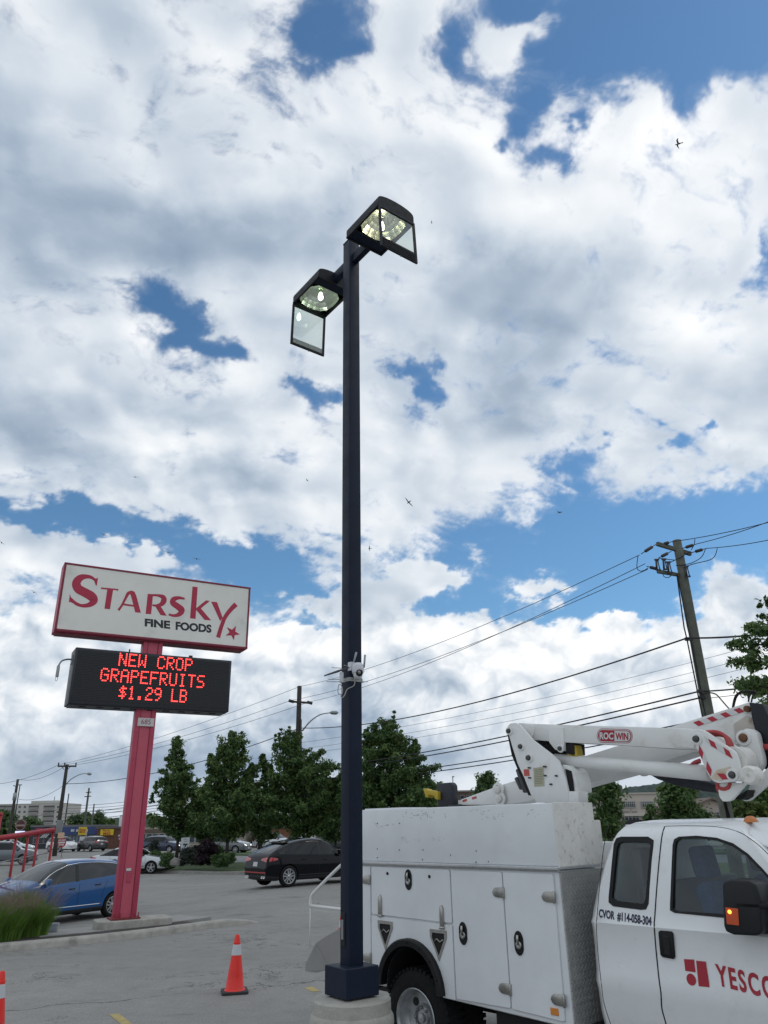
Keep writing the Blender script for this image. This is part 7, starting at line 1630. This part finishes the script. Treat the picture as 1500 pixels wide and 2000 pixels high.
cone('orange cone tip showing behind the lamp post and splash guard', 668, 1862, .9, .4)
# tall red tube railing at the left
RAIL = mat('red_railing_paint', (.36, .020, .030), .45, var=.1, vscale=3); YRL = 27.0
g0 = gz(at_y(60, 1650, YRL).x, YRL); ra = at_y(60, 1650, YRL)
rl = thing('red_railing', 'tall red tubular railing with clear panels behind the blue hatchback', 'railing', (ra.x, YRL, g0))
def RLp(px, py, y): p = at_y(px, py, y); return p - Vector((ra.x, YRL, g0))
a, b_ = RLp(-60, 1646, 25.3), RLp(105, 1621, 29.0)
q = MB(); q.tube([a, b_], .085, 12); q.build('top_rail', RAIL, rl)
for k, (px, y) in enumerate(((-15, 26.2), (23, 26.9), (48, 27.5), (73, 28.2), (101, 28.9))):
    p = at_y(px, 1632, y); t_ = ((p.x - ra.x) - a.x) / (b_.x - a.x); P0 = a.lerp(b_, t_)
    q = MB(); q.tube([P0, Vector((P0.x, P0.y, 0))], .045, 8); q.build('post', RAIL, rl)
q = MB(); q.tube([a - Vector((0, 0, .75)), b_ - Vector((.1, 0, .75))], .02, 6); q.build('mid_rail', GALV, rl)
q = MB(); q.add([a - Vector((0, 0, .78)), b_ - Vector((.1, 0, .78)), Vector((b_.x - .1, b_.y, .2)), Vector((a.x, a.y, .2))], [range(4)], False); q.build('clear_panel', glass_mat('dusty_panel', (.90, .92, .92), .05, .05, .14), rl, fixn=False)
p0 = at_y(1, 1590, 25); q = MB(); q.tube([p0 + Vector((0, 0, -.02)), Vector((p0.x - .05, 25, gz(p0.x, 25)))], .06, 8); tt = thing('red_post', 'red post cut by the left edge above the railing', 'post', (p0.x, 25, gz(p0.x, 25))); q = MB(); q.tube([(0, 0, p0.z - gz(p0.x, 25)), (0, 0, 0)], .07, 10); q.build('tube', RAIL, tt); q = MB(); q.lathe((0, 0, p0.z - gz(p0.x, 25)), (0, 0, 1), [(-.02, .085), (.03, .08), (.05, 0)], 10); q.build('cap', RAIL, tt)
# signs
def sign_post(label, px, basepy, toppy, name='road_sign', cat='sign', r=.035, m=GALV):
    b_ = on_ground(px, basepy); top = at_y(px, toppy, b_.y); t = thing(name, label, cat, (b_.x, b_.y, b_.z)); q = MB(); q.tube([(0, 0, 0), (0, 0, top.z - b_.z)], r, 8); q.build('post', m, t)
    return t, lambda x, y, dy=-.06: at_y(x, y, b_.y) + Vector((-b_.x, dy - b_.y, -b_.z))
t, F = sign_post('round red no entry sign under a pale orange plate, in front of the far road', 119, 1676, 1628)
c = F(121, 1645.5); q = MB(); q.lathe(c, (0, -1, 0), [(-.02, .42), (0, .42), (.004, .40), (.004, 0)], 28); d = q.build('disc', mat('sign_red3', (.36, .02, .03), .4), t, autosm=40)
q = MB(); q.box(c + Vector((0, -.012, 0)), (.62, .012, .13)); q.build('white_bar', mat('sign_white', (.62, .62, .62), .5), d)
vs, fs = text_mesh('DO NOT', .17, .01); q = MB(); q.add([(c.x + x, c.y - .012, c.z + .19 + y) for x, y in vs], fs, False); q.build('lettering', mat('sign_white', (.62, .62, .62), .5), d, fixn=False)
vs, fs = text_mesh('ENTER', .17, .01); q = MB(); q.add([(c.x + x, c.y - .012, c.z - .20 + y) for x, y in vs], fs, False); q.build('lettering', mat('sign_white', (.62, .62, .62), .5), d, fixn=False)
q = MB(); q.box(F(119.5, 1631.5), (.58, .03, .50)); q.build('plate', mat('peach_plate', (.60, .40, .27), .5), t)
t, F = sign_post('round dark red roadside sign with an LED panel, behind the red railing', 38, 1656, 1628, 'roadside_sign', r=.16, m=mat('dark_post', (.05, .04, .04), .6))
c = F(42, 1611.5, -.2); q = MB(); q.lathe(c, (0, -1, 0), [(-.2, .86), (.1, .86), (.14, .80), (.14, 0)], 28); d = q.build('disc', mat('maroon_disc', (.060, .014, .014), .5), t, autosm=40); q = MB(); q.lathe(c + Vector((0, -.02, 0)), (0, -1, 0), [(.12, .80), (.14, .78), (.14, .70), (.12, .69)], 28); q.build('ring', mat('disc_ring', (.30, .22, .19), .5), d)
q = MB(); q.box(c + Vector((0, -.15, -.05)), (1.3, .03, .26)); q.build('band', mat('disc_ring', (.30, .22, .19), .5), d)
q = MB(); q.box(F(41, 1626, -.2), (1.6, .3, .46)); p = q.build('panel_case', INSUL, t); q = MB(); q.box(F(41, 1625.5, -.37), (1.5, .03, .36)); q.build('led_panel', mat('lit_panel', (.6, .65, .9), .4, emit=(.62, .66, .95), estr=.75), p)
t, F = sign_post('yellow roadside board with red letters in front of the blue shop', 164, 1662, 1620, 'roadside_sign', r=.10)
q = MB(); q.box(F(162, 1623, -.12), (.98, .16, .92)); d = q.build('board', mat('yellow_sign', (.62, .46, .02), .5), t)
for tx, y in (('Party', 1620.5), ('MAX', 1625)):
    vs, fs = text_mesh(tx, .36, .01); c = F(162, y, -.21); q = MB(); q.add([(c.x + x, c.y, c.z + yy) for x, yy in vs], fs, False); q.build('lettering', mat('sign_red', (.40, .03, .02), .5), d, fixn=False)
q = MB(); q.box(F(161, 1641, -.12), (.62, .10, .85)); q.build('notice', mat('sign_white', (.62, .62, .62), .5), t)
# white notice in the bed
b_ = at_line(361, 1684); t = thing('notice_board', 'white notice board on two legs in the planting bed', 'sign', (b_.x, b_.y, .12)); 
def NB(px, py): p = at_y(px, py, b_.y); return Vector((p.x - b_.x, 0, p.z - .12))
for x in (355.8, 367.8): q = MB(); p = NB(x, 1636); q.box((p.x, .03, p.z / 2), (.06, .05, p.z)); q.build('leg', mat('sign_white', (.62, .62, .62), .5), t)
a, c = NB(354.5, 1636), NB(369, 1656); q = MB(); q.box(((a.x + c.x) / 2, 0, (a.z + c.z) / 2), (c.x - a.x, .03, a.z - c.z)); d = q.build('board', mat('notice_white', (.64, .65, .66), .5), t)
def nbq(x0, y0, x1, y1, m, nm): a, c = NB(x0, y0), NB(x1, y1); q = MB(); q.box(((a.x + c.x) / 2, -.018, (a.z + c.z) / 2), (c.x - a.x, .006, a.z - c.z)); q.build(nm, m, d)
GRN = mat('dark_green_print', (.012, .045, .035), .5); GRY = mat('grey_print', (.30, .32, .34), .6)
nbq(357.8, 1647.6, 366.5, 1651.0, GRN, 'print'); nbq(360.8, 1651, 363.2, 1654.6, GRN, 'print')
for x0, y0, x1, y1 in ((359, 1638.5, 364.5, 1639.6), (359.5, 1642.2, 361, 1644), (362, 1642.2, 365.5, 1643.8)): nbq(x0, y0, x1, y1, GRY, 'print')
# bollards
for px, base, top, lb_ in ((506, 1664, 1637, 'pale yellow bollard left of the black SUV'), (565, 1652, 1628, 'dull yellow bollard behind the black SUV')):
    p = on_ground(px, base); tp2 = at_y(px + .8, top, p.y); t = thing('bollard', lb_, 'bollard', p, 0, 'yellow bollards'); q = MB(); q.lathe((0, 0, 0), (0, 0, 1), [(0, .085), (tp2.z - p.z - .05, .085), (tp2.z - p.z, .05), (tp2.z - p.z + .01, 0)], 12); q.build('tube', mat('bollard_yellow', (.50, .42, .12), .6), t); q = MB(); q.lathe((0, 0, 0), (0, 0, 1), [(0, .14), (.05, .14), (.06, .08)], 12); q.build('foot', INSUL, t)
# ground-level light box at the kerb, litter
p = on_ground(85, 1836); t = thing('ground_light_box', 'pale grey ground light box between the grass and the kerb', 'light box', (p.x, p.y + .25, .05), .25)
q = MB(); q.prism([(-.16, -.10, 0), (.16, -.10, 0), (.18, -.13, .16), (-.18, -.13, .16)], (0, .22, 0)); q.build('case', mat('box_grey', (.36, .40, .44), .5), t, bevel=.01); q = MB(); q.box((0, -.13, .165), (.38, .06, .03)); q.build('lip', mat('lip_grey', (.48, .52, .55), .5), t)
p = on_ground(200, 1839); q = MB(); q.prism([(-.03, -.02, 0), (.03, -.03, 0), (.04, .02, 0), (-.02, .03, 0)], (0, 0, .012)); o = q.build('paper_scrap', mat('paper_white', (.7, .7, .68), .8), loc=p + Vector((0, 0, .003)), bevel=.003); tag(o, 'white paper scrap on the asphalt at the kerb', 'litter')
# gulls
GULLB = mat('gull_grey', (.10, .10, .10), .7, var=.3, vscale=8); GULLW = mat('gull_wing', (.055, .055, .06), .7)
def gull(label, px, py, span_px, roll, yaw, flap):
    d = ray(px, py).normalized(); dist = 1.25 * FOC / span_px / 1.0; p = CAMP + d * dist
    t = thing('gull', label, 'bird', p, 0, 'gulls in the sky'); t.rotation_euler = (0, roll, yaw)
    q = MB(); q.lathe((0, -.28, 0), (0, 1, 0), [(0, .0), (.04, .035), (.16, .075), (.32, .07), (.44, .045), (.5, .045), (.56, .035), (.60, .012), (.64, 0)], 10); q.prism([(-.03, -.24, 0), (.03, -.24, 0), (.07, -.42, 0), (-.07, -.42, 0)], (0, 0, .012)); q.build('body', GULLB, t)
    for s_ in (-1, 1):
        P = [(.04, .10, .02), (.28, .16, .02 + flap * .14), (.48, .08, .02 + flap * .10), (.66, -.06, flap * .0), (.46, -.02, .015 + flap * .10), (.28, .01, .015 + flap * .13), (.05, -.06, .01)]
        q = MB(); q.add([(s_ * x, y, z) for x, y, z in P] + [(s_ * x, y, z + .015) for x, y, z in P], [(0, 1, 5, 6), (1, 2, 4, 5), (2, 3, 4), (13, 12, 8, 7), (12, 11, 9, 8), (11, 10, 9)] + [(i, (i + 1) % 7, (i + 1) % 7 + 7, i + 7) for i in range(7)], True); q.build('wing', GULLW, t, fixn=True)
for a in (('large gull with spread wings right of the lamp post', 798, 981, 23, .75, .5, .5), ('gull gliding high at the upper right', 1325, 281, 21, .1, 1.2, 1.4), ('small gull close to the right of the lamp post, above the sign height', 722, 1071, 12, .9, 1.6, 1.0), ('tiny gull over the left of the cloud, above the store sign', 264, 932, 10, .0, .3, .4), ('tiny gull left of the lamp post in mid sky', 600, 938, 9, .4, 1.2, .8), ('gull in the blue gap at the right', 1093, 1001, 17, -.12, .8, .7),
          ('gull in the blue band above the store sign', 203, 1045, 12, .25, .6, .5), ('gull just above the right end of the store sign', 384, 1092, 15, .12, .2, .6), ('faint gull above the middle of the store sign', 328, 1079, 15, .05, .3, .5), ('gull low at the far left, beside the store sign', 66, 1157, 13, .45, .6, .9), ('gull cut by the left edge of the picture', 3, 1060, 14, .6, .4, .6), ('speck-sized gull right of the upper lamp head', 843, 434, 7, .9, 1.4, .8), ('distant gull low over the lower boom', 1148, 1162, 5, .3, .5, .5)):
    gull(*a)
